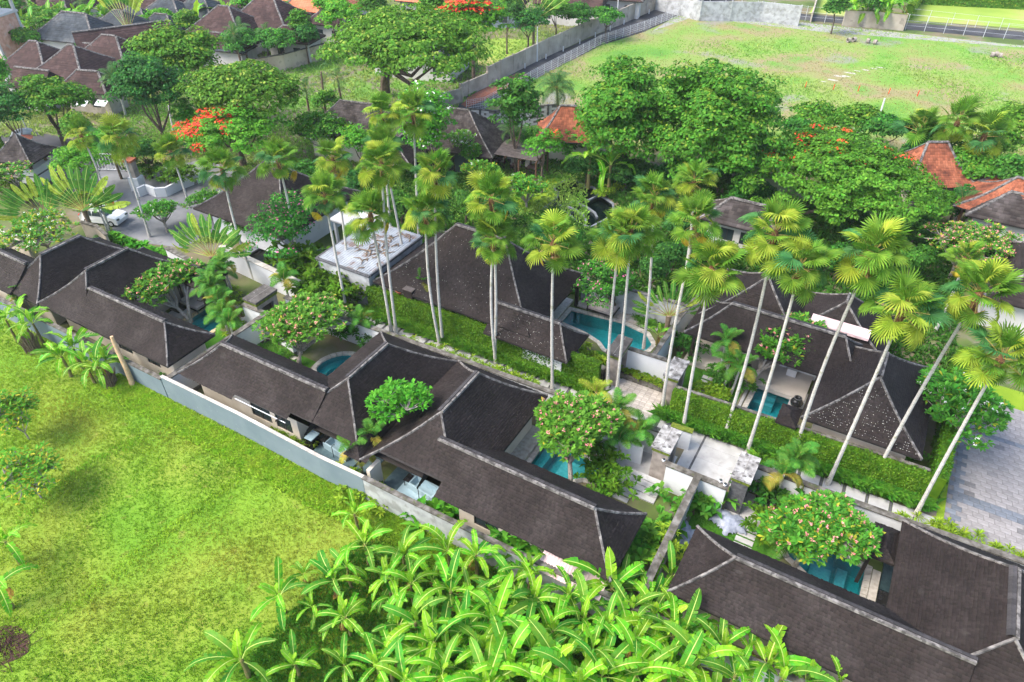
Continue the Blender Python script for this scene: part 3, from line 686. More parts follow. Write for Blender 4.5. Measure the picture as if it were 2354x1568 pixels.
t2 = empty('tarpaulin', (-8.1, 19.8, 0), 0, 'pale pink corrugated sheet leaning under the roof edge among banana leaves', 'sheet roof')
b = MB()
for i in range(40):
    x0, x1 = -1.6 + i * .09, -1.6 + (i + 1) * .09; z = .03 if i % 2 else 0
    b.face([(x0, -.75, 2.0 + z), (x1, -.75, 2.03 - z), (x1, .35, 2.55 - z), (x0, .35, 2.52 + z)])
b.build('sheet', M['pink'], t2)
# ------------------------------------------------------------------ walls, gates, hedge walls, paths
def seg_prism(b, p, q, w, z0, z1, ext=0.0, z1b=None):
    d = Vector((q[0] - p[0], q[1] - p[1])); L_ = d.length; d /= L_; n_ = Vector((-d.y, d.x)) * w / 2
    p = Vector(p) - d * ext; q = Vector(q) + d * ext
    P = [p - n_, q - n_, q + n_, p + n_]; k = len(b.v); zz = [z1, z1 if z1b is None else z1b, z1 if z1b is None else z1b, z1]
    b.v += [(v.x, v.y, z0) for v in P] + [(v.x, v.y, z) for v, z in zip(P, zz)]
    for f in ((3, 2, 1, 0), (4, 5, 6, 7), (0, 1, 5, 4), (1, 2, 6, 5), (2, 3, 7, 6), (3, 0, 4, 7)): b.f.append(tuple(k + i for i in f)); b.m.append(0)
def wall(pts, h, th, m, cap, label, name='garden_wall', cat='wall', capw=.12, caph=.09, group=None, post=None, posth=.15, postm=None, panels=False, plinth=None):
    pts = [tuple(p)[:2] for p in pts]
    root = empty(name, (pts[0][0], pts[0][1], 0), 0, label, cat, group); loc = -root.location
    for i, (p, q) in enumerate(zip(pts[:-1], pts[1:])):
        L_ = math.dist(p, q); k = max(1, round(L_ / post)) if (post and panels) else 1
        for j in range(k):
            a = Vector(p).lerp(Vector(q), j / k); c = Vector(p).lerp(Vector(q), (j + 1) / k)
            g = (c - a).normalized() * (.03 if panels else 0)
            b = MB(); seg_prism(b, tuple(a + g), tuple(c - g), th, 0, h + (random.uniform(-.03, .03) if panels else 0)); b.build('wall_panel', M[m], root, loc=loc)
        if plinth:
            b = MB(); seg_prism(b, p, q, th + .04, 0, .35, .01); b.build('plinth', M[plinth], root, loc=loc)
    if cap:
        for p, q in zip(pts[:-1], pts[1:]):
            k = max(1, round(math.dist(p, q) / 2.2))
            for j in range(k):
                a = Vector(p).lerp(Vector(q), j / k); c = Vector(p).lerp(Vector(q), (j + 1) / k)
                b = MB(); seg_prism(b, tuple(a), tuple(c), th + capw, h + .004, h + caph + random.uniform(-.008, .008), capw / 2 - .01 if j in (0, k - 1) else 0); b.build('coping', M[cap], root, loc=loc)
    if post:
        for p, q in zip(pts[:-1], pts[1:]):
            k = max(1, round(math.dist(p, q) / post)); rz = math.atan2(q[1] - p[1], q[0] - p[0])
            for j in range(k + 1):
                a = Vector(p).lerp(Vector(q), j / k)
                MB().box(-.11, -th / 2 - .05, 0, .11, th / 2 + .05, h + posth, rz, (a.x, a.y)).build('pier', M[postm or m], root, loc=loc)
    return root
# perimeter wall of the villas
wall([(-74, 19.15), (-42.7, 19.3), (-38.75, 19.3)], 1.95, .2, 'greywall', 'coping', 'blue grey boundary wall behind the three banana clumps at left')
wall([(-38.7, 19.33), (-31.5, 19.38), (-24.4, 19.22), (-21.2, 19.3)], 2.2, .2, 'greywall', 'poolstone', 'long blue grey boundary wall with white capping along the grass field', capw=.03, caph=.03)
wall([(-21.15, 19.28), (-12.5, 19.3), (-4.6, 19.5), (4, 19.9), (16, 20.2)], 2.15, .2, 'stainwhite', 'coping', 'stained boundary wall hidden behind the banana thicket')
# wall along the footpath
wall([(-38.2, 30.5), (-33.1, 30.7), (-24.0, 31.0), (-14.5, 31.3), (-7.4, 31.5)], 2.1, .24, 'white', 'coping', 'white wall with mossy coping along the footpath, from the left gate to the forecourt', capw=.16)
wall([(-1.7, 31.65), (6.3, 31.8), (16, 32.3)], 2.1, .24, 'white', 'coping', 'white wall with mossy coping behind the lower right frangipani', capw=.16)
wall([(-38.1, 19.5), (-37.8, 27.9)], 2.2, .28, 'white', 'coping', 'tall white partition wall right of the first villa pool', capw=.14, plinth='coping')
wall([(-37.7, 27.9), (-34.6, 27.3)], 2.1, .28, 'white', 'coping', 'short white screen wall ending behind the pink frangipani of the second villa', capw=.12, plinth='coping')
wall([at(560, 701, 2.2).xy, at(621, 725, 2.2).xy], 2.2, .25, 'white', 'coping', 'small white wall with dark coping directly below the left stone gate', capw=.14)
wall([(-4.4, 20.4), (-4.45, 29.0)], 2.2, .28, 'stainwhite', 'coping', 'weathered partition wall between the third villa and the lower right villa', capw=.14)
wall([(-6.35, 29.15), (-4.5, 29.15), (-2.75, 29.15)], 2.1, .26, 'white', 'coping', 'white yard wall between the two lichen capped gates', capw=.14)
wall([(-13.0, 37.95), (-9.25, 38.1)], 2.2, .26, 'white', 'coping', 'white wall behind the planter of the sandstone paved patio', capw=.12)
wall([(-10.75, 38.3), (-10.7, 43.6), (-10.3, 48.0)], 2.1, .24, 'white', 'coping', 'white divider wall right of the long curved pool', capw=.12)
wall([(-19.3, 44.5), (-10.7, 44.9)], 2.3, .24, 'stainwhite', 'coping', 'stained rear wall behind the daybed terrace', capw=.12)
wall([at(1365, 1000, 1.6).xy, at(1430, 1010, 1.6).xy, at(1480, 1025, 1.6).xy], 1.5, .24, 'white', None, 'low curved white wall behind the palm at the centre forecourt')
wall([at(1545, 975, 1.7).xy, at(1592, 990, 1.7).xy], 1.6, .3, 'white', 'moss', 'white screen with an ivy covered top beside the forecourt gate')
wall([at(0, 45, 1.6, 4).xy, at(190, 150, 1.6, 4).xy], 1.8, .2, 'cream', None, 'cream wall stub beside the leftmost roof')
wall([at(540, 1480, 1.8, 1).xy, at(640, 1505, 1.8, 1).xy, at(710, 1568, 1.8, 1).xy], 1.6, .2, 'concrete', 'coping', 'pale wall beside the parked white car')
wall([(-48.7, 33.5), (-45.0, 33.2), (-39.0, 32.7)], 2.0, .3, 'white', 'poolstone', 'white wall in front of the dark reflecting pool', capw=.18)
wall([at(1120, 150, 2, 4).xy, at(1290, 240, 2, 4).xy, at(1440, 320, 2, 4).xy], 1.9, .3, 'white', 'coping', 'white and black planter wall behind the travellers palm', capw=.16)
wall([at(1480, 700, 1.2, 5).xy, at(1630, 880, 1.2, 5).xy, at(1800, 940, 1.4, 5).xy], 1.0, .3, 'coping', 'coping', 'low stone wall behind the end of the ivy hedge')
wall([at(40, 120, 1.4, 5).xy, at(420, 320, 1.4, 5).xy], .01, .01, 'coping', None, 'x') if False else None
# gates
def gate(a0, a1, b0, b1, h, capm, label, door=None, m='stonewall'):
    c = ((a0 + a1) / 2, (b0 + b1) / 2); r = empty('stone_gate', (c[0], c[1], 0), 0, label, 'gate')
    x0, x1, y0, y1 = a0 - c[0], a1 - c[0], b0 - c[1], b1 - c[1]; w = .12
    body = MB()
    body.box(x0 + w, y0 + w, 0, x1 - w, y0 + .55, h - .4); body.box(x0 + w, y1 - .55, 0, x1 - w, y1 - w, h - .4)
    body.box(x0 + w, y0 + .55, 2.2, x1 - w, y1 - .55, h - .4); body.build('gate_wall', M[m], r)
    if door:
        MB().box(x1 - w - .30, y0 + .62, 0, x1 - w - .24, y1 - .62, 2.2).build('door', M['darkwood'], r)
        f = MB(); f.box(x1 - w - .06, y0 + .55, 0, x1 - w + .03, y0 + .66, 2.2); f.box(x1 - w - .06, y1 - .66, 0, x1 - w + .03, y1 - .55, 2.2); f.build('door_frame', M['slate'], r)
    else:
        MB().box(x0 + .4, y0 + .55, 0, x0 + .48, y1 - .55, 2.2).build('door', M['darkwood'], r)
    MB().box(x0 + .05, y0 + .05, h - .4, x1 - .05, y1 - .05, h - .15).build('mossy_band', M['moss'], r)
    MB().prism([(x0, y0), (x1, y0), (x1, y1), (x0, y1)], h - .15, h).build('roof_slab', M[capm], r)
    MB().box(-.015, y0 + .02, h, .015, y1 - .02, h + .012).build('slab_seam', M['joint'], r)
    return r
gate(-39.9, -38.5, 27.9, 30.15, 3, 'gatecap_dark', 'dark slab topped stone gate with a brown door, left of the frangipani yard', door=1)
gate(-7.5, -6.3, 29.25, 31.3, 3, 'gatecap', 'lichen topped stone gate on the left side of the pale forecourt')
gate(-2.75, -1.6, 29.35, 31.5, 3, 'gatecap', 'lichen topped stone gate on the right side of the pale forecourt', m='slate')
gate(-13.5, -12.4, 36.0, 38.3, 2.9, 'gatecap_dark', 'ivy edged dark gate pillar at the end of the long ivy hedge')
gate(-9.25, -8.15, 35.9, 38.05, 2.8, 'gatecap', 'lichen topped stone gate between the sandstone patio and the right hand lawn')
def lamp_on(x, y, z, label):
    r = empty('wall_lamp', (x, y, z), 0, label, 'lamp')
    MB().lathe([(.05, 0), (.05, .06), (.10, .08), (.12, .16), (.02, .2)], 10).build('lamp_body', M['whitemetal'], r, smooth=True)
    MB().lathe([(.001, .19), (.09, .22), (.001, .25)], 10).build('lamp_cap', M['glass'], r, smooth=True)
lamp_on(-6.6, 29.15, 2.2, 'small round lamp on the coping under the left forecourt gate')
lamp_on(-2.9, 29.15, 2.2, 'small round lamp on the yard wall by the right forecourt gate')
lamp_on(*at(310, 220, 2.25, 9).xy, 2.2, 'little white lamp on the coping behind the ivy wall')
# footpath slabs with dark strips
path = empty('footpath', (-14, 33, 0)); path['kind'] = 'structure'
slab_me = MB().box(-.56, -.72, 0, .56, .72, .03).mesh('path_slab', M['slab'])
strip_me = MB().box(-.07, -.74, 0, .07, .74, .02).mesh('dark_strip', M['slate'])
a = -37.0; i = 0
while a < 8.2:
    bb = 32.85 + (a + 37) * .0225
    if not (-6.2 < a < -2.9):
        link('path_slab', slab_me, path, (a + 14, bb + .45 - 33, random.uniform(0, .006)), (0, 0, .024))
        link('dark_strip', strip_me, path, (a + .66 + 14, bb + .45 - 33, 0), (0, 0, .024))
    a += 1.32
fore = empty('forecourt', (-4.5, 33, 0)); fore['kind'] = 'structure'
for k, (x0, x1) in enumerate(((-6.25, -5.5), (-5.36, -3.0), (-2.86, -1.9))):
    for y0, y1 in ((31.3, 32.55), (32.56, 33.8), (33.81, 34.7)):
        MB().box(x0 + 4.5, y0 - 33, 0, x1 + 4.5, y1 - 33, .034 + random.uniform(0, .006)).build('paving_slab', M['slab'], fore)
for x in (-5.43, -2.93): MB().box(x - .07 + 4.5, -1.7, 0, x + .07 + 4.5, 1.7, .028).build('dark_strip', M['slate'], fore)
pat = empty('patio', (-10.8, 35.7, 0)); pat['kind'] = 'structure'
pm = [MB().box(-.195, -.195, 0, .195, .195, .035).mesh('paving_stone', M['oldpaver']) for _ in range(1)][0]
for i in range(8):
    for j in range(7):
        link('paving_stone', pm, pat, (-1.45 + i * .41, -1.2 + j * .41, random.uniform(0, .012)), (0, 0, random.uniform(-.02, .02)))
for x, y, w, d in ((-1.8, -.1, .2, 1.5), (-1.0, -1.75, .75, .28), (.55, -1.75, .75, .28), (-1.0, -2.35, .75, .28), (.6, -2.35, .78, .28)):
    MB().box(x - w, y - d, 0, x + w, y + d, .03).build('border_slab', M['slab'], pat)
pl = empty('planter', (-11.0, 37.45, 0), 0, 'dark mossy planter full of low greenery below the white patio wall', 'planter')
MB().box(-1.7, -.28, 0, 1.75, -.18, .45).build('planter_wall', M['coping'], pl); MB().box(-1.7, -.18, 0, 1.75, .32, .38).build('planter_soil', M['soil'], pl)
# stepping stones and steps
def stones(pts, w, d, m, label, rz=0, group=None):
    for i, (x, y) in enumerate(pts):
        b = MB(); b.prism([(-w / 2, -d / 2), (w / 2, -d / 2), (w / 2, d / 2), (-w / 2, d / 2)], 0, .05)
        tag(b.build('stepping_stone', M[m], None, loc=(x, y, .008)), label[i % len(label)] if isinstance(label, list) else label, 'stepping stone', group).rotation_euler = (0, 0, rz)
g = 'stepping stones on the lower right lawn'
lb = ['stepping stone nearest the small terrace on the lower right lawn', 'second stepping stone on the lower right lawn', 'middle stepping stone on the lower right lawn', 'fourth stepping stone on the lower right lawn', 'jointed stepping stone nearest the big ridge on the lower right lawn', 'stepping stone half hidden by the roof edge, lower right lawn']
stones([(-.95, 29.2 - .47 * i) for i in range(6)], 1.0, .34, 'slab', lb, 0, g)
lb = ['stepping stone at the white terrace end of the right lawn', 'second stepping stone from the white terrace', 'third stepping stone from the white terrace', 'fourth stepping stone from the white terrace, beside the lime shrub', 'stepping stone nearest the ivy wall on the right lawn']
stones([(-7.15 + .02 * i, 40.3 - .52 * i) for i in range(5)], .75, .34, 'slab', lb, 0, 'stepping stones on the right lawn')
stones([(-8.2, 27.55), (-8.25, 27.1), (-8.3, 26.6)], 1.0, .34, 'slab', ['long stepping stone just below the wide white steps', 'second stepping stone below the wide white steps', 'stepping stone below the white steps nearest the brown roof'], 0, 'stepping stones below the white steps')
stones([at(2030, 830, 0, 4).xy, at(2000, 860, 0, 4).xy, at(1965, 890, 0, 4).xy, at(1930, 915, 0, 4).xy], .8, .36, 'poolstone', ['stepping stone deepest under the pink frangipani of the second villa', 'second stepping stone beneath that frangipani', 'wide stepping stone left of the frangipani trunk', 'stepping stone by the brown roof edge left of the frangipani trunk'], 0, 'stepping stones under the second villa frangipani')
stp = empty('garden_steps', (-7.7, 28.4, 0), 0, 'wide white steps leading down from the patio to the small lawn', 'steps')
for i in range(4): MB().box(-1.2, -.75 + i * .4, 0, 1.35, -.35 + i * .4, .10 + .11 * i).build('step', M['slab'], stp)
stp2 = empty('garden_steps', (*at(1625, 670, 0, 4).xy, 0), 0, 'short pale steps beside the first villa pool garden', 'steps')
for i in range(3): MB().box(-.5 + .35 * i, -.6, 0, -.15 + .35 * i, .6, .2 + .18 * i).build('step', M['poolstone'], stp2)
# plaza at the right
plz = empty('plaza', (11, 39, 0)); plz['kind'] = 'structure'
pme = {k: MB().box(-.275, -.19, 0, .275, .19, .03).mesh('paving_stone', M[k]) for k in ('paver', 'paver_dark', 'paver_blue')}
sheet('plaza_bed', rect(8.7, 33.4, 16.0, 47.5), .012, 'joint')
cnt = 0; rest = MB()
for j in range(36):
    for i in range(13):
        x, y = 8.99 + i * .57 + (.285 if j % 2 else 0), 33.6 + j * .40
        if x + .25 > 15.9 or (x - 8.7) > 7.3: continue
        if y < 35.2 and x > 11.8: continue
        k = 'paver_dark' if random.random() < .09 else 'paver'
        if i == 0 or (j in (9, 10) and i < 14) or (i == 7 and j > 20) or j == 26: k = 'paver_blue'
        if cnt < 300 and x < 14.4: link('paving_stone', pme[k], plz, (x - 11, y - 39, .012 + random.uniform(0, .008))); cnt += 1
        else: rest.box(x - .275 - 11, y - .19 - 39, .012, x + .275 - 11, y + .19 - 39, .045)
rest.build('paving_stones', M['paver'], plz, kind='stuff')
# hotel garden, pool surrounds inside the villas
def slabf(name, root, a0, b0, a1, b1, z, m): return MB().box(a0 - root.location.x, b0 - root.location.y, 0, a1 - root.location.x, b1 - root.location.y, z).build(name, M[m], root)
slabf('pool_deck', v1, -49.0, 28.75, -42.0, 29.6, .2, 'marble'); slabf('pool_deck', v1, -47.0, 25.0, -45.65, 28.7, .25, 'marble')
slabf('dark_floor', v1, -47.3, 26.3, -46.2, 27.6, .3, 'glossdark')
slabf('pool_deck', v3, -15.9, 24.7, -14.6, 29.6, .28, 'poolstone'); slabf('dark_floor', v3, -16.9, 24.7, -15.92, 29.6, .34, 'glossdark')
slabf('pool_deck', v4, 5.65, 25.4, 6.05, 29.4, .2, 'poolstone'); slabf('dark_floor', v4, 6.1, 25.4, 6.9, 28.2, .25, 'glossdark'); slabf('dark_basin', v4, 6.1, 28.25, 6.9, 30.2, .25, 'darktile')
slabf('terrace', w1, -20.4, 38.3, -19.75, 44.0, .2, 'poolstone'); slabf('terrace', w1, -23.2, 38.3, -20.42, 44.0, .25, 'marble')
tst = empty('daybed_terrace', (-17, 44, 0)); tst['kind'] = 'structure'
for i in range(14):
    for j in range(2):
        MB().box(-2.3 + i * .5, -.25 + j * .5 - .2, 0, -1.83 + i * .5, .22 + j * .5 - .2, .10 + random.uniform(0, .01)).build('paving_stone', M['oldpaver'], tst)
slabf('pool_deck', w2, -4.9, 41.95, -1.0, 43.0, .2, 'marble'); slabf('pool_deck', w2, -4.45, 37.6, -4.25, 41.4, .08, 'slab')
# bathrooms open to the sky
for v, a0, a1, tx, ty in ((v2, -27.3, -22.4, -25.2, 21.45), (v3, -21.3, -16.5, -18.6, 21.5)):
    slabf('bath_floor', v, a0, 19.5, a1, 23.1, .06, 'bathfloor'); slabf('bath_plinth', v, tx - 1.5, ty - .85, tx + 1.6, ty + .95, .22, 'tubwhite' if v is v3 else 'bathfloor')
    lab = 'white bathtub in the open bathroom above the banana plants' if v is v3 else 'white bathtub in the open bathroom behind the grey wall'
    tb = empty('bathtub', (tx, ty, .22), R(-6), lab, 'bathtub')
    b = MB(); o_ = [(-1.0, -.45), (1.0, -.45), (1.0, .45), (-1.0, .45)]; i_ = [(-.86, -.33), (.86, -.33), (.86, .33), (-.86, .33)]; d_ = [(-.7, -.25), (.72, -.25), (.72, .25), (-.7, .25)]
    for k in range(4):
        l = (k + 1) % 4
        b.face([(*o_[k], 0), (*o_[l], 0), (*o_[l], .5), (*o_[k], .5)]); b.face([(*o_[k], .5), (*o_[l], .5), (*i_[l], .5), (*i_[k], .5)]); b.face([(*i_[k], .5), (*i_[l], .5), (*d_[l], .12), (*d_[k], .12)])
    b.face([(*p, .12) for p in d_]); b.build('tub', M['tubwhite'], tb)
    MB().tube([(.1, -.62, 0), (.1, -.62, .95), (.1, -.4, .98), (.1, -.38, .88)], .025, 6).build('tap', M['glossdark'], tb)
    st = empty('side_table', (tx - 1.15, ty + .1 - .1, .72), 0, 'black side table standing by the bathtub ' + ('of the third villa' if v is v3 else 'of the second villa'), 'side table')
    MB().box(-.2, -.3, 0, .2, .3, .05).build('table_top', M['glossdark'], st)
    for x in (-.17, .13):
        for y in (-.27, .23): MB().box(x, y, -.5, x + .04, y + .04, 0).build('leg', M['glossdark'], st)
MB().box(-3.4, -3.5, .06, -2.6, -3.0, .9).build('vanity', M['glossdark'], v2) if False else None
wc = MB().box(2.7, -3.3, .06, 3.2, -2.6, .95).build('vanity', M['glossdark'], v2); MB().box(2.65, -3.35, .95, 3.25, -2.55, 1.0).build('counter', M['tubwhite'], wc)
MB().box(-2.1, -4.12, 2.74, 2.25, -4.08, 2.79).build('opening_beam', M['white'], v2)
MB().box(-7.4, -4.2, 0, -7.15, -3.2, 2.2).build('wall_end', M['cream'], v3)
# daybeds and jars
def daybed(x, y, rz, label, posts_=True, m='fabric', s=1.0):
    r = empty('daybed', (x, y, .22), rz, label, 'daybed')
    MB().box(-1.15, -.95, .18, 1.15, .95, .26).build('bed_frame', M['glossdark'], r)
    MB().box(-1.05, -.85, .26, 1.05, .85, .45).build('mattress', M[m], r)
    for px_ in (-1.12, 1.06):
        for py_ in (-.92, .86): MB().box(px_, py_, 0, px_ + .06, py_ + .06, 2.1 if posts_ else .2).build('post', M['glossdark'], r)
    if posts_:
        f = MB()
        for bb in ((-1.12, -.92, 2.1, 1.12, -.86, 2.15), (-1.12, .86, 2.1, 1.12, .92, 2.15), (-1.12, -.86, 2.1, -1.06, .86, 2.15), (1.06, -.86, 2.1, 1.12, .86, 2.15)): f.box(*bb)
        f.build('canopy_frame', M['glossdark'], r)
    for k in range(3): MB().box(-.95 + .05, -.7 + .5 * k, .45, -.65, -.3 + .5 * k, .62).build('pillow', M['creamfab'], r)
    return r
daybed(-17.0, 44.0, 0, 'four poster garden daybed with a flat taupe mattress by the long pool')
daybed(-46.0, 28.0, 0, 'cushioned daybed under the dark pavilion roof of the first villa', False)
pv = empty('pavilion', (-46.0, 28.3, 0), 0, 'small dark roofed pavilion over the cushioned daybed', 'pavilion')
hip(pv, -1.6, 1.9, -.9, 1.9, 2.6, 3.4, -.3, .6, cap='ridge'); posts(pv, [(-1.3, -.6), (1.6, -.6), (-1.3, 1.6), (1.6, 1.6)], 2.5, .09)
tr_ = empty('tea_tray', (-45.6, 28.1, .67), .2, 'small wooden tray with books on the pavilion daybed', 'tray')
MB().box(-.22, -.16, 0, .22, .16, .03).build('tray', M['wood'], tr_); MB().box(-.14, -.1, .03, .12, .1, .09).build('book', M['creamfab'], tr_)
def jar(p, s, label):
    r = empty('jar', p, 0, label, 'jar')
    MB().lathe([(.22 * s, 0), (.42 * s, .2 * s), (.5 * s, .5 * s), (.36 * s, .78 * s), (.24 * s, .86 * s), (.3 * s, .94 * s), (.2 * s, .9 * s), (.16 * s, .6 * s)], 20).build('jar_body', M['glossdark'], r, smooth=True)
    MB().lathe([(.24 * s, .865 * s), (.315 * s, .955 * s), (.24 * s, .965 * s)], 20).build('rim', M['slate'], r, smooth=True)
jar((-1.0, 40.2, .25), .85, 'big black glazed jar at the corner of the square pool')
jar((-4.9, 42.2, .2), .7, 'black glazed jar at the foot of the leaning frangipani trunk')
slabf('jar_plinth', w2, -1.5, 39.7, -.5, 42.0, .2, 'slab')
# tarped heaps and bbq beside the lower right gate
def tarp_heap(p, sx, sy, h, label, seed=1):
    rr = np.random.default_rng(seed); n = 22; u = np.linspace(-1, 1, n); X, Y = np.meshgrid(u, u)
    Rr = np.clip(1 - np.hypot(X, Y), 0, 1); fold = np.abs(np.sin(X * 7 + 2 * np.sin(Y * 4 + seed))) * .10 + rr.uniform(0, .05, X.shape)
    Z = h * (Rr ** .5) * (.75 + fold) + .02; ang = np.arctan2(Y, X); ex = 1 + .16 * np.sin(ang * 5 + seed) + .08 * np.sin(ang * 11)
    V = np.stack([X * sx * ex, Y * sy * ex, Z], -1).reshape(-1, 3); I = (np.arange(n - 1)[:, None] * n + np.arange(n - 1)[None]).ravel()
    F = np.stack([I, I + 1, I + n + 1, I + n], 1); keep = (np.hypot(X, Y).ravel()[F] < 1.02).all(1)
    tag(link('covered_heap', np_mesh('covered_heap', V, F[keep], M['tarpw']), None, p), label, 'plastic sheet')
M['tarpw'] = mat('pale_plastic_sheet', [(.20, .225, .29), (.32, .35, .42)], 5, .35)
tarp_heap(at(370, 500, .02, 9), 1.0, .8, .6, 'crumpled pale plastic sheet over a heap on the lower right lawn', 3)
tarp_heap(at(60, 590, .02, 9), .6, 1.0, .5, 'crumpled pale plastic sheet in the narrow gap left of the dark roof', 5)
bq = empty('barbecue', at(575, 400, .02, 9), .1, 'black covered barbecue with a wooden side shelf in the small yard', 'barbecue')
MB().box(-.4, -.3, 0, .4, .3, .85).build('cabinet', M['glossdark'], bq); MB().box(-.3, -.25, .85, .25, .2, 1.0).build('lid', M['darkwood'], bq); MB().box(-.35, .3, .75, .3, .55, .8).build('side_shelf', M['wood'], bq)
sheet('yard_floor', rect(-2.6, 26.9 + 2.2, -.1, 31.4), .011, 'slab')
pot = MB().lathe([(.16, 0), (.3, .22), (.32, .26), (.26, .24), (.02, .1)], 14).build('clay_pot', M['redtile'], None, smooth=True, loc=at(420, 460, 2.45, 5)); tag(pot, 'shallow terracotta pot on the ledge between roof and ivy wall', 'pot')
lg = MB().box(-1.9, -.3, 0, 3.6, .45, 2.35).build('roof_ledge', M['concrete'], None, loc=(-31.0, 35.7, 0)); tag(lg, 'rough concrete ledge between ivy wall and steep brown roof', 'ledge')
ch = empty('chimney_box', (*at(490, 480, 2.35, 5).xy, 2.35), 0, 'shingled box chimney standing at the ivy wall', 'chimney')
MB().box(-.35, -.35, 0, .45, .4, .75).build('box_wall', M['shingle'], ch); MB().box(-.4, -.4, .75, .5, .45, .8).build('box_cap', M['deckwood'], ch)

# ------------------------------------------------------------------ lobby, metal roof, restaurant
lob = empty('lobby_building', (-49, 40.5, 0), 0, 'dark roofed lobby half hidden behind the front row of fan palms', 'building')
hip(lob, -6.0, 5.2, -4.4, 6.0, 2.8, 6.6, -1.0, .6, sw=.2, sh=.2); walls(lob, -5, 4.2, -3.4, 5, 2.7, 'white')
mr = empty('storage_roof_building', (-35.7, 38.2, 0), 0, 'flat white corrugated metal roof littered with brown fronds', 'building')
MB().box(-2.9, -3.5, 0, 2.5, 3.6, 3.25).build('wall', M['stainwhite'], mr)
for i in range(22):
    x0 = -2.75 + i * .24; b = MB()
    for k, (u, z) in enumerate(((0, .0), (.07, .05), (.14, .05), (.18, .0))):
        pass
    b.face([(x0, -3.4, 3.38), (x0 + .06, -3.4, 3.43), (x0 + .06, 3.5, 3.53), (x0, 3.5, 3.48)]); b.face([(x0 + .06, -3.4, 3.43), (x0 + .13, -3.4, 3.43), (x0 + .13, 3.5, 3.53), (x0 + .06, 3.5, 3.53)]); b.face([(x0 + .13, -3.4, 3.43), (x0 + .19, -3.4, 3.38), (x0 + .19, 3.5, 3.48), (x0 + .13, 3.5, 3.53)]); b.face([(x0 + .19, -3.4, 3.38), (x0 + .24, -3.4, 3.38), (x0 + .24, 3.5, 3.48), (x0 + .19, 3.5, 3.48)])
    b.build('metal_sheet', M['metalroof'], mr)
for bb in ((-2.95, -3.6, 3.25, 2.6, -3.42, 3.36), (-2.95, -3.42, 3.25, -2.78, 3.6, 3.4), (2.55, -3.42, 3.25, 2.66, 3.6, 3.45)): MB().box(*bb).build('roof_edge', M['slate'], mr)
db = MB()
for i in range(60):
    x, y = random.gauss(.5, 1.1), random.gauss(.6, 1.3)
    if abs(x) > 2.4 or abs(y) > 3.2: continue
    a = random.uniform(0, 6.28); l = random.uniform(.3, 1.1); z = 3.50 + y * .014
    db.tube([(x, y, z), (x + math.cos(a) * l * .5, y + math.sin(a) * l * .5, z + .06), (x + math.cos(a + .4) * l, y + math.sin(a + .4) * l, z)], [.05, .06, .02], 4)
tag(db.build('fallen_fronds', M['trunk_dark'], None, loc=mr.location), 'brown dead fronds scattered on the white metal roof', 'fronds', kind='stuff')
tc_ = empty('terrace_canopy', (-39.5, 41.5, 0), 0, 'pale flat canopy behind the white metal roof', 'canopy')
MB().box(-3.0, -1.0, 2.9, 1.5, 1.8, 3.05).build('canopy_slab', M['palehut'], tc_); posts(tc_, [(-2.6, -.7), (1.1, -.7), (1.1, 1.5), (-2.6, 1.5)], 2.9, .12, 'white')
# restaurant: roof apex line from the picture, stepped hips
rs = empty('restaurant_building', (-46.5, 60.5, 0), R(12), 'dark weathered restaurant roof in front of the whitewashed block wall', 'building')
def loc_of(root, p):
    q = Vector(p) - root.location; c, s_ = math.cos(-root.rotation_euler.z), math.sin(-root.rotation_euler.z); return Vector((q.x * c - q.y * s_, q.x * s_ + q.y * c, q.z))
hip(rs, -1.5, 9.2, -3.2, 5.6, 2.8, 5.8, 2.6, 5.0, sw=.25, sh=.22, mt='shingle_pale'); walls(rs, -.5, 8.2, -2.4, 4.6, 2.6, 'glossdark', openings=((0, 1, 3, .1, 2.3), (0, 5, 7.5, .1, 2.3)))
hip(rs, -13.5, 0, -4.0, 4.0, 2.8, 5.6, -10.0, .2, sw=.25, sh=.22, mt='shingle_pale'); walls(rs, -12.4, -1, -3, 3, 2.6, 'cream')
hip(rs, -3.5, 1.5, -7.0, -2.5, 2.6, 4.0, -5.0, -3.0, 'y', sw=.25, sh=.22)
pg = empty('pergola', (*at(1220, 1010, 0, 2).xy, 0), R(8), 'brown slatted pergola over the outdoor dining deck', 'pergola')
cs = [loc_of(pg, at(*q)) for q in ((1030, 1030, 2.8, 2), (1340, 1088, 2.8, 2), (1400, 1045, 2.8, 2), (1090, 940, 2.8, 2))]
xs0, xs1 = cs[0].x, cs[1].x; ys0, ys1 = min(c.y for c in cs[:2]), max(c.y for c in cs[2:])
for i in range(30):
    y = ys0 + (ys1 - ys0) * i / 29; MB().box(xs0, y - .035, 2.84, xs1, y + .035, 2.92).build('slat', M['deckwood'], pg)
for i in range(4):
    x = xs0 + (xs1 - xs0) * i / 3; MB().box(x - .05, ys0 - .1, 2.66, x + .05, ys1 + .1, 2.838).build('rafter', M['wood'], pg)
for x in (xs0 + .1, (xs0 + xs1) / 2 + .6, xs1 - .1):
    for y in (ys0 + .05, ys1 - .1): MB().box(x - .08, y - .08, 0, x + .08, y + .08, 2.655).build('post', M['wood'], pg)
def chair(p, rz, label, group):
    r = empty('dining_chair', p, rz, label, 'chair', group)
    for n_, me in chair_me: link(n_, me, r)
    return r
_l = [MB().box(x, y, 0, x + .05, y + .05, .42).mesh('leg', M['wood']) for x in (-.22, .17) for y in (-.2, .17)]
chair_me = [('seat', MB().box(-.23, -.22, .42, .23, .22, .48).mesh('seat', M['creamfab'])), ('backrest', MB().prism([(-.23, .18), (.23, .18), (.21, .24), (-.21, .24)], .48, .92).mesh('backrest', M['creamfab']))] + [('leg', m_) for m_ in _l]
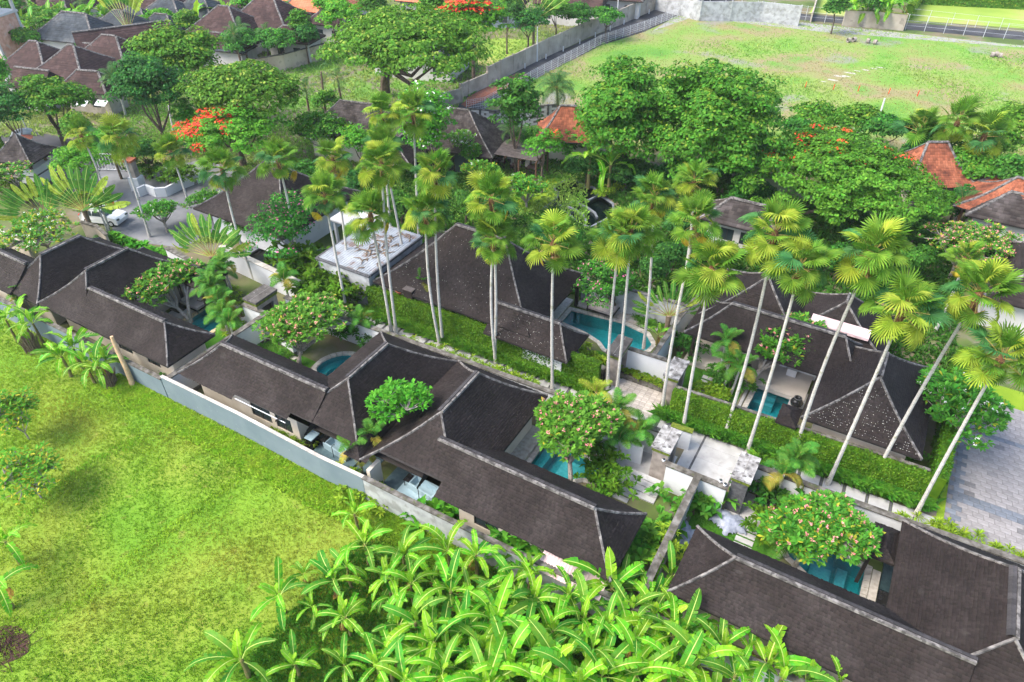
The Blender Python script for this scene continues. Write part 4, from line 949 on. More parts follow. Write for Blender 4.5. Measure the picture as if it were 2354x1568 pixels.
def table(p, w, d, rz, label):
    r = empty('dining_table', p, rz, label, 'table')
    MB().box(-w / 2, -d / 2, .70, w / 2, d / 2, .75).build('table_top', M['wood'], r)
    for x in (-w / 2 + .03, w / 2 - .1):
        for y in (-d / 2 + .03, d / 2 - .1): MB().box(x, y, 0, x + .07, y + .07, .70).build('leg', M['wood'], r)
table(at(1195, 1150, .03, 2), .85, .85, .2, 'square wooden table at the front edge of the dining deck')
table(at(1300, 1165, .03, 2), .85, .85, .2, 'square wooden table just under the right pergola post')
table(at(1080, 1110, .03, 2), .85, .85, .2, 'square wooden table at the left end of the dining deck')
table(at(1200, 1075, .03, 2), 2.6, .9, .2, 'long dining table under the pergola, left half')
table(at(1300, 1095, .03, 2), 2.2, .9, .2, 'long dining table under the pergola, right half')
for x, y, rz, lb in ((1175, 1125, 0, 'cream chair behind the front deck table'), (1215, 1140, -1.5, 'cream chair right of the front deck table'), (1325, 1160, -1.5, 'cream chair right of the table at the pergola post'), (1275, 1140, .3, 'cream chair behind the table at the pergola post'),
                     (1055, 1090, .5, 'cream chair left of the leftmost deck table'), (1105, 1108, -1.5, 'cream chair right of the leftmost deck table'), (1160, 1088, 3, 'first cream chair along the long table from the left'), (1185, 1093, 3, 'second cream chair along the long table from the left'), (1228, 1098, 3, 'third cream chair along the long table from the left'),
                     (1285, 1115, 3, 'cream chair at the left of the right hand long table'), (1312, 1120, 3, 'cream chair in the middle of the right hand long table'), (1350, 1118, 2.6, 'cream chair at the right end of the right hand long table'), (1135, 1070, .8, 'cream chair at the head of the long table')):
    chair(at(x, y, .03, 2), rz + .2, lb, 'cream dining chairs on the deck')
# whitewashed block wall with piers, built of single blocks
bwp = [at(690, 742, 2.4, 2).xy, at(860, 728, 2.4, 2).xy, at(1060, 745, 2.4, 2).xy, at(1350, 712, 2.4, 2).xy, at(1480, 700, 2.4, 2).xy]
bw = empty('block_wall', (*bwp[0], 0), 0, 'whitewashed concrete block wall with dark piers below the end of the road', 'wall')
blk = MB().box(-.47, -.09, 0, .47, .09, .26).mesh('block', M['whiteblock']); nb = 0
for p, q in zip(bwp[:-1], bwp[1:]):
    L_ = (q - p).length; d = (q - p) / L_; rz = math.atan2(d.y, d.x); k = int(L_ / .96)
    b = MB(); seg_prism(b, tuple(p), tuple(q), .12, 0, 2.35); b.build('mortar_core', M['joint'], bw, loc=-bw.location)
    for r_ in range(8):
        for i in range(k):
            if nb >= 300: break
            t = (i + .5 + (.5 if r_ % 2 else 0)) * L_ / k
            if t > L_ - .3: continue
            c = p + d * t; link('block', blk, bw, (c.x - bwp[0].x, c.y - bwp[0].y, .05 + r_ * .285), (0, 0, rz)); nb += 1
    MB().box(0, -.14, 2.36, L_, .14, 2.44, rz, tuple(p)).build('coping', M['coping'], bw, loc=-bw.location)
    for t in (0, L_ / 2): c = p + d * t; MB().box(-.11, -.2, 0, .11, .12, 2.5, rz, tuple(c)).build('pier', M['slate'], bw, loc=-bw.location)
# road walls and fences
wall([at(830, 665, 0, 2).xy, at(880, 640, 0, 2).xy, at(1010, 582, 0, 2).xy], 1.9, .2, 'concrete', None, 'low concrete wall panels behind the crown of the spreading tree, beside the red littered road', post=3.0, panels=True, name='road_wall')
wall([at(1010, 578, 0, 2).xy, at(1340, 412, 0, 2).xy, at(1700, 245, 0, 2).xy, at(1880, 176, 0, 2).xy, at(2240, 18, 0, 2).xy, at(2700, -180, 0, 2).xy], 2.6, .2, 'concrete', None, 'long stained concrete wall running up along the asphalt road', post=3.4, panels=True, name='road_wall', posth=.1)
wall([at(680, 625, 2, 2).xy, at(830, 585, 2, 2).xy], 1.8, .2, 'concrete', None, 'short grey wall joint at the foot of the road', post=3, panels=True, name='road_wall')
wall([at(470, 985, 2.2, 0).xy] and [at(495, 160, 2.2).xy, at(560, 140, 2.2).xy, at(650, 126, 2.2).xy, at(745, 101, 2.2).xy], 2.2, .25, 'peach', 'coping', 'peach plastered wall with dark streaks behind the overgrown plot')
wall([at(0, 0, 2.2, 3).xy + Vector((-8, 2)), at(190, 10, 3.2, 3).xy, at(600, 15, 3.2, 3).xy, at(860, 42, 3.2, 3).xy], 3.2, .25, 'stainwhite', None, 'tall white stained warehouse wall at the top of the field', post=6, panels=True)
wall([at(1160, 68, 2.6, 3).xy, at(1385, 80, 2.6, 3).xy, at(1570, 98, 2.6, 3).xy], 2.6, .25, 'concrete', 'moss', 'grey block wall with a grassy top beyond the far road', post=5, panels=True)
wall([at(930, 90, 1.5, 3).xy, at(975, -60, 1.5, 3).xy], 1.6, .25, 'concrete', None, 'low grey wall running away from the warehouse corner')
def fence(pts, h, sp, label, wires, lean=0, name='metal_fence', rr=.035, verticals=0):
    pts = [Vector(p) for p in pts]; r = empty(name, (pts[0].x, pts[0].y, 0), 0, label, 'fence'); o = pts[0]
    for p, q in zip(pts[:-1], pts[1:]):
        L_ = (q - p).length; d = (q - p) / L_; k = max(1, round(L_ / sp))
        for i in range(k + (1 if q is pts[-1] else 0)):
            c = p + d * (L_ * i / k) - o
            MB().tube([(c.x, c.y, 0), (c.x + random.uniform(-.03, .03), c.y, h)], rr, 5).build('fence_post', M['galv'], r)
            if i < k and wires:
                c2 = p + d * (L_ * (i + 1) / k) - o; b = MB()
                for w in wires: b.tube([(c.x, c.y, w * h), (c2.x, c2.y, w * h)], .014, 3, cap=False)
                for v in range(verticals):
                    u = c.lerp(c2, (v + 1) / (verticals + 1)); b.tube([(u.x, u.y, wires[0] * h), (u.x, u.y, wires[-1] * h)], .011, 3, cap=False)
                b.build('mesh_panel', M['galv'], r)
    return r
fence([at(1070, 256).xy + Vector((.2, 0)), at(1115, 250).xy, at(1235, 180).xy, at(1380, 103).xy, at(1480, 70).xy, at(1592, 24).xy], 1.5, 1.9, 'grey metal barrier fence along the right edge of the asphalt road', [.08, .3, .5, .7, .85, .98], verticals=7)
fence([at(1592, 26).xy, at(1700, 32).xy, at(1850, 49).xy, at(2080, 69).xy, at(2353, 95).xy, at(2600, 122).xy], 2.5, 3.0, 'tall thin post and wire fence between the vacant field and the far road', [.3, .6, .97], verticals=0, rr=.045)
fence([at(2080, 46).xy, at(2353, 76).xy, at(2600, 100).xy], 2.0, 3.6, 'thin post fence in front of the far lawn', [.5, .95])
kp = empty('kerb_posts', (0, 0, 0)); bpy.data.objects.remove(kp)
for i in range(16):
    t = i / 15; p = at(862 + (1240 - 862) * min(1, t * 1.0), 0, 0, 0) if False else None
lpts = [at(840, 655, 0, 2), at(1000, 575, 0, 2), at(1340, 425, 0, 2), at(1880, 185, 0, 2), at(2210, 45, 0, 2)]
n_b = 0
post_me = MB().tube([(0, 0, 0), (0, 0, .75)], .09, 6).mesh('bollard', M['whitemetal'])
for p, q in zip(lpts[:-1], lpts[1:]):
    k = int((q - p).length / 4.2)
    for i in range(k):
        c = p.lerp(q, (i + .5) / k); o = link('bollard', post_me, None, tuple(c)); tag(o, 'little white marker post at the foot of the long road wall', 'marker post', 'marker posts along the road wall')
# utility poles
def pole(bx, by, tx, ty, label, m='palehut', r0=.14, arm=False, t=0, name='utility_pole', wood=False):
    b = at(bx, by, 0, t); x, y = px(t, tx, ty); h, top = height_over(b, x, y); h = max(3, min(h, 14))
    r = empty(name, b, 0, label, 'pole')
    MB().tube([(0, 0, 0), ((top.x - b.x) * .8, (top.y - b.y) * .8, h)], [r0, r0 * .7], 8).build('pole_shaft', M[m], r)
    if arm: MB().box(-.7, -.05, h - .4, .7, .05, h - .3).build('cross_arm', M[m], r)
    return r
pole(1341, 415, 1344, 180, 'tall white pole standing against the road wall', 'whitemetal', t=2, r0=.12)
pole(1878, 175, 1886, 0, 'white pole further up the road wall', 'whitemetal', t=2, r0=.12)
pole(645, 115, 633, 40, 'grey concrete utility pole among the village roofs', 'palehut', arm=True)
pole(1368, 822, 1382, 765, 'short white pole behind the right hand shrubs', 'whitemetal', t=3)
pole(310, 735, 70, 345, 'leaning creeper wrapped utility pole at the left edge', 'peach', t=0) if False else pole(52, 394, 12, 327, 'leaning yellowish utility pole beside the street at left', 'peach', arm=True)
pole(75, 325, 55, 282, 'thin white pole rising behind the small guard post roof', 'whitemetal', r0=.09)
pole(398, 300, 392, 252, 'pale post in front of the dark spreading tree', 'palehut', r0=.12)
pole(310, 72, 298, 0, 'pale pole beside the brown roofs at the top left', 'palehut')
# culvert rings in the field
def rings(p, label, n=3):
    r = empty('concrete_rings', p, random.uniform(0, 3), label, 'concrete pipes'); r.scale = (.6, .6, .6)
    for i in range(n):
        b = MB(); k = 12; x = (-.9, .9, 0)[i % 3]; y = (0, .2, 1.0)[i % 3]
        for j in range(k):
            a0, a1 = 2 * math.pi * j / k, 2 * math.pi * (j + 1) / k
            for r0_, r1_, flip in ((.62, .62, 0), (.5, .5, 1)):
                b.face([(x + .4, y + r0_ * math.cos(a0), .62 + r0_ * math.sin(a0)), (x + .4, y + r0_ * math.cos(a1), .62 + r0_ * math.sin(a1)), (x - .4, y + r0_ * math.cos(a1), .62 + r0_ * math.sin(a1)), (x - .4, y + r0_ * math.cos(a0), .62 + r0_ * math.sin(a0))])
            for e in (.4, -.4): b.face([(x + e, y + .62 * math.cos(a0), .62 + .62 * math.sin(a0)), (x + e, y + .62 * math.cos(a1), .62 + .62 * math.sin(a1)), (x + e, y + .5 * math.cos(a1), .62 + .5 * math.sin(a1)), (x + e, y + .5 * math.cos(a0), .62 + .5 * math.sin(a0))])
        b.build('pipe_ring', M['stonewall'], r)
rings(at(2160, 388, 0, 3), 'three pale concrete pipe rings in the field, far right'); rings(at(1325, 295, 0, 3), 'two pale pipe rings in the middle of the field', 2); rings(at(1190, 285, 0, 3), 'half buried pipe ring with a green tuft in the field', 2)
for x, y in ((880, 590), (1068, 606), (1235, 615), (1440, 632), (1633, 648)):
    o = MB().tube([(0, 0, 0), (.05, 0, .8)], .06, 5).build('survey_stake', M['flame_flower'], None, loc=at(x, y, 0, 3)); tag(o, 'thin red survey stake standing in the vacant field', 'stake', 'red survey stakes in the field')
b = MB()
for i in range(9):
    p = at(1010 + i * 46 + random.uniform(-10, 10), 545 - i * 12 + random.uniform(-8, 8), 0, 3); s_ = random.uniform(.3, 1.1)
    b.prism([(p.x + s_ * math.cos(a) * (1 + .4 * math.sin(3 * a + i)), p.y + .4 * s_ * math.sin(a)) for a in np.linspace(0, 5.6, 8)], .013, .03)
tag(b.build('bare_patch', mat('pale_sand', [(.33, .31, .26), (.42, .40, .35)], 2), None), kind='structure')

# ------------------------------------------------------------------ village at the top left
def ZA(x, y): return x * .1712, y * .1712
def ZB(x, y): return 402.3 + x * .1712, y * .1712
VR = R(13)
def house(c, w, d, ze, zr, label, mt='browntile', rz=VR, kind='hip', m='palehut', ridge=None, z=None, ax='x', cap='mortar', ins=.7):
    """c is the picture point of the middle of the near eave"""
    p = at(c[0], c[1], ze); ux, uy = math.cos(rz), math.sin(rz)
    o = Vector((p.x - uy * d / 2, p.y + ux * d / 2, 0)); r = empty('village_house', o, rz, label, 'house')
    e = min(w, d) / 2 * .95 if kind == 'hip' else -.01
    if kind == 'pyramid': e = (w if ax == 'x' else d) / 2 - .15
    if ax == 'x': r0, r1 = -w / 2 + e, w / 2 - e
    else: r0, r1 = -d / 2 + e, d / 2 - e
    hip(r, -w / 2, w / 2, -d / 2, d / 2, ze, zr, r0, r1, ax, sw=.42, sh=.34, mt=mt, kind_name='roof_tiles', cap=cap, capw=.3, curve=.4, lift=.05, hipcap=(kind != 'gable'))
    op = ((0, 1.2, 2.4, .9, 2.1), (0, w - 2 * ins - 2.6, w - 2 * ins - 1.4, .9, 2.1)) if w > 6 else ()
    walls(r, -w / 2 + ins, w / 2 - ins, -d / 2 + ins, d / 2 - ins, ze - .14, m, openings=op)
    return r
house(ZA(815, 560), 12, 8, 3.6, 6.6, 'dark grey tiled hip roof house above the unfinished block wall', 'greytile')
house(ZA(1400, 480), 9, 8, 3.6, 6.2, 'weathered grey hip roof behind the dark grey tiled house', 'greytile')
house(ZA(1770, 745), 12.5, 7, 3.4, 6.4, 'long brown gabled house with white gable walls', kind='gable', rz=R(60))
house(ZA(250, 990), 9, 8, 3.2, 6.2, 'brown hip roof house nearest the left edge')
house(ZA(720, 1090), 9.5, 9, 3.2, 6.4, 'large brown hip roof with pale hip tiles in the centre of the left cluster')
house(ZA(1280, 900), 10, 8, 3.2, 6.2, 'brown hip roof half behind the dark blue palm')
house(ZA(1050, 860), 6.5, 5, 3.2, 5.2, 'small brown roof between two larger brown roofs')
house(ZA(1080, 1240), 7.5, 4.6, 3.0, 4.9, 'brown roof over the grey walled outbuilding with two tin awnings', m='concrete', rz=VR + R(4))
house(ZA(320, 1200), 5.5, 4.5, 3.0, 4.8, 'low brown roof with a pale gable at the far left', kind='gable')
house(ZA(450, 150), 14, 9, 3.4, 7, 'big brown roof at the top left corner behind the banana grove')
house(ZA(150, 190), 8, 7, 3.2, 6, 'brown roof below the white water tank at the top left')
house(ZA(1760, 190), 13, 9, 3.4, 6.6, 'brown roofed house behind the leaning palm trunks')
house(ZA(2080, 300), 10, 8, 3.4, 6.0, 'grey brown hip roof with pale ridge, right of the tall palms', 'greytile')
house(ZA(1660, 400), 9, 7, 3.2, 5.6, 'blue grey tiled roof behind the fan shaped palm', 'greytile')
house(ZA(2050, 440), 7.5, 5.5, 3.2, 5.2, 'dark tiled roof with a broken pale corner', 'greytile')
house(ZB(170, 280), 9.5, 8, 3.4, 6.2, 'blue grey hip roof at the upper centre of the village', 'greytile')
house(ZB(480, 500), 10.5, 9, 3.3, 6.6, 'wide brown hip roof above the yellow green mango tree')
house(ZB(1060, 400), 11.5, 9.5, 3.4, 7.2, 'big brown hip roof above a white side wall')
house(ZB(1480, 570), 8, 5, 3.0, 4.6, 'brown lean roof over a whitewashed shed by the peach wall', m='palehut')
house(ZB(540, 650), 9, 5, 3.0, 4.4, 'brown lower roof running towards the yellow green mango tree')
house(ZB(1860, 170), 12, 9, 4.2, 8.4, 'bright orange tiled hip roof at the top of the village', 'orangetile')
house(ZB(1570, 160), 5.5, 5, 3.6, 5.6, 'small orange tiled roof beside the bright orange hip roof', 'orangetile')
house(ZB(1420, 150), 5, 5, 3.4, 5.2, 'tiny orange tiled roof furthest left of the orange roofs', 'orangetile')
house(ZB(860, 100), 9, 6, 3.2, 5.2, 'brown gabled roof behind the banana plant at the top', kind='gable')
house(ZB(2010, 340), 8, 7, 3.0, 5.4, 'red brown roof under the edge of the spreading tree')
house(ZB(700, 700), 5.0, 4.0, 2.8, 3.4, 'white annex with a flat grey sheet roof under the mango tree', 'greytile', cap=None)
house(px(2, 1060, 60), 8, 7, 3.2, 5.8, 'blue walled house beside the red flowering tree', m='greywall')
house(px(2, 1540, 40), 12, 8, 3.4, 6.6, 'brown roofed house with pale gable left of the white building', kind='gable')
house(px(2, 560, 20), 10, 8, 3.4, 6.4, 'orange roof peeping over the spreading tree', 'orangetile')
house(px(0, 720, 12), 9, 8, 3.4, 6, 'brown roof just left of the spreading tree top')
house(px(2, 480, 400), 13, 9, 3.0, 5.2, 'pale shed roof glimpsed through the spreading tree', 'greytile', cap=None)
# white two storey building at the top
wb = empty('white_building', at(1880, 70, 0, 2) + Vector((0, 6, 0)), R(52), 'white two storey building with tall narrow windows beside the road', 'building')
walls(wb, -10, 12, -4, 5, 7.5, 'white', openings=tuple((0, 2.0 + i * 3.2, 2.9 + i * 3.2, 4.4, 6.2) for i in range(6)) + ((3, 2, 3, 4.4, 6.2),)); MB().box(-10.3, -4.3, 7.5, 12.3, 5.3, 7.8).build('roof_slab', M['palehut'], wb)
# unfinished block house and brick tower
ub = empty('unfinished_building', at(*ZA(700, 760), 0), R(14), 'unfinished block building with bare timber rafters', 'building')
walls(ub, -7, 6, -1.5, 5.5, 3.0, 'concrete', openings=((0, 1.5, 2.6, 1.0, 1.8), (0, 5.5, 6.6, 1.0, 1.8), (0, 9.5, 10.6, 1.0, 1.8)))
for i in range(14): MB().box(-6.6 + i * .95, -1.3, 3.0, -6.5 + i * .95, 5.3, 3.12).build('rafter', M['peach'], ub)
MB().box(-7, .6, 3.13, 6, .75, 3.25).build('roof_beam', M['peach'], ub)
tw = empty('brick_tower', at(*ZA(110, 860), 0), R(16), 'unfinished brick tower with bare concrete columns on top', 'tower')
for (x0, y0, x1, y1) in ((-3, -2.5, 2.6, -2.3), (2.4, -2.3, 2.6, 2.5), (-3, -2.3, -2.8, 2.5), (-2.8, 2.3, 2.4, 2.5)):
    MB().box(x0, y0, 0, x1, y1, 7.0).build('brick_wall', M['redbrick'], tw)
for x in (-3.1, -.3, 2.35):
    for y in (-2.6, 2.3): MB().box(x, y, 0, x + .35, y + .35, 10.5).build('column', M['palehut'], tw)
MB().box(-3.2, -2.7, 6.9, 2.8, 2.8, 7.2).build('floor_beam', M['palehut'], tw); MB().box(-3.2, -2.7, 10.5, 2.8, 2.8, 10.8).build('top_slab', M['palehut'], tw)
for x, lb in ((1130, 'left tin awning on the grey outbuilding wall'), (1390, 'right tin awning on the grey outbuilding wall')):
    o = MB(); o.face([(-.8, 0, 2.2), (.8, 0, 2.2), (.8, -.8, 1.8), (-.8, -.8, 1.8)]); o.face([(-.8, -.8, 1.78), (.8, -.8, 1.78), (.8, 0, 2.18), (-.8, 0, 2.18)]); o.box(-.8, -.83, 1.76, .8, -.80, 1.82)
    ow = o.build('tin_awning', M['galv'], None, loc=at(*ZA(x, 1370), 2.0) - Vector((0, 0, 2.0))); ow.rotation_euler = (0, 0, VR); tag(ow, lb, 'awning')
wt_ = empty('water_tank', at(*ZA(140, 60), 5), 0, 'white cylindrical water tank at the top left corner', 'water tank')
MB().lathe([(.0, 1.6), (.7, 1.5), (.8, 1.2), (.8, 0), (0, 0)], 14).build('tank_body', M['white'], wt_, smooth=True)
for x, y in ((-.6, -.6), (.6, -.6), (.6, .6), (-.6, .6)): MB().box(x - .05, y - .05, -5, x + .05, y + .05, 0).build('leg', M['galv'], wt_)
sr = MB(); sr.face([(-3.5, -1.6, 3.3), (3.5, -1.6, 3.3), (3.5, 1.6, 3.8), (-3.5, 1.6, 3.8)]); sr.box(-3.4, -1.5, 0, 3.4, 1.5, 3.2)
o = sr.build('sheet_roof_shed', M['metalroof'], None, loc=at(*ZA(500, 620), 0) + Vector((-2, 1, 0))); o.rotation_euler = (0, 0, R(40)); tag(o, 'white sheet metal roof shed left of the unfinished building', 'shed')
# red tiled pavilions on the right
def redroof(c, w, d, ze, zr, label, rz=R(20), kind='hip', t=0, mt='redtile', ridge=1.0, ax='x'):
    p = at(c[0], c[1], ze, t); r = empty('tiled_pavilion', (p.x, p.y, 0), rz, label, 'pavilion')
    hip(r, -w / 2, w / 2, -d / 2, d / 2, ze, zr, -ridge, ridge, ax, sw=.24, sh=.26, mt=mt, kind_name='roof_tiles', curve=1.6, capw=.26)
    posts(r, [(x, y) for x in (-w / 2 + .8, w / 2 - .8) for y in (-d / 2 + .8, d / 2 - .8)], ze - .15, .12, 'wood')
    walls(r, -w / 2 + 1.4, w / 2 - 1.4, -d / 2 + 1.4, d / 2 - 1.4, ze - .15, 'cream')
redroof((1550, 880), 7.0, 6.5, 2.8, 5.6, 'curved red tiled roof behind the coconut palm', R(25), t=2)
redroof((1700, 1150), 6.8, 7.5, 2.8, 5.8, 'concave red tiled roof between the three right hand palms', R(30), t=3)
redroof((2300, 1390), 9, 7, 3.0, 5.6, 'red tiled roof at the right edge', R(-10), t=3)
redroof((2330, 1250), 8, 5, 3.0, 4.6, 'upper red tiled roof at the right edge behind a small tree', R(-10), t=3)
house(px(3, 2340, 1530), 9, 6, 2.9, 4.6, 'grey shingled roof just below the red tiled roof at the right edge', 'shingle_pale', rz=R(0))
house(px(6, 430, 20), 7, 4, 2.8, 4.4, 'grey shingled roof behind the middle palms', 'shingle_pale', rz=R(0))
house(px(6, 2360, 560), 6, 10, 2.8, 4.8, 'dark shingled roof at the right edge behind the palms', 'shingle', rz=R(0), ax='y')
house(px(0, 1420, 1), 9, 8, 3, 5.5, 'roof hidden behind the trees at the top', 'browntile')
# guard post, planter wall, gates at the driveway
gp = empty('guard_post', at(82, 415, 0), R(20), 'small guard post with a pyramid thatch roof beside the street', 'guard post')
hip(gp, -2.6, 2.6, -2.2, 2.2, 3.0, 5.2, -.1, .1, sw=.3, sh=.25, mt='shingle_pale', curve=1.6)
MB().box(-1.6, -1.4, 0, 1.6, 1.4, 1.9).build('base_wall', M['white'], gp); MB().box(-1.62, -1.42, 1.1, 1.62, 1.42, 1.25).build('dark_stripe', M['slate'], gp)
posts(gp, [(x, y) for x in (-1.3, 1.3) for y in (-1.1, 1.1)], 2.9, .1, 'wood', 1.9)
dw = [at(920, 1265, 1.0, 1).xy, at(975, 1240, 1.0, 1).xy, at(1040, 1265, 1.0, 1).xy, at(1110, 1260, 1.0, 1).xy, at(1200, 1215, 1.0, 1).xy, at(1335, 1165, 1.0, 1).xy]
wall(dw, 1.0, .25, 'white', None, 'curving low white planter wall beside the driveway')
gp2 = empty('gate_pier', at(940, 1275, 0, 1), .3, 'stone gate pier with a white base at the driveway', 'gate pier')
MB().box(-.55, -.5, 0, .55, .5, 1.5).build('base', M['white'], gp2); MB().box(-.38, -.35, 1.5, .38, .35, 3.2).build('pier_shaft', M['stonewall'], gp2); MB().box(-.5, -.5, 3.2, .5, .5, 3.4).build('pier_cap', M['redtile'], gp2)
gt = empty('driveway_gate', at(780, 1150, 0, 1), R(25), 'white barred metal gate across the driveway', 'gate')
for i in range(12): MB().box(-2.2 + i * .38, -.03, .15, -2.15 + i * .38, .03, 1.9).build('bar', M['whitemetal'], gt)
for z in (.1, 1.9): MB().box(-2.3, -.04, z, 2.3, .04, z + .08).build('rail', M['whitemetal'], gt)
# car and motorbike
def car(p, rz, label):
    r = empty('parked_car', p, rz, label, 'car'); b = MB()
    prof = [(-2.05, .45), (-2.1, .8), (-1.95, .98), (-1.55, 1.42), (-.9, 1.52), (.3, 1.48), (1.0, 1.02), (1.85, .88), (2.1, .65), (2.05, .4)]
    Wd = lambda z: .84 if z < 1.0 else .84 - (z - 1.0) * .35
    for (x0, z0), (x1, z1) in zip(prof[:-1], prof[1:]): b.face([(x0, -Wd(z0), z0), (x1, -Wd(z1), z1), (x1, Wd(z1), z1), (x0, Wd(z0), z0)][::-1])
    for s_ in (-1, 1):
        pts = [(x, s_ * Wd(z), z) for x, z in prof] + [(2.0, s_ * .84, .25), (-2.0, s_ * .84, .25)]; b.face(pts if s_ < 0 else pts[::-1])
    b.face([(2.0, -.84, .25), (-2.0, -.84, .25), (-2.0, .84, .25), (2.0, .84, .25)]); b.face([(2.05, -.84, .4), (2.0, -.84, .25), (2.0, .84, .25), (2.05, .84, .4)]); b.face([(-2.05, .84, .45), (-2.0, .84, .25), (-2.0, -.84, .25), (-2.05, -.84, .45)])
    b.build('body', M['carwhite'], r)
    def q(n_, a, c, d, e, nm='window'):
        m_ = MB(); m_.face([a, c, d, e]); m_.build(nm, M['glass'], r)
    g_ = .012
    q(0, (.35, -.66, 1.47 + g_), (.98, -.80, 1.05 + g_), (.98, .80, 1.05 + g_), (.35, .66, 1.47 + g_), 'windscreen')
    q(0, (-1.9, -.78, 1.03 + g_), (-1.57, -.68, 1.41 + g_), (-1.57, .68, 1.41 + g_), (-1.9, .78, 1.03 + g_), 'rear_window')
    for s_ in (-1, 1):
        for x0, x1 in ((-1.45, -.6), (-.52, .28)): q(0, (x0, s_ * .853, 1.0), (x1 + (.35 if x1 > 0 else 0), s_ * .853, 1.0), (x1, s_ * .70, 1.42), (x0 + .05, s_ * .70, 1.42))
        for x in (-1.3, 1.3):
            w = MB(); w.tube([(x, s_ * .70, .32), (x, s_ * .88, .32)], .32, 14); wo = w.build('wheel', M['glossdark'], r); MB().tube([(x, s_ * .885, .32), (x, s_ * .90, .32)], .19, 10).build('rim', M['galv'], wo)
        MB().box(1.86, s_ * .62 - .16, .68, 2.1, s_ * .62 + .16, .80).build('headlight', M['glass'], r); MB().box(-2.12, s_ * .66 - .12, .80, -2.0, s_ * .66 + .12, .95).build('tail_light', M['flame_flower'], r)
M['carwhite'] = mat('white_car_paint', [(.78, .79, .8)], 1, .2, spec=.6)
car(at(715, 1490, 0, 1) + Vector((0, 0, .015)), R(18), 'white car parked under the left palms beside a red motorbike')
0 and car(at(1225, 1395, 0, 1) + Vector((0, 0, .015)), R(60), 'pale car mostly hidden behind the flat topped shrub in the driveway')
mb = empty('motorbike', at(765, 1400, .015, 1), R(35), 'red scooter parked behind the white car', 'motorbike')
for x in (-.6, .6): MB().tube([(x, -.05, .28), (x, .05, .28)], .28, 14).build('wheel', M['glossdark'], mb)
MB().prism([(-.8, -.14), (-.1, -.17), (.35, -.1), (.35, .1), (-.1, .17), (-.8, .14)], .45, .78).build('body', mat('red_paint', [(.55, .02, .04)], 1, .3), mb)
MB().prism([(.35, -.16), (.5, -.14), (.5, .14), (.35, .16)], .3, 1.0).build('front_shield', M['carwhite'], mb); MB().box(-.7, -.13, .78, 0, .13, .86).build('seat', M['glossdark'], mb)
MB().tube([(.45, -.32, 1.05), (.45, .32, 1.05)], .03, 6).build('handlebar', M['glossdark'], mb)
for (x, y, cz, lb, mm) in ((148, 885, 2.4, 'white market umbrella at the dark street corner', 'white'), (140, 905, 2.2, 'second white market umbrella, just below the first', 'white'), (153, 930, 2.2, 'orange market umbrella on the street corner', 'orangetile')):
    u = empty('umbrella', (*at(x, y, cz, 1).xy, 0), 0, lb, 'umbrella')
    MB().lathe([(0, cz + .35), (.5, cz + .22), (1.1, cz)], 10).build('canopy', M[mm], u); MB().tube([(0, 0, 0), (0, 0, cz + .3)], .03, 5).build('pole', M['galv'], u)
# ------------------------------------------------------------------ leaves and plants
def proj(X, Y, Z):
    dx, dy, dz = X, Y, Z - CAMH
    u = dx * _ch + dy * _sh; v = -dx * _sh + dy * _ch
    dep = v * math.cos(PITCH) - dz * math.sin(PITCH); up = v * math.sin(PITCH) + dz * math.cos(PITCH)
    return CX + FPX * u / dep, CY - FPX * up / dep
def fan_mesh(name, mleaf, R_=1.12, pet=1.25, tilt=25, droop=.35, span=128, n=24, seed=0, sag=.15):
    r = random.Random(seed); b = MB(); pts = []
    for i in range(5):
        t = i / 4; pts.append((pet * t, 0, -sag * t * t))
    b.cur = 1
    b.tube(pts, [.028, .024, .02, .016, .014], 4, cap=False)
    e = pts[-1]; ct, st_ = math.cos(R(tilt)), math.sin(R(tilt)); b.cur = 0
    def T(x, y, z): return (e[0] + x * ct + z * st_, y, e[2] - x * st_ + z * ct)
    for k in range(n):
        a0, a1 = R(-span + 2 * span * k / n), R(-span + 2 * span * (k + 1) / n); am = (a0 + a1) / 2
        Rk = R_ * (1 - .22 * abs(am) / R(span)) * r.uniform(.9, 1.05); ri = .52 * Rk; fz = .035
        cup = .18 * abs(math.sin(am))
        def Q(rr, a, z): return T(rr * math.cos(a), rr * math.sin(a), z + cup * rr * .6 - droop * (rr / R_) ** 2.6 * (.6 + .4 * abs(math.cos(am))))
        jt = r.uniform(-.04, .04); c = T(0, 0, 0)
        ml, mr, mc, tip = Q(ri, a0 + .01, -fz), Q(ri, a1 - .01, -fz), Q(ri * 1.02, am, fz), Q(Rk, am + jt, -r.uniform(0, .12))
        m2l, m2r = Q(.8 * Rk, am - (a1 - a0) * .26 + jt * .5, 0), Q(.8 * Rk, am + (a1 - a0) * .26 + jt * .5, 0)
        b.face([c, ml, mc]); b.face([c, mc, mr]); b.face([ml, m2l, mc]); b.face([mc, m2r, mr]); b.face([mc, m2l, tip, m2r])
    return b.mesh(name, [M[mleaf], M['petiole']])
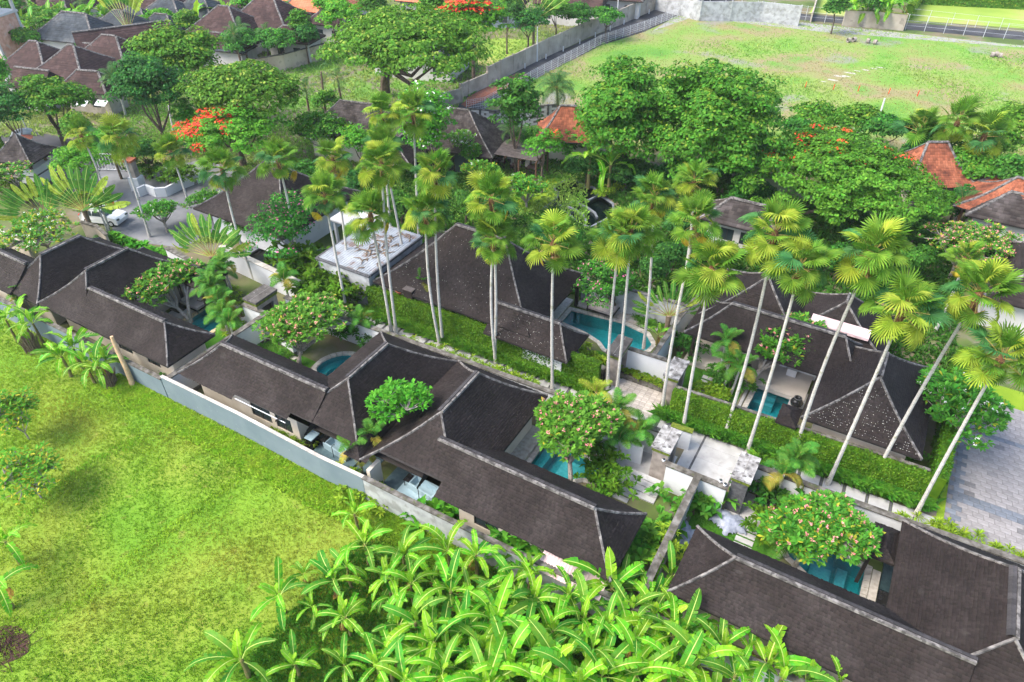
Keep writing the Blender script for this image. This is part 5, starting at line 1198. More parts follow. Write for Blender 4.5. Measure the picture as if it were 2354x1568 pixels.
FAN = {'g': [fan_mesh('frond', 'fan_green', tilt=t, droop=d, seed=i) for i, (t, d) in enumerate(((10, .25), (30, .35), (45, .3), (20, .55)))],
       'u': [fan_mesh('frond', 'fan_green', tilt=t, droop=d, seed=60 + i, pet=1.0) for i, (t, d) in enumerate(((0, .12), (-8, .18), (8, .2)))],
       'd': [fan_mesh('frond', 'fan_deep', tilt=t, droop=d, seed=10 + i) for i, (t, d) in enumerate(((15, .3), (40, .45)))],
       'l': [fan_mesh('frond', 'fan_lime', tilt=t, droop=d, seed=20 + i, pet=1.2) for i, (t, d) in enumerate(((20, .4), (45, .55)))],
       'y': [fan_mesh('frond', 'fan_yellow', tilt=t, droop=d, seed=30 + i, pet=1.3, span=72, sag=.4, R_=.95, n=16) for i, (t, d) in enumerate(((50, .5), (70, .45)))],
       'x': [fan_mesh('frond', 'fan_dead', tilt=60, droop=.5, seed=40, span=55, R_=.8, pet=.5, n=14)]}
def orient(az, el, roll=0):
    return (Matrix.Rotation(az, 4, 'Z') @ Matrix.Rotation(-el, 4, 'Y') @ Matrix.Rotation(roll, 4, 'X')).to_euler()
def fan_palm(c, bpx, label, s=1.0, group='tall fan palms planted along the villa rows', t=0, tb=None, h=None, seed=None, nf=30, mtr='trunk_palm', yellow=1.0, hmax=15):
    rr = random.Random(seed if seed is not None else int(c[0] * 7 + c[1]))
    cx_, cy_ = px(t, *c); base = at(*bpx, 0, t if tb is None else tb)
    hh, top = height_over(base, cx_, cy_ + 26)
    if h: top = at(cx_, cy_ + 14, h); hh = h
    off = Vector((top.x - base.x, top.y - base.y, 0)); hh = min(hh, hmax)
    r = empty('fan_palm', base, 0, label, 'palm tree', group)
    pts = []; bend = Vector((rr.uniform(-.25, .25), rr.uniform(-.25, .25), 0))
    for i in range(9):
        u = i / 8; pts.append(off * u + bend * math.sin(math.pi * u) + Vector((0, 0, hh * u)))
    tb_ = MB(); rads = [(.10 + .015 * s) * (1.35 if i == 0 else 1.0) * (1 - .35 * i / 8) for i in range(9)]
    P_, R2 = [], []
    N_ = 36
    for i in range(N_ + 1):
        u = i / N_ * 8; k = min(int(u), 7); f = u - k
        P_.append(pts[k].lerp(pts[k + 1], f)); R2.append((rads[k] * (1 - f) + rads[k + 1] * f) * (1.06 if i % 2 else .97))
    tb_.tube(P_, R2, 8); tb_.build('trunk', M[mtr], r, smooth=False)
    T_ = pts[-1]
    MB().tube([T_ - Vector((0, 0, .9 * s)), T_ - Vector((0, 0, .5 * s)), T_, T_ + Vector((0, 0, .35 * s))], [.12 * s, .19 * s, .22 * s, .10 * s], 9).build('crown_fibre', M['fibre'], r)
    for i in range(nf):
        u = i / (nf - 1)
        el = (86 - 45 * u / .35 if u < .35 else (41 - 50 * (u - .35) / .4 if u < .75 else -9 - 52 * (u - .75) / .25)) + rr.uniform(-9, 9)
        if u < .5: k = rr.choice('ggdlu' if u > .25 else 'uuugl')
        elif u < .74: k = rr.choice('ggdl')
        elif u < .86: k = rr.choice('glly' if yellow >= 1 else 'ggl')
        else: k = rr.choice('ygl' if yellow >= 1 else 'gl')
        az = i * 2.39996 + rr.uniform(-.25, .25); sc = s * rr.uniform(.82, 1.14) * (.74 if u > .85 else 1.0)
        link('frond', rr.choice(FAN[k]), r, T_ + Vector((0, 0, (.25 - .5 * u) * s)), orient(az, R(el), rr.uniform(-.35, .35)), sc)
    for i in range(3):
        link('dead_frond', FAN['x'][0], r, T_ - Vector((0, 0, .35 * s)), orient(rr.uniform(0, 6.28), R(rr.uniform(-75, -55))), s * rr.uniform(.8, 1.1))
    return r
PALMS = [
 (187, 285, 250, 480, 'leftmost tall fan palm, rising from the shrubs beside the white car'),
 (272, 297, 345, 545, 'tall fan palm in front of the grey driveway, second from the left'),
 (393, 325, 437, 478, 'fan palm at the driveway edge with orange blossom behind its crown'),
 (512, 368, 585, 642, 'fan palm leaning left above the travellers palm'),
 (640, 345, 690, 620, 'fan palm rising out of the pink flowering tree'),
 (766, 345, 805, 655, 'fan palm right behind the drooping yellow crown near the metal roof'),
 (747, 428, 800, 727, 'fan palm with a hanging brown frond left of the white metal roof'),
 (878, 240, 905, 600, 'left one of the pair of tallest fan palms behind, full golden crown'),
 (950, 235, 965, 600, 'right one of the pair of tallest fan palms behind, full golden crown'),
 (852, 470, 900, 765, 'fan palm standing in front of the white metal roof, left'),
 (877, 355, 912, 770, 'fan palm standing behind it whose crown hides two others'),
 (880, 316, 940, 640, 'slender palm with a bright lime crown just under the tallest pair'),
 (978, 468, 1012, 797, 'fan palm at the left end of the steep brown roof, lower of a close pair'),
 (1000, 375, 1018, 788, 'fan palm at the left end of the steep brown roof, higher of a close pair'),
 (1133, 528, 1140, 838, 'straight fan palm directly in front of the steep brown roof'),
 (1130, 435, 1137, 826, 'fan palm exactly behind the straight one before the steep roof'),
 (1272, 535, 1270, 895, 'lone straight fan palm in front of the daybed pool villa'),
 (1425, 520, 1396, 897, 'fan palm left of the two growing by the dark gate pillar'),
 (1450, 510, 1417, 905, 'fan palm right of the two growing by the dark gate pillar'),
 (1502, 430, 1479, 801, 'fan palm rising behind the white patio wall'),
 (1595, 395, 1560, 700, 'fan palm highest of the middle cluster, beside the dark tree'),
 (1600, 485, 1521, 945, 'fan palm growing at the right edge of the sandstone patio'),
 (1635, 595, 1570, 986, 'fan palm in front of the lichen topped gate on the right'),
 (1785, 500, 1666, 999, 'fan palm leaning right across the lawn with stepping stones'),
 (1840, 590, 1717, 1040, 'fan palm leaning right across the round headed frangipani'),
 (2005, 555, 1823, 1051, 'fan palm with a long leaning trunk passing the square pool villa'),
 (2075, 690, 1902, 1114, 'large leaning fan palm in front of the roof speckled with white dots'),
 (2250, 650, 2004, 1107, 'large leaning fan palm whose trunk crosses the right roof hip'),
 (2300, 800, 2103, 1186, 'fan palm at the right edge with its trunk foot by the plaza'),
 (2218, 570, 2150, 760, 'smaller yellowish fan palm among the frangipani at upper right'),
]
for i, (x, y, bx, by, lb) in enumerate(PALMS):
    s = .98
    if i in (25, 26, 27, 28): s = 1.12
    if i < 7: s = .97
    if i == 29: s = .75
    fan_palm((x, y), (bx, by), lb, s * (.80 + .14 * ((i * 13) % 7) / 6), yellow=1.0, nf=24 + (i * 5) % 8)
for (x, y, bx, by, lb) in ((2113, 278, 2082, 395, 'left of three fan palms by the concave red roof'), (2200, 258, 2144, 424, 'middle of three fan palms by the concave red roof'), (2262, 288, 2199, 437, 'right of three fan palms by the concave red roof')):
    fan_palm((x, y), (bx, by), lb, 1.25, group='three fan palms beside the red roof', nf=26)
# feather leaves
def feather_mesh(name, mleaf, L_=1.8, n=26, ll=.5, arch=.9, seed=0, vee=.25, w=.027, rise=.35):
    r = random.Random(seed); b = MB(); P_ = []
    for i in range(n + 1):
        t = i / n; a = rise - arch * t ** 1.5 * 1.2
        if i == 0: P_.append(Vector((0, 0, 0)))
        else: P_.append(P_[-1] + Vector((math.cos(a), 0, math.sin(a))) * L_ / n)
    b.cur = 1; b.tube([P_[0], P_[n // 3], P_[2 * n // 3], P_[n]], [.03, .022, .014, .006], 4, cap=False); b.cur = 0
    for i in range(3, n + 1):
        p = P_[i]; d = (P_[i] - P_[i - 1]).normalized(); l = ll * math.sin(math.pi * (.18 + .78 * i / n)) ** .7 * r.uniform(.9, 1.1)
        for s_ in (-1, 1):
            o = (d * .55 + Vector((0, s_, 0)) + Vector((0, 0, vee + r.uniform(-.1, .1)))).normalized(); m_ = p + o * l * .55; tip = p + o * l + Vector((0, 0, -.35 * l)); k = d * w
            b.face([p - k, m_ - k, m_ + k, p + k] if s_ > 0 else [p + k, m_ + k, m_ - k, p - k]); b.face([m_ - k, tip, m_ + k])
    return b.mesh(name, [M[mleaf], M['petiole']])
leaf('areca_green', [(.07, .22, .03), (.12, .30, .035)], .2, .2); leaf('areca_yellow', [(.26, .30, .04), (.38, .30, .05)], .2, .2); leaf('coco_green', [(.05, .14, .04), (.09, .20, .05)], .2, .15)
FEA = {'a': [feather_mesh('frond', 'areca_green', 1.5, arch=a, seed=i) for i, a in enumerate((.8, 1.2, 1.6))], 'y': [feather_mesh('frond', 'areca_yellow', 1.5, arch=a, seed=5 + i) for i, a in enumerate((1.5, 1.9))],
       'c': [feather_mesh('frond', 'coco_green', 2.6, 26, .75, a, 8 + i, .05, .028) for i, a in enumerate((1.0, 1.5, 2.0))], 'l': [feather_mesh('frond', 'fan_lime', 1.4, 18, .45, a, 12 + i) for i, a in enumerate((.7, 1.0))]}
def feather_palm(p, h, label, kind='a', n=10, s=1.0, name='areca_palm', cat='palm tree', group=None, top=None, stems=1, mtr='trunk_palm', r0=.09, elr=(80, -15), yl=.2):
    rr = random.Random(int(p[0] * 31 + p[1] * 17)); r = empty(name, p, 0, label, cat, group)
    for q in range(stems):
        o = Vector((rr.uniform(-.5, .5), rr.uniform(-.5, .5), 0)) * (stems > 1); hh = h * rr.uniform(.75, 1.0) if q else h
        T_ = (Vector(top) if top is not None else Vector((o.x * 1.5, o.y * 1.5, 0))); T_ = Vector((T_.x, T_.y, hh))
        MB().tube([o, o.lerp(T_, .33) + Vector((.04, .03, 0)), o.lerp(T_, .66), T_], [r0 * 1.3, r0, r0 * .9, r0 * .7], 7).build('trunk', M[mtr], r)
        for i in range(n):
            u = i / max(1, n - 1); el = elr[0] + (elr[1] - elr[0]) * u + rr.uniform(-8, 8)
            me = rr.choice(FEA['y' if rr.random() < yl and u > .4 and kind == 'a' else kind])
            link('frond', me, r, T_, orient(i * 2.4 + rr.uniform(-.2, .2), R(el), rr.uniform(-.3, .3)), s * rr.uniform(.85, 1.12))
    return r
b_ = at(1490, 860, 0, 2); hh, tp_ = height_over(b_, *px(2, 1475, 590))
feather_palm(b_, min(hh, 11), 'coconut palm in front of the red tiled roof', 'c', 22, 1.1, 'coconut_palm', top=(tp_ - b_).xy.to_3d(), mtr='trunk_dark', r0=.16, elr=(80, -40))
AREC = [(4, 190, 430, 2.2, 'ay', 'golden edged palm over the leftmost roof corner', 3), (4, 1450, 400, 2.8, 'a', 'bright feather palm beside the pavilion daybed', 3), (4, 1500, 260, 3.0, 'a', 'tall green feather palm behind the pavilion', 2), (4, 1490, 650, 1.8, 'a', 'bright feather palm at the foot of the white partition wall', 2),
        (4, 1480, 530, 2.0, 'ay', 'brownish arching palm over the first villa pool', 1), (4, 1910, 370, 2.6, 'ay', 'arching palm with an orange fruit cluster by the dark gate', 1), (5, 580, 400, 3.0, 'ay', 'arching golden palm against the steep brown roof', 1), (5, 150, 1430, 2.8, 'ay', 'golden palm in the corner of the second villa bathroom', 2),
        (5, 160, 650, 2.2, 'a', 'light green young palm behind the round pool', 1), (5, 1890, 1240, 2.6, 'ay', 'palm arching over the low curved white wall', 1), (5, 1960, 1390, 2.2, 'a', 'dark palm right of the third villa frangipani', 2), (6, 350, 790, 3.0, 'a', 'feather palm on the lawn in front of the terrace villa', 1),
        (6, 380, 960, 2.4, 'a', 'lower feather palm with an orange crownshaft on the lawn', 2), (9, 880, 130, 2.8, 'a', 'palm above the lower right white wall', 2), (9, 740, 170, 2.6, 'ay', 'yellow palm left of the lower right frangipani', 1), (9, 720, 520, 2.0, 'a', 'palm under the left side of the lower right frangipani', 2),
        (5, 1740, 1130, 1.9, 'l', 'bright lime palm tuft at the corner of the sandstone patio', 1), (4, 2080, 570, 2.0, 'l', 'lime palm tuft poking through the second villa frangipani', 1), (1, 640, 1380, 2.8, 'a', 'palm in front of the white car', 2), (3, 1930, 1370, 2.6, 'c', 'big drooping palm right of the red spotted tree', 1), (3, 2180, 1450, 2.4, 'l', 'yellow green palm at the upper right roof edge', 2),
        (2, 1180, 880, 3.6, 'c', 'dark palm clump beside the restaurant roof', 2), (1, 750, 540, 4.5, 'c', 'blue green palm beside the grey outbuilding', 2), (1, 860, 190, 0, 'a', '', 0)]
for t, x, y, h, k, lb, st in AREC:
    if not st: continue
    p = at(x, y, h, t); feather_palm((p.x, p.y, 0), h, lb, k[0], 9, 1.0 if k[0] != 'c' else .85, yl=.75 if len(k) > 1 else .12, stems=st, elr=(78, -10))
VP = [(185, 4, 207, 78, 'tall thin palm above the grey tiled house, left', 12), (248, 8, 272, 88, 'tall thin palm above the grey tiled house, right', 12), (537, 78, 560, 172, 'left short dusty palm behind the peach wall', 12), (553, 70, 568, 150, 'dusty palm close beside another behind the peach wall', 12), (610, 75, 620, 147, 'dusty palm standing at the peach wall', 12),
      (776, 178, 789, 262, 'thin drooping palm in the overgrown plot', 8), (703, 203, 711, 272, 'small drooping palm by the dead trunk', 8), (738, 165, 749, 272, 'bare dead palm trunk in the overgrown plot', 2)]
for x, y, bx, by, lb, n in VP:
    b0 = at(bx, by); hh, tp_ = height_over(b0, x, y); feather_palm(b0, min(hh, 12), lb, 'c', n, .8, 'feather_palm', top=(tp_ - b0).xy.to_3d(), mtr='trunk_dark', r0=.15, elr=(70, -50))

# banana plants
def banana_leaf(name, m0, L_=2.2, W_=.27, arch=1.0, seed=0, tear=.5, rise=.35):
    r = random.Random(seed); b = MB(); n = 15; P_ = [Vector((0, 0, 0))]
    D_ = []
    for i in range(n):
        t = (i + .5) / n; a = rise - arch * t ** 1.3; D_.append(Vector((math.cos(a), 0, math.sin(a)))); P_.append(P_[-1] + D_[-1] * L_ / n)
    wp = lambda t: 0 if t < .10 else W_ * min(1, ((t - .10) / .16) ** .55) * (1 - .12 * abs(t - .55)) * (1 - max(0, (t - .68) / .32) ** 2.0) ** .75 if t < .999 else .03
    for s_ in (-1, 1):
        slit = [r.random() < tear * .55 for _ in range(n + 1)]; off = 0.0; lift = .30
        for i in range(2, n):
            if slit[i]: off = r.uniform(-.06, .05); lift = r.uniform(-.05, .38)
            t0, t1 = i / n, (i + 1) / n; w0, w1 = max(wp(t0), .02), max(wp(t1), .02); up0 = Vector((-D_[i].z, 0, D_[i].x)); seg = L_ / n
            g0 = seg * .16 if slit[i] else 0; g1 = seg * .16 if slit[i + 1] else 0
            wave = .02 * math.sin(i * 1.9 + s_)
            def Pn(base, w, sh, f): return base + D_[i] * (sh + .10 * f) + Vector((0, s_ * w * f, 0)) + up0 * (w * f * lift + (off + wave) * f * f)
            m0_, m1_ = Pn(P_[i], w0, g0 * .4, .55), Pn(P_[i + 1], w1, -g1 * .4, .55); o0, o1 = Pn(P_[i], w0, g0, 1), Pn(P_[i + 1], w1, -g1, 1)
            q = [P_[i], m0_, m1_, P_[i + 1]]; b.face(q if s_ < 0 else q[::-1], 0); q = [m0_, o0, o1, m1_]; b.face(q if s_ < 0 else q[::-1], 0)
    for i in range(n):
        k = .030 * (1 - .7 * i / n); up0 = Vector((-D_[i].z, 0, D_[i].x)) * .012
        k2 = .030 * (1 - .7 * (i + 1) / n)
        b.face([P_[i] + Vector((0, -k, 0)) + up0, P_[i + 1] + Vector((0, -k2, 0)) + up0, P_[i + 1] + Vector((0, k2, 0)) + up0, P_[i] + Vector((0, k, 0)) + up0], 1)
    return b.mesh(name, [M[m0], M['midrib']], smooth=False)
BAN = {'g': [banana_leaf('leaf', 'banana_green' if i % 3 else 'banana_deep', 2.45, .225, a, i, te) for i, (a, te) in enumerate(((1.3, .5), (1.8, .8), (2.3, .9), (1.5, .7), (2.1, .8), (1.6, .3)))], 'l': [banana_leaf('leaf', 'banana_lime', 1.8, .21, a, 20 + i, .08) for i, a in enumerate((.5, .9))], 'o': [banana_leaf('leaf', 'banana_old', 1.7, .2, 2.2, 30, .9)]}
def banana(p, h, label, s=1.0, n=9, group='banana plants in the thicket at the bottom', t=0, deep=False):
    q = at(p[0], p[1], h, t); rr = random.Random(int(p[0] * 13 + p[1] * 7 + t))
    r = empty('banana_plant', (q.x, q.y, 0), rr.uniform(0, 6.28), label, 'banana plant', group); hh = h - .35 * s
    MB().tube([(0, 0, 0), (.05, .02, hh * .5), (0, 0, hh)], [.15 * s, .12 * s, .08 * s], 7).build('stem', M['pseudostem'], r)
    for i in range(n):
        u = i / (n - 1); el = 84 - 78 * u ** .85 + rr.uniform(-8, 8); k = 'l' if u < .16 else 'g'
        if i == n - 1 and rr.random() < .5: k = 'o'; el = -55
        link('leaf', rr.choice(BAN[k]), r, (0, 0, hh - .15 * u), orient(i * 2.4 + rr.uniform(-.3, .3), R(el), rr.uniform(-.35, .35)), s * rr.uniform(.85, 1.12) * (.75 if u < .12 else 1))
    return r
BN = [(7, 1610, 1390, 2.0, 1.05, 'big banana plant standing apart at the bottom left of the thicket'), (7, 1865, 965, 1.9, .85, 'lone young banana plant out in the grass field'), (7, 2100, 1050, 1.2, .5, 'small banana sapling beside the lone young plant'), (7, 2240, 860, 2.0, .85, 'banana plant on the upper left fringe of the thicket'),
      (7, 2290, 1120, 1.4, .62, 'small banana plant with a hanging dead leaf on the left fringe'), (7, 1975, 1430, 1.5, .65, 'medium banana plant right of the big bottom left one'), (7, 2040, 830, 1.0, .42, 'tiny banana sapling with a yellow leaf on the left fringe'), (7, 2310, 1440, 1.3, .62, 'small banana plant at the bottom left of the thicket'),
      (8, 110, 420, 1.9, .72, 'banana plant just under the grey wall corner'), (8, 180, 620, 2.2, .85, 'banana plant with one tall upright leaf at the upper left of the thicket')]
for t, x, y, h, s, lb in BN: banana((x, y), h, lb, s, t=t)
TH = [(8, 60, 780, .75), (8, 440, 700, .8), (8, 490, 880, .85), (8, 520, 1140, 1.1), (8, 760, 930, 1.05), (8, 1060, 1160, 1.15), (8, 1320, 990, 1.0), (8, 1850, 900, 1.1), (8, 740, 660, .9), (8, 930, 690, .9), (8, 1290, 800, .9), (8, 1660, 1120, 1.0), (8, 2130, 1090, 1.0), (8, 1450, 1200, .95), (8, 50, 1110, .65),
      (8, 260, 1430, .75), (8, 700, 1500, 1.1), (8, 1150, 1450, 1.1), (8, 1480, 1430, 1.1), (8, 1780, 1500, 1.1), (8, 2000, 1280, 1.0), (8, 2260, 1230, 1.0), (8, 980, 1330, .9), (8, 1720, 1330, 1.0), (8, 2020, 1480, 1.1), (8, 2230, 1430, 1.05), (8, 330, 840, .7), (8, 640, 1290, .9), (8, 1180, 870, .8), (8, 1560, 960, .85), (8, 900, 960, .8),
      (8, 1980, 1050, .9), (8, 1300, 1330, 1.0), (8, 450, 1540, .9), (9, 60, 1240, .95), (9, 180, 1420, 1.1), (9, 420, 1500, 1.0), (9, 640, 1430, .95), (9, 740, 1520, 1.05), (9, 900, 1540, .9), (9, 1120, 1568, .9), (9, 330, 1310, .9), (9, 0, 1130, .9), (9, 520, 1330, .8), (9, 40, 1510, 1.0), (8, 1000, 1560, 1.1), (8, 1350, 1570, 1.1), (8, 1620, 1560, 1.0), (8, 860, 1180, .9), (8, 1820, 1180, .9)]
TL = ['banana plant in the thicket on its upper edge below the villa roof', 'banana plant deep in the middle of the thicket', 'banana plant along the bottom edge of the picture', 'banana plant at the lower right end of the thicket below the dark roof']
for i, (t, x, y, s) in enumerate(TH):
    X_ = px(t, x, y)[0]; zone = 'grey wall corner' if X_ < 860 else ('third villa bathroom' if X_ < 1010 else ('middle of the villa roof' if X_ < 1150 else ('pink corrugated sheet' if X_ < 1330 else ('roof hip at its right end' if X_ < 1480 else ('spiky dracaena' if X_ < 1620 else 'lower right dark roof')))))
    rw = 'topmost row' if y < 950 else ('middle rows' if y < 1380 else 'bottom row')
    TL[0] = f'banana in the {rw} of the thicket, below the {zone}'; k = 0
    banana((x, y), 1.5 + .9 * s, TL[k], s * (.80 + .32 * ((i * 37) % 10) / 10), t=t, n=7 + (i * 7) % 4)
rb = random.Random(5)
for i in range(40):
    x, y = rb.uniform(350, 2300), rb.uniform(820, 1560); banana((x, y), 1.5, ('low young banana plant hidden under taller ones, ' + ('left part' if x < 900 else 'centre' if x < 1350 else 'right of centre' if x < 1850 else 'right end')), .78, t=8, n=7)
for t, x, y, s, lb in ((4, 130, 600, 1.0, 'banana clump nearest the left edge, behind the wall line'), (4, 210, 640, .9, 'banana plant leaning over the brown dry stems at left'), (4, 30, 620, .8, 'banana plant cut by the left picture edge'), (4, 400, 860, .95, 'banana plant in the middle clump beside the boundary wall'), (4, 480, 800, 1.0, 'banana plant with upright leaves in the middle clump'), (4, 640, 930, .95, 'bright banana plant left of the leaning bare trunk'), (4, 700, 880, .85, 'banana plant right behind the bright one by the leaning trunk'), (4, 560, 900, .85, 'banana plant between the two left clumps'),
                       (7, 20, 600, .85, 'banana plant whose leaves enter at the left edge, lower half'), (7, -40, 900, .9, 'banana plant with yellowing leaves at the lower left edge')):
    banana((x, y), 2.3, lb, s * .95, t=t, n=10, group='banana plants along the boundary wall at left' if t == 4 else 'banana plants at the left edge')
def clump_thatch(p, label):
    b = MB(); rr = random.Random(3)
    for i in range(60):
        a = rr.uniform(0, 6.28); r_ = rr.uniform(.1, .5); x, y = r_ * math.cos(a), r_ * math.sin(a); b.tube([(x, y, 0), (x * 1.1, y * 1.1, .8), (x * 1.5, y * 1.5, rr.uniform(1.1, 1.7))], [.05, .04, .02], 4)
    tag(b.build('dry_stems', M['trunk_dark'], None, loc=p), label, 'plant stems')
clump_thatch(at(230, 850, 0, 4), 'brown dry banana stems under the left clump'); clump_thatch(at(750, 1090, 0, 4), 'brown dry banana stems beside the leaning trunk')
lt = at(900, 1090, 0, 4); lh, ltop = height_over(lt, *px(4, 750, 750)); ltop = at(750, 750, 4.2, 4)
MBt = MB().tube([(0, 0, 0), tuple((ltop - lt) * .4 + Vector((.1, 0, 0))), tuple((ltop - lt) * .75), tuple(ltop - lt)], [.20, .17, .15, .11], 9)
tag(MBt.build('leaning_trunk', mat('bare_trunk', [(.48, .30, .16), (.66, .46, .28)], 4, .8, bump=.4), None, loc=lt), 'bare leaning brown trunk beside the grey boundary wall', 'tree trunk')
# far bananas
rb = random.Random(9)
for i in range(26):
    x, y = ZA(rb.uniform(200, 1550), 330 + rb.uniform(-160, 60)); banana((x, y), 3.4, 'banana plant in the grove behind the grey tiled house', 1.6, n=7, group='banana plants in the village grove')
for i in range(16):
    banana((rb.uniform(1190, 1560), rb.uniform(5, 55)), 3.0, 'banana plant behind the grey wall beyond the far road', 1.6, n=6, t=3, group='banana plants beyond the far road')
banana(ZB(300, 260), 4.0, 'single banana plant before the blue grey hip roof', 1.9, n=8, group='single banana plants in the village'); banana(ZB(690, 180), 4.0, 'banana plant in front of the small brown gabled roof at the top', 1.9, n=8, group='single banana plants in the village')
banana((1840, 1080), 3.5, 'large leaved banana plant under the big dark tree by the pond', 1.4, n=9, t=2, group='garden banana plants'); banana((1700, 1040), 3.8, 'drooping banana plant left of the pond shrubbery', 1.4, n=8, t=2, group='garden banana plants')
banana((2160, 720), 1.3, 'small banana plant in the corner behind the long curved pool', .7, n=6, t=5, group='garden banana plants')
# travellers palms: leaves in one upright fan
TRA = [banana_leaf('leaf', m_, 2.3, .26, a, 50 + i, .6, rise=.1) for i, (m_, a) in enumerate((('fan_lime', .5), ('areca_green', .8), ('areca_green', .4)))]
def travellers(p, h, label, s, az, n=15, t=0, spread=78):
    q = at(p[0], p[1], h, t); r = empty('travellers_palm', (q.x, q.y, 0), az, label, 'palm tree'); rr = random.Random(int(p[0]))
    MB().tube([(0, 0, 0), (0, 0, h * .6), (0, 0, h * .95)], [.22, .2, .25], 8).build('trunk', M['trunk_dark'], r)
    for i in range(n):
        a = R(-spread + 2 * spread * i / (n - 1)); l = 1.6 * s; d = Vector((math.sin(a), 0, math.cos(a)))
        e = Vector((0, 0, h * .9)) + d * l
        MB().tube([Vector((0, 0, h * .9)) + d * .1, e], [.045, .02], 5).build('petiole', M['petiole'] if i % 3 else M['midrib'], r)
        m_ = Matrix.Rotation(R(90) - a, 4, 'Y').to_euler() if False else orient(0, R(90) - a)
        link('leaf', rr.choice(TRA), r, e, orient(0, R(90) - a + (0), R(90) + rr.uniform(-.4, .4)), s * rr.uniform(.85, 1.1))
travellers(px(4, 1420, 200), 2.6, 'huge travellers palm fan behind the pavilion, yellow at its heart', 1.0, R(20))
travellers(px(1, 560, 1400), 2.8, 'travellers palm with broad leaves at the left, behind the yellow frangipani', 1.15, R(25))
travellers(px(1, 300, 1440), 2.4, 'travellers palm leaning at the far left behind the frangipani', 1.0, R(60))
travellers(px(5, 2230, 600), 2.0, 'travellers palm beside the white divider wall', .8, R(30), 13)
travellers(px(1, 860, 190), 5, 'upright travellers palm between grey village roofs', 2.0, R(10), 11, spread=40)
travellers(px(2, 1320, 120), 5, 'large travellers palm behind the tall white pole', 1.9, R(10), 11, spread=55)

# ------------------------------------------------------------------ foliage crowns
def cards(C, Nn, l, w, jit=.5, r=rng):
    """diamond leaves at C facing roughly Nn"""
    n = len(C); N_ = Nn + r.normal(0, jit, (n, 3)); N_ /= np.linalg.norm(N_, axis=1, keepdims=True) + 1e-9
    A_ = r.normal(0, 1, (n, 3)); U = np.cross(N_, A_); U /= np.linalg.norm(U, axis=1, keepdims=True) + 1e-9; V = np.cross(N_, U)
    l = np.broadcast_to(l, (n,))[:, None] * r.uniform(.7, 1.25, (n, 1)) * .5; w = np.broadcast_to(w, (n,))[:, None] * r.uniform(.7, 1.2, (n, 1)) * .5
    return np.stack([C + U * l, C + V * w, C - U * l * .9, C - V * w], 1).reshape(-1, 3)
def crown_mesh(name, rx, ry, rz, ncl, nl, cr, lsz, mats, tipfrac=.35, flat=.6, zmin=-.25, seed=0, lw=.6, hollow=.62, flowers=None, asym=None):
    r = np.random.default_rng(seed); D = r.normal(0, 1, (ncl * 3, 3)); D /= np.linalg.norm(D, axis=1, keepdims=True)
    D = D[D[:, 2] > zmin][:ncl]
    lob = 1 + .14 * np.sin(D[:, 0] * 4 + seed) * np.sin(D[:, 1] * 5 + 2 * seed) + r.normal(0, .07, len(D)); rad = np.where(r.random(len(D)) < .3, r.uniform(hollow, .9, len(D)), 1.0) * lob
    NL = 9; LC = r.normal(0, 1, (NL, 3)); LC /= np.linalg.norm(LC, axis=1, keepdims=True); LC[:, 2] = np.abs(LC[:, 2]) * .9 - .15; LC *= .46; LC[0] = (0, 0, .3)
    CC = (LC[r.integers(0, NL, len(D))] + D * .60 * rad[:, None]) * np.array([rx, ry, rz])
    K = len(CC); Q = r.normal(0, 1, (K, nl, 3)); Q /= np.linalg.norm(Q, axis=2, keepdims=True); Q *= (r.uniform(.35, 1, (K, nl, 1)) ** .5)
    Q[:, :, 2] = np.abs(Q[:, :, 2]) * .9 - .25
    crr = cr * r.uniform(.65, 1.3, (K, 1, 1)); C = CC[:, None, :] + Q * crr * np.array([1, 1, flat]); Nn = Q * .7 + D[:, None, :] * .5 + np.array([0, 0, .7])
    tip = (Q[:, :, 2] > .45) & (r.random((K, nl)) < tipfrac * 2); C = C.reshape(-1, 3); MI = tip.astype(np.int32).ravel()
    if flowers:
        fm, frac, (ax, ay, az), thr = flowers
        dirv = np.array([ax, ay, az]); dirv = dirv / np.linalg.norm(dirv); fc = (D @ dirv + r.normal(0, .15, K)) > thr
        fl = fc[:, None] & (Q[:, :, 2] > .1) & (r.random((K, nl)) < frac); MI[fl.ravel()] = 2
    V = cards(C, Nn.reshape(-1, 3), lsz, lsz * lw, .45, r); F = np.arange(len(V)).reshape(-1, 4)
    ms = [M[m] for m in mats] + ([M[flowers[0]]] if flowers else [])
    return np_mesh(name, V, F, ms, MI), CC
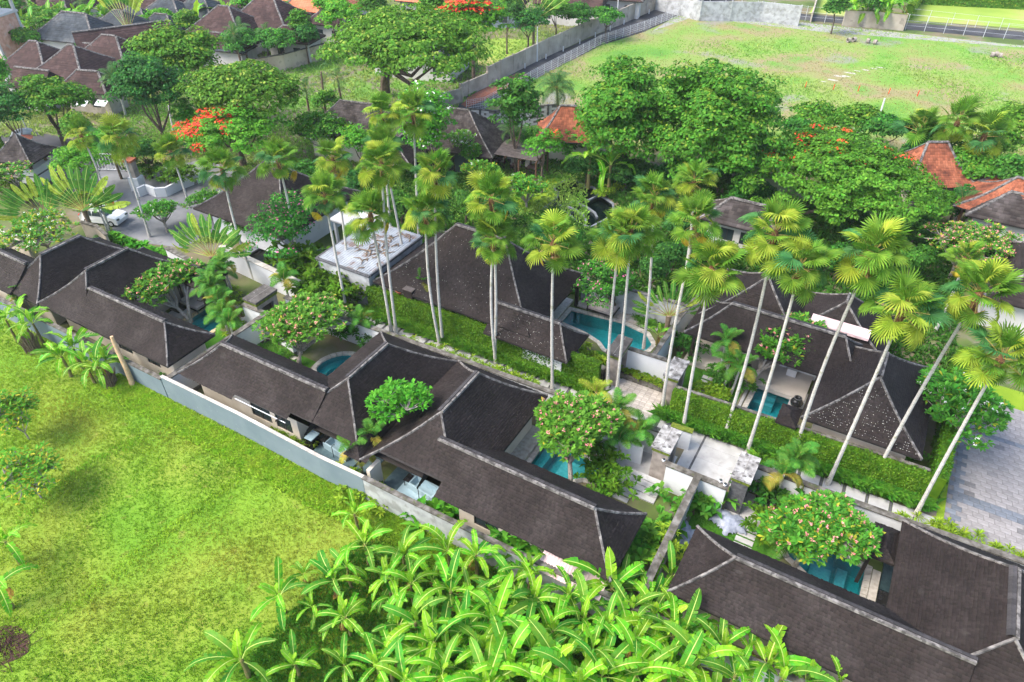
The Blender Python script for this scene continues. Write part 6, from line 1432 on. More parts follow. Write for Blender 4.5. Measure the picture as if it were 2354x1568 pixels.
def tree(box, hc, rz, label, kind='green', base=None, t=0, ncl=90, nl=60, cr=None, lsz=None, seed=None, cat='tree', name='tree', limbs=7, bark='bark', flowers=None, trunk_r=None, zmin=-.3, flat=.6, group=None, ntr=1, tip=.35, mats=None, hollow=.62):
    cx_, cy_, w, h = box; f = .34195 if t else 1; cx_, cy_ = px(t, cx_, cy_); w *= f; h *= f
    c = at(cx_, cy_, hc); pm = ppm(c); rx = w / 2 / pm; d = Vector((c.x, c.y, c.z - CAMH)).normalized(); se, ce = abs(d.z), math.hypot(d.x, d.y)
    q = (h / 2 / pm) ** 2 - (rz * ce) ** 2; ry = math.sqrt(max(q, .01)) / se; ry = min(max(ry, .6 * rx), 1.35 * rx)
    seed = seed if seed is not None else int(cx_ * 3 + cy_)
    cr = cr or max(.5, min(rx, ry) * .24); lsz = lsz or .30
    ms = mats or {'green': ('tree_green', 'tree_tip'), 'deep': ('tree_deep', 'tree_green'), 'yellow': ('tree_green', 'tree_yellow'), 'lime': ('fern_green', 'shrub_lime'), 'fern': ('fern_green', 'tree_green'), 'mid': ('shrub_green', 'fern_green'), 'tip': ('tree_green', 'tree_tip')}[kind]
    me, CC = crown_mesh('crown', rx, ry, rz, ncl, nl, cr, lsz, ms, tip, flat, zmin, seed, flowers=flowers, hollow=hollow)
    bs = at(*px(t, *base)) if base else Vector((c.x, c.y, 0))
    r = empty(name, (bs.x, bs.y, 0), 0, label, cat, group); rr = random.Random(seed)
    co = Vector((c.x - bs.x, c.y - bs.y, hc)); rot = HEAD
    o = link('crown', me, r, co, (0, 0, rot))
    tr = trunk_r or max(.12, rx * .055); b = MB(); fork = Vector((co.x * .3, co.y * .3, max(hc - rz * 1.1, hc * .35)))
    b.tube([(0, 0, -.05), (co.x * .1, co.y * .1, fork.z * .5), fork], [tr * 1.25, tr, tr * .85], 9); b.build('trunk', M[bark], r)
    idx = rr.sample(range(len(CC)), min(limbs, len(CC))); cc_, ss_ = math.cos(rot), math.sin(rot)
    for k in idx:
        q = CC[k] * .88; e = Vector((q[0] * cc_ - q[1] * ss_, q[0] * ss_ + q[1] * cc_, q[2])) + co; m_ = fork.lerp(e, .5) + Vector((rr.uniform(-.3, .3), rr.uniform(-.3, .3), -.12 * (e - fork).length))
        MB().tube([fork, m_, e], [tr * .6, tr * .35, tr * .12], 6).build('limb', M[bark], r)
    return r
tree((920, 118, 385, 195), 9, 4.0, 'huge spreading rain tree behind the overgrown plot', 'tip', (700, 600), None or 0, 260, 75, 1.6, .50, limbs=10, flat=.5) if False else tree((920, 116, 385, 195), 9, 4.0, 'huge spreading tree behind the overgrown plot, top centre', 'tip', (885, 218), 0, 430, 80, 1.5, .46, limbs=10, flat=.5, trunk_r=.6)
tree((560, 215, 270, 140), 8, 3.0, 'dark spreading tree left of the overgrown plot', 'tip', (560, 260), 0, 190, 75, 1.3, .42, limbs=9, flat=.5, trunk_r=.5)
tree((425, 135, 215, 120), 8, 4.0, 'yellow green mango tree between the village roofs and the dark spreading tree', 'yellow', None, 0, 150, 80, 1.4, .44, tip=.5)
tree((345, 215, 170, 145), 7, 4.0, 'dense dark green tree beside the grey outbuilding', 'deep', None, 0, 130, 80, 1.3, .42)
tree((1430, 272, 205, 290), 6.8, 6.2, 'left one of the two giant dense trees by the field', 'yellow', (1440, 410), 0, 300, 85, 1.15, .40, tip=.45, zmin=-.75, seed=5)
tree((1652, 285, 345, 305), 6.8, 6.2, 'right and larger one of the two giant dense trees by the field', 'yellow', (1650, 410), 0, 480, 85, 1.2, .40, tip=.45, zmin=-.7, seed=8)
tree((1945, 415, 385, 235), 5.0, 3.6, 'wide ferny leaved tree with a few red blossoms, right of centre', 'lime', (1950, 500), 0, 520, 75, .9, .34, tip=.30, zmin=-.35, flowers=('flame_flower', .45, (-.3, .7, .8), .93), flat=.45, mats=('tree_green', 'fern_green'))
tree((545, 308, 265, 125), 5.5, 2.6, 'flame tree with masses of orange red blossom behind the left palms', 'fern', (560, 380), 0, 200, 65, 1.0, .34, flowers=('flame_flower', .95, (-.75, .1, .45), .42), flat=.4)
tree((1085, 52, 150, 88), 8, 4.0, 'flame tree covered in scarlet blossom at the top centre', 'fern', None, 0, 110, 65, 1.3, .46, flowers=('flame_flower', .95, (-.3, -.2, .9), .55), flat=.5)
tree((1185, 255, 125, 130), 7, 4.0, 'glossy leaved tree in front of the road end', 'mid', None, 0, 80, 55, .9, .42, tip=.4, zmin=-.6)
tree((1380, 990, 330, 220), 5, 2.0, 'sparse small flame tree over the pergola corner', 'fern', None, 2, 45, 40, .7, .28, flowers=('flame_flower', .5, (.2, .3, .8), .93), flat=.35)
tree((980, 290, 115, 165), 6.5, 4.5, 'upright bright green tree dotted with white flowers behind the palms', 'lime', None, 0, 120, 60, .9, .34, zmin=-.8, flowers=('white_flower', .10, (0, 0, 1), -1))
tree((660, 520, 175, 165), 4.2, 2.6, 'loose tree with small magenta flowers among the palms', 'mid', (690, 600), 0, 100, 50, .75, .26, flowers=('magenta_flower', .09, (0, 0, 1), -1), bark='bark_pale', zmin=-.6)
tree((1395, 652, 140, 135), 3.2, 2.2, 'bushy tree with magenta specks behind the long curved pool', 'mid', (1415, 715), 0, 90, 50, .6, .24, flowers=('magenta_flower', .05, (0, 0, 1), -1), zmin=-.7)
tree((110, 238, 195, 125), 5, 3.2, 'yellow green tree in front of the village roofs at left', 'yellow', None, 0, 130, 65, 1.0, .36, tip=.8)
tree((20, 255, 110, 120), 5, 3.2, 'dark green tree at the left edge below the roofs', 'deep', None, 0, 80, 65, 1.0, .36)
tree((0, 175, 50, 110), 5, 3.2, 'round green tree cut by the left edge beside the brick tower', 'lime', None, 0, 50, 60, 1.0, .36)
tree((180, 300, 60, 60), 3.5, 2.0, 'small yellow green tree by the street umbrellas', 'yellow', None, 0, 45, 60, .8, .32, tip=.8)
tree((185, 375, 135, 85), 4.0, 1.6, 'ferny tree with horizontal layers by the driveway gate', 'fern', None, 0, 75, 50, .8, .28, flat=.3)
tree((250, 330, 100, 70), 4.0, 1.6, 'light ferny tree behind the second fan palm', 'fern', None, 0, 60, 45, .8, .28, flat=.3)
tree((330, 350, 80, 50), 3.0, 1.4, 'dark clipped shrubbery inside the curving white wall', 'deep', None, 0, 60, 60, .8, .3, name='shrubbery_tree')
tree((740, 300, 130, 90), 4.0, 2.0, 'olive green loose tree right of the orange flame tree', 'green', None, 0, 80, 50, .9, .30, flat=.35, bark='bark_pale')
tree((830, 330, 100, 70), 3.5, 2.0, 'green tree beneath the tall golden palms', 'lime', None, 0, 70, 50, .8, .30)
tree((750, 240, 60, 40), 3, 1.6, 'low green tree at the edge of the overgrown plot', 'green', None, 0, 40, 50, .8, .32)
tree((475, 240, 45, 60), 4.5, 2.8, 'pale feathery tree in front of the dark spreading tree', 'lime', None, 0, 60, 60, .6, .26, zmin=-.8, mats=('fern_green', 'tree_yellow'))
tree((430, 270, 60, 50), 4, 2.2, 'pale feathery tree left of the orange flame tree', 'lime', None, 0, 60, 60, .6, .26, zmin=-.8, mats=('fern_green', 'tree_yellow'))
tree((690, 60, 50, 40), 5, 2.6, 'round pale tree with visible branches at the top', 'green', ZB(1600, 470), 0, 55, 50, .8, .36, bark='bark_pale')
for k, (x, y, w, h, kd, hc) in enumerate(((790, 40, 90, 100, 'lime', 6), (760, 20, 70, 60, 'lime', 6), (1165, 30, 70, 100, 'deep', 6), (1215, 50, 80, 90, 'deep', 5), (1280, 30, 70, 70, 'mid', 5), (1330, 35, 60, 55, 'mid', 4), (1395, 40, 70, 45, 'mid', 3.5), (1000, 20, 80, 50, 'yellow', 6), (650, 30, 40, 30, 'green', 4), (560, 95, 90, 70, 'mid', 4), (640, 95, 70, 60, 'mid', 4), (700, 85, 50, 50, 'deep', 4),
        (30, 20, 60, 40, 'green', 5), (120, 45, 90, 60, 'green', 4), (60, 90, 60, 40, 'yellow', 3.5), (370, 45, 60, 40, 'lime', 4), (430, 50, 60, 40, 'green', 4), (330, 60, 50, 30, 'lime', 3.5), (500, 60, 40, 22, 'lime', 3), (100, 150, 45, 30, 'lime', 3), (210, 110, 50, 30, 'mid', 3), (580, 10, 70, 30, 'lime', 5), (860, 15, 60, 30, 'mid', 6),
        (1875, 268, 120, 65, 'yellow', 3.5), (1975, 275, 120, 65, 'yellow', 3.5), (2040, 300, 110, 60, 'mid', 3.5), (2237, 375, 125, 100, 'yellow', 3.5), (2330, 285, 90, 120, 'green', 5), (2320, 400, 80, 60, 'mid', 4), (2170, 320, 120, 60, 'mid', 4), (1840, 300, 80, 60, 'mid', 3), (2120, 345, 70, 40, 'deep', 3), (2300, 330, 90, 70, 'green', 4),
        (2000, 5, 40, 40, 'mid', 4), (1925, 20, 45, 30, 'mid', 4))):
    names_ = ('at the upper left village', 'between the brown roofs', 'near the top edge', 'beside the village wall', 'along the field edge')
    w_ = {'lime': 'bright green', 'deep': 'dark green', 'mid': 'mid green', 'yellow': 'yellow green', 'green': 'olive green'}[kd]
    where = 'on the hedge line between the field and the right hand gardens' if x > 1800 and y > 200 else ('beyond the far road wall' if x > 1800 else ('by the top edge beside the road wall' if x > 1100 else ('among the roofs of the upper left village' if x < 740 else 'behind the huge spreading tree')))
    tree((x, y, w, h), hc, hc * .42, f'{w_} bushy tree {where}', kd, None, 0, 60, 60, 1.0, .40, limbs=4, group='bushy trees ' + where)
# gardens between the villas and the hotel
for k, (x, y, w, h, kd, hc) in enumerate(((1540, 590, 70, 60, 'deep', 2), (1600, 560, 80, 50, 'mid', 2), (1660, 590, 70, 50, 'deep', 2), (1310, 560, 80, 40, 'mid', 1.6), (1390, 570, 70, 50, 'deep', 2), (1450, 560, 80, 60, 'mid', 2.4), (1500, 620, 60, 60, 'deep', 2.2), (1840, 580, 90, 50, 'deep', 2), (1930, 600, 90, 50, 'mid', 2), (2030, 560, 90, 60, 'deep', 2.4), (2100, 600, 90, 60, 'mid', 2.2),
        (2110, 520, 80, 50, 'deep', 2.4), (1150, 480, 70, 50, 'deep', 2), (1070, 470, 70, 40, 'mid', 2), (1000, 500, 80, 40, 'deep', 2), (920, 470, 80, 50, 'mid', 2.2), (820, 420, 80, 60, 'deep', 2.5), (700, 400, 70, 50, 'mid', 2.5), (610, 440, 60, 50, 'deep', 2), (1560, 510, 60, 40, 'deep', 2), (1750, 560, 70, 50, 'deep', 2))):
    tree((x, y, w, h), hc, 1.5, ('dark' if kd == 'deep' else 'green') + ' leafy garden shrub between the villa roofs and the hotel garden', kd, None, 0, 50, 50, .6, .26, limbs=2, name='large_shrub', cat='shrub', group='garden shrubs behind the villas', zmin=-.7)
# undergrowth under the giant trees
for k, (x, y, w, h, kd) in enumerate(((1350, 385, 110, 70, 'deep'), (1440, 395, 120, 60, 'deep'), (1560, 400, 120, 60, 'deep'), (1680, 395, 120, 60, 'deep'), (1760, 350, 100, 90, 'deep'), (1740, 450, 110, 70, 'deep'), (1310, 330, 90, 70, 'mid'), (1230, 320, 80, 50, 'mid'), (1690, 470, 60, 40, 'mid'), (2140, 480, 90, 60, 'mid'), (2200, 470, 80, 60, 'deep'), (2270, 490, 70, 40, 'mid'))):
    tree((x, y, w, h), 2.0, 1.7, 'dark leafy shrub mass under the giant trees' if x < 1800 else 'leafy shrub below the red tiled roofs', kd, None, 0, 60, 60, .7, .30, limbs=2, name='large_shrub', cat='shrub', group='dark shrubs under the giant trees' if x < 1800 else 'shrubs below the red roofs', zmin=-.6)

# frangipani and similar rosette trees
def frangi(box, hc, rz, label, flower='pink_flower', base=None, t=0, n=200, fl=.4, seed=None, lm='frangi_green', ll=.40, dens=11, yel=.03, bare=.0, trunk=.13, name='frangipani_tree'):
    cx_, cy_, w, h = box; f = .34195 if t else 1; cx_, cy_ = px(t, cx_, cy_); w *= f; h *= f
    c = at(cx_, cy_, hc); pm = ppm(c); rx = w / 2 / pm; d = Vector((c.x, c.y, c.z - CAMH)).normalized(); se, ce = abs(d.z), math.hypot(d.x, d.y)
    ry = math.sqrt(max((h / 2 / pm) ** 2 - (rz * ce) ** 2, .01)) / se; ry = min(max(ry, .6 * rx), 1.3 * rx); seed = seed or int(cx_ + 3 * cy_); r = np.random.default_rng(seed); rr = random.Random(seed)
    D = r.normal(0, 1, (n * 3, 3)); D /= np.linalg.norm(D, axis=1, keepdims=True); D = D[D[:, 2] > -.12][:n]; lob = 1 + .18 * np.sin(D[:, 0] * 5 + seed) * np.cos(D[:, 1] * 6 + seed * .7) + r.normal(0, .06, len(D))
    NL = 7; LC = r.normal(0, 1, (NL, 3)); LC /= np.linalg.norm(LC, axis=1, keepdims=True); LC[:, 2] = LC[:, 2] * .5; LC *= .52; LC[0] = (0, 0, .1)
    T_ = (LC[r.integers(0, NL, len(D))] + .56 * D * (lob * np.where(r.random(len(D)) < .35, r.uniform(.55, .9, len(D)), 1))[:, None]) * np.array([rx, ry, rz]); K = len(T_)
    ang = r.uniform(0, 6.28, (K, dens)) ; el = r.uniform(-.25, .85, (K, dens)); dv_ = np.stack([np.cos(ang) * np.cos(el), np.sin(ang) * np.cos(el), np.sin(el)], -1) + D[:, None, :] * .35
    dv_ /= np.linalg.norm(dv_, axis=2, keepdims=True); L_ = ll * r.uniform(.7, 1.15, (K, dens, 1)); side = np.cross(dv_, np.array([0, 0, 1.0])); side /= np.linalg.norm(side, axis=2, keepdims=True) + 1e-6
    o = T_[:, None, :] + dv_ * .02; w_ = L_ * .19
    V = np.stack([o, o + dv_ * L_ * .6 + side * w_, o + dv_ * L_ - np.array([0, 0, .10]) * L_, o + dv_ * L_ * .6 - side * w_], 2).reshape(-1, 3)
    MI = (r.random(K * dens) < yel).astype(np.int32); me = np_mesh('crown', V, np.arange(len(V)).reshape(-1, 4), [M[lm], M['frangi_yellow']], MI)
    bs = at(*px(t, *base)) if base else Vector((c.x, c.y, 0)); root = empty(name, (bs.x, bs.y, 0), 0, label, 'tree'); co = Vector((c.x - bs.x, c.y - bs.y, hc)); cc_, ss_ = math.cos(HEAD), math.sin(HEAD)
    link('crown', me, root, co, (0, 0, HEAD))
    if fl:
        pick = (r.random(K) < fl) & (D[:, 2] > -.05); P_ = T_[pick] + D[pick] * .12 + np.array([0, 0, .10]); m_ = 7
        C = (P_[:, None, :] + r.normal(0, .055, (len(P_), m_, 3))).reshape(-1, 3); Nn = np.repeat(D[pick] * .5 + np.array([0, 0, .8]), m_, 0)
        V = cards(C, Nn, .11, .10, .5, r); link('blossoms', np_mesh('blossoms', V, np.arange(len(V)).reshape(-1, 4), M[flower]), root, co, (0, 0, HEAD))
    def lp(q): return Vector((q[0] * cc_ - q[1] * ss_, q[0] * ss_ + q[1] * cc_, q[2])) + co
    fork = Vector((co.x * .35, co.y * .35, max(.5, hc - rz * 1.5))); MB().tube([(0, 0, -.05), (co.x * .08 + .05, co.y * .08, fork.z * .5), fork], [trunk * 1.3, trunk, trunk * .9], 8).build('trunk', M['bark_pale'], root)
    nb = 8; mains = []
    for k in range(nb):
        a = 2 * math.pi * k / nb + rr.uniform(-.3, .3); e = lp((rx * .5 * math.cos(a), ry * .5 * math.sin(a), rz * rr.uniform(-.3, .25))); mains.append(e); m_ = fork.lerp(e, .5) + Vector((rr.uniform(-.15, .15), rr.uniform(-.15, .15), -.1))
        MB().tube([fork, m_, e], [trunk * .65, trunk * .45, trunk * .32], 6).build('limb', M['bark_pale'], root)
    tw_ = MB()
    for k in range(0, K, 2):
        q = lp(T_[k]); e = min(mains, key=lambda m: (m - q).length); tw_.tube([e, e.lerp(q, .5) + Vector((0, 0, -.08)), q], [.045, .035, .022], 4, cap=False)
    tag(tw_.build('twigs', M['bark_pale'], root), kind='stuff')
    return root
frangi((1040, 400, 440, 370), 2.8, 1.1, 'pink flowering frangipani leaning over the roof of the first villa', base=(1280, 660), t=4, n=420, fl=.26)
frangi((1260, 310, 200, 160), 3.0, .8, 'smaller pink frangipani with a thin bare trunk beside the pavilion', base=(1285, 650), t=4, n=90, fl=.35)
frangi((2060, 680, 620, 400), 3.0, 1.2, 'wide pink frangipani with twisted pale branches in the second villa yard', base=(2010, 945), t=4, n=620, fl=.24, trunk=.16)
frangi((1565, 1340, 620, 440), 3.2, 1.3, 'lush pink frangipani over the third villa pool', base=(1560, 1760), t=5, n=720, fl=.24, trunk=.15)
frangi((985, 545, 690, 430), 3.0, 1.1, 'large pink frangipani over the key shaped pool at lower right', base=(805, 790), t=9, n=720, fl=.2, yel=.10, trunk=.12)
frangi((755, 765, 560, 350), 3.2, 1.3, 'round headed pink frangipani leaning across the terrace villa lawn', base=(480, 1100), t=6, n=640, fl=.22, ll=.44, yel=.03, trunk=.2)
frangi((1960, 110, 640, 330), 3.6, 1.6, 'broad frangipani thick with pale pink flowers at upper right', t=6, n=420, fl=.85, yel=.12)
frangi((1960, 1230, 600, 520), 3.0, 1.8, 'vivid green frangipani with small yellow flowers right of the dotted roof', 'white_flower', t=6, n=480, fl=.1)
frangi((90, 525, 175, 110), 3.0, 1.2, 'yellow green frangipani with cream flowers at the left edge', 'white_flower', n=260, fl=.25, yel=.25)
frangi((30, 400, 80, 55), 3.0, 1.0, 'pink flowering frangipani below the guard post', n=110, fl=.6)
frangi((820, 950, 200, 190), 4.0, 1.4, 'nearly bare pale frangipani before the restaurant roof', 'white_flower', t=2, n=110, fl=.3, dens=6, base=(790, 1080))
frangi((930, 1030, 210, 150), 2.8, 1.2, 'small round green frangipani before the restaurant', 'white_flower', t=2, n=120, fl=.1, base=(925, 1100))
frangi((990, 1140, 290, 130), 2.4, 1.0, 'flat topped frangipani on the hotel lawn, left', 'white_flower', t=2, n=190, fl=.05, yel=.1)
frangi((1270, 1250, 280, 190), 2.4, 1.2, 'flat topped frangipani on the hotel lawn, right', 'white_flower', t=2, n=210, fl=.05, yel=.1)
frangi((1080, 1420, 330, 150), 2.2, .8, 'flat topped sculpted tree in the driveway island, left', 'white_flower', t=1, n=330, fl=.03, ll=.28)
frangi((1380, 1340, 260, 150), 2.2, .8, 'flat topped sculpted tree in the driveway island, right', 'white_flower', t=1, n=260, fl=.03, ll=.28)
frangi((1640, 1480, 280, 160), 2.0, .8, 'small round tree before the dark lobby roof', 'white_flower', t=1, n=260, fl=.05, ll=.28)
frangi((420, 1190, 400, 390), 4.6, 1.5, 'bright green round leaved tree growing up between two dark roofs', None, t=5, n=210, fl=0, yel=0, lm='fern_green', dens=12, ll=.34, base=(560, 1290), name='breadfruit_tree')
frangi((2260, 1190, 240, 200), 3.2, 1.0, 'small bare stemmed tree by the upper right roof edge', None, t=3, n=90, fl=0)
frangi((1560, 960, 260, 140), 2.8, 1.0, 'loose white flowered tree between palms at centre left', 'white_flower', t=1, n=120, fl=.4) if False else None
frangi((760, 300, 110, 70), 3.4, 1.2, 'green tree sprinkled with white flowers beside the tall palms', 'white_flower', n=190, fl=.7)

# rosette shrubs and low planting
def blades(nh, nb, L_, w, spread, hgt, seed, el=(.1, 1.2), droop=.35, two=True):
    r = np.random.default_rng(seed); H = np.stack([r.normal(0, spread, nh), r.normal(0, spread, nh), hgt * r.uniform(.55, 1.1, nh)], 1)
    a = r.uniform(0, 6.28, (nh, nb)); e = r.uniform(*el, (nh, nb)); d = np.stack([np.cos(a) * np.cos(e), np.sin(a) * np.cos(e), np.sin(e)], -1); L = L_ * r.uniform(.75, 1.15, (nh, nb, 1))
    s = np.cross(d, [0, 0, 1.0]); s /= np.linalg.norm(s, axis=2, keepdims=True) + 1e-6; o = H[:, None, :] + np.zeros_like(d); m_ = o + d * L * .55; t_ = o + d * L - np.array([0, 0, droop]) * L
    V = np.stack([o, m_ + s * w, t_, m_ - s * w], 2).reshape(-1, 3); return V
def stem_mesh(nh, spread, hgt, seed):
    r = random.Random(seed); b = MB()
    for i in range(4): b.tube([(r.uniform(-.1, .1), r.uniform(-.1, .1), 0), (r.uniform(-.2, .2), r.uniform(-.2, .2), hgt * .8)], [.025, .015], 4)
    return b.mesh('stems', M['trunk_dark'])
SHR = {}
for key, m_, args in (('drac', 'shrub_lime', (9, 22, .38, .028, .28, .55)), ('drac2', 'fern_green', (9, 22, .38, .028, .28, .55)), ('rhapis', 'shrub_green', (16, 14, .32, .05, .42, .95)), ('rhapis2', 'hedge_leaf', (16, 14, .34, .05, .45, 1.0)), ('fern', 'fern_green', (3, 18, .85, .09, .12, .25)), ('big', 'frangi_green', (5, 9, .48, .10, .28, .6)), ('grassy', 'bluegrass', (6, 26, .5, .02, .2, .1)), ('lime', 'shrub_lime', (10, 16, .34, .05, .32, .5)), ('yuc', 'shrub_lime', (7, 30, .36, .03, .22, 1.6))):
    SHR[key] = [(np_mesh('leaves', V_, np.arange(len(V_)).reshape(-1, 4), M[m_]), stem_mesh(5, .2, args[5], s_)) for s_ in range(3) for V_ in (blades(*args, seed=s_ + len(key)),)]
def shrub(p, key, label, s=1.0, group=None, name='shrub', cat='shrub', z=0, t=0):
    q = at(p[0], p[1], .5 * s + z, t); rr = random.Random(int(p[0] * 3 + p[1])); r = empty(name, (q.x, q.y, z), rr.uniform(0, 6.28), label, cat, group); lv, stm = rr.choice(SHR[key])
    link('leaves', lv, r, (0, 0, 0), (0, 0, 0), s); link('stems', stm, r, (0, 0, 0), (0, 0, 0), s); return r
def row(t, pts, key, label, group, s=1.0, n=None, **k):
    out = []
    if n:
        P_ = []
        for i in range(n):
            u = i / (n - 1) * (len(pts) - 1); j = min(int(u), len(pts) - 2); f = u - j; P_.append((pts[j][0] + (pts[j + 1][0] - pts[j][0]) * f + random.uniform(-8, 8), pts[j][1] + (pts[j + 1][1] - pts[j][1]) * f + random.uniform(-8, 8)))
        pts = P_
    for p in pts: shrub(p, key, label, s * random.uniform(.85, 1.15), group, t=t, **k)
row(5, [(410, 775), (800, 905)], 'drac', 'spiky lime green dracaena between the path wall and the brown roof, left row', 'dracaenas along the path wall, left row', 1.25, 11)
row(5, [(900, 925), (1310, 1090)], 'drac', 'spiky lime green dracaena between the path wall and the brown roof, right row', 'dracaenas along the path wall, right row', 1.2, 11)
row(6, [(970, 1395), (1640, 1540)], 'drac2', 'green dracaena on the ivy wall ledge below the dotted roof', 'dracaenas below the dotted roof', 1.15, 13)
row(9, [(1540, 510), (1820, 565), (2330, 760)], 'drac', 'spiky dracaena along the top of the lower right dark roof', 'dracaenas along the lower right roof', 1.25, 15)
row(4, [(1990, 300), (2330, 420)], 'rhapis2', 'glossy lady palm in the dense bed before the metal roof', 'lady palms before the metal roof', 2.5, 8)
row(4, [(2080, 400), (2330, 520)], 'rhapis2', 'glossy lady palm in the front of the dense bed', 'lady palms before the metal roof', 2.0, 9)
row(5, [(30, 330), (130, 480)], 'rhapis2', 'lady palm at the left end of the ivy wall', 'lady palms at the ivy wall end', 1.6, 6)
row(4, [(690, 60), (860, 100), (1100, 190)], 'fern', 'bright birds nest fern behind the first villa roof', 'birds nest ferns behind the roof', 1.15, 11)
row(4, [(1120, 985), (1320, 870)], 'big', 'broad leaved shrub in the gap between the first two roofs', 'broad leaved shrubs between roofs', 1.2, 6)
row(8, [(2230, 500), (2060, 640), (1960, 780)], 'big', 'dark broad leaved shrub beside the weathered partition wall', 'broad leaved shrubs at the partition', 1.5, 7)
row(8, [(2250, 330), (2330, 400)], 'big', 'broad leaved plant below the white yard wall', 'broad leaved plants in the yard', 1.2, 3)
row(9, [(130, 380), (290, 360)], 'big', 'large leaved plant against the stained white wall', 'large leaved plants by the stained wall', 1.5, 3)
row(9, [(520, 230), (660, 300)], 'rhapis', 'lady palm beside the right forecourt gate', 'lady palms beside the right gate', 1.5, 4)
row(9, [(620, 480), (700, 560)], 'rhapis2', 'lady palm at the left foot of the lower right frangipani', 'lady palms under the frangipani', 1.5, 4)
row(6, [(190, 1080), (330, 1150)], 'lime', 'bright yellow lime shrub beside the ivy wall', 'lime shrubs by the ivy wall', 1.1, 5)
row(6, [(280, 980), (440, 1060)], 'rhapis', 'dark shrub around the feather palm on the right lawn', 'dark shrubs on the right lawn', 1.3, 4)
row(5, [(1590, 830), (1720, 860)], 'lime', 'lime green shrub at the tip of the small brown roof', 'lime shrubs by the small roof', 1.3, 4)
row(5, [(1930, 950), (2160, 1060)], 'lime', 'low leafy plant in the dark patio planter', 'plants in the patio planter', .7, 9, z=.3)
row(5, [(2010, 600), (2140, 640)], 'grassy', 'dark strappy plant behind the curved pool end', 'strappy plants behind the pool', 1.2, 5)
row(4, [(1560, 440), (1620, 560), (1560, 680)], 'lime', 'yellow green shrub between pool and small steps', 'shrubs beside the small steps', 1.4, 6)
row(4, [(1750, 790), (1940, 850)], 'grassy', 'strappy edging plant under the white screen wall', 'edging plants under the screen wall', 1.1, 8)
row(5, [(60, 700), (240, 790)], 'rhapis', 'dark shrub behind the round pool', 'shrubs behind the round pool', 1.4, 6)
row(8, [(1760, 90), (1840, 260)], 'rhapis2', 'tall shrub at the pool end beside the white steps', 'shrubs by the white steps', 1.5, 5)
row(8, [(1750, 290), (1880, 270)], 'grassy', 'variegated grassy plant at the pool coping', 'grassy plants at the pool', .9, 3)
row(8, [(2190, 640), (2240, 740)], 'yuc', 'tall spiky dracaena beside the weathered partition wall end', 'spiky dracaenas at the partition end', 1.2, 3)
row(4, [(1900, 1380), (2060, 1440)], 'drac', 'spiky shrub on the grey wall by the second villa bathroom', 'shrubs by the second bathroom', 1.2, 4)
row(8, [(560, 430), (760, 400)], 'fern', 'reedy green plant below the third villa bathroom', 'reedy plants below the bathroom', 1.5, 4)
row(8, [(1120, 600), (1400, 620)], 'fern', 'tall reedy pandanus rising through the bananas', 'pandanus among the bananas', 2.0, 5, z=.6)
row(8, [(60, 200), (260, 330)], 'lime', 'creeping weed growing over the grey wall end', 'weeds over the grey wall end', 1.3, 5)
row(1, [(0, 1240), (200, 1330)], 'rhapis2', 'leafy shrub at the left edge behind the frangipani', 'shrubs at the left edge', 1.9, 6)
row(1, [(560, 1270), (700, 1300)], 'lime', 'yellow green shrub at the foot of the left fan palm', 'shrubs at the left palm foot', 1.5, 4)
row(1, [(960, 1160), (1300, 1200)], 'rhapis2', 'dark shrub within the curving white planter wall', 'shrubs in the curving planter', 1.7, 9)
row(2, [(1560, 1270), (1650, 1330), (1520, 1370)], 'grassy', 'grassy plant on the little island in the pond', 'plants on the pond island', .6, 5)
row(2, [(1760, 1290), (1880, 1250)], 'lime', 'clipped green shrub at the right of the pond', 'shrubs right of the pond', 1.2, 7)
row(2, [(1440, 1165), (1560, 1190), (1700, 1200)], 'grassy', 'dark strappy edging plant at the lawn end', 'edging plants at the lawn end', .8, 6)
row(3, [(290, 1260), (460, 1240)], 'rhapis', 'dark fan leaved shrub in the shade left of the red spotted tree', 'shrubs in the shade', 1.8, 5)
row(3, [(360, 1380), (330, 1440)], 'lime', 'reddish croton shrub beneath the middle palms', 'croton shrubs', 1.3, 2)
row(6, [(0, 760), (110, 860)], 'rhapis', 'dark shrub left of the terrace', 'shrubs left of the terrace', 1.4, 4)
# broad-leaf sapling at left edge
def sapling(box, hc, label, n, t=7, rz=1.3, seed=4): 
    r = frangi(box, hc, rz, label, None, t=t, n=n, fl=0, yel=.25, lm='fern_green', dens=8, ll=.34, seed=seed, trunk=.05, name='sapling'); return r
sapling((170, 160, 460, 380), 2.4, 'soft leaved young tree at the left edge of the grass field, lower', 170); sapling((80, 1250, 300, 480), 2.6, 'soft leaved young tree at the left edge of the grass field, upper', 170, 4)
ash = MB(); rr = random.Random(2)
for i in range(70):
    a = rr.uniform(0, 6.28); l = rr.uniform(.2, 1.0); x, y = rr.gauss(0, .45), rr.gauss(0, .45); ash.tube([(x, y, rr.uniform(0, .15)), (x + math.cos(a) * l, y + math.sin(a) * l, rr.uniform(.02, .3))], .02, 4)
tag(ash.build('brush_heap', M['rootball'], None, loc=at(40, 1330, .04, 7)), 'dark burnt brush heap at the lower left edge', 'brush heap')
sheet('burnt_patch', [(at(40, 1330, 0, 7).x + 1.25 * math.cos(a) * (1 + .15 * math.sin(3 * a)), at(40, 1330, 0, 7).y + 1.0 * math.sin(a)) for a in np.linspace(0, 6.0, 16)], .115, 'rootball')

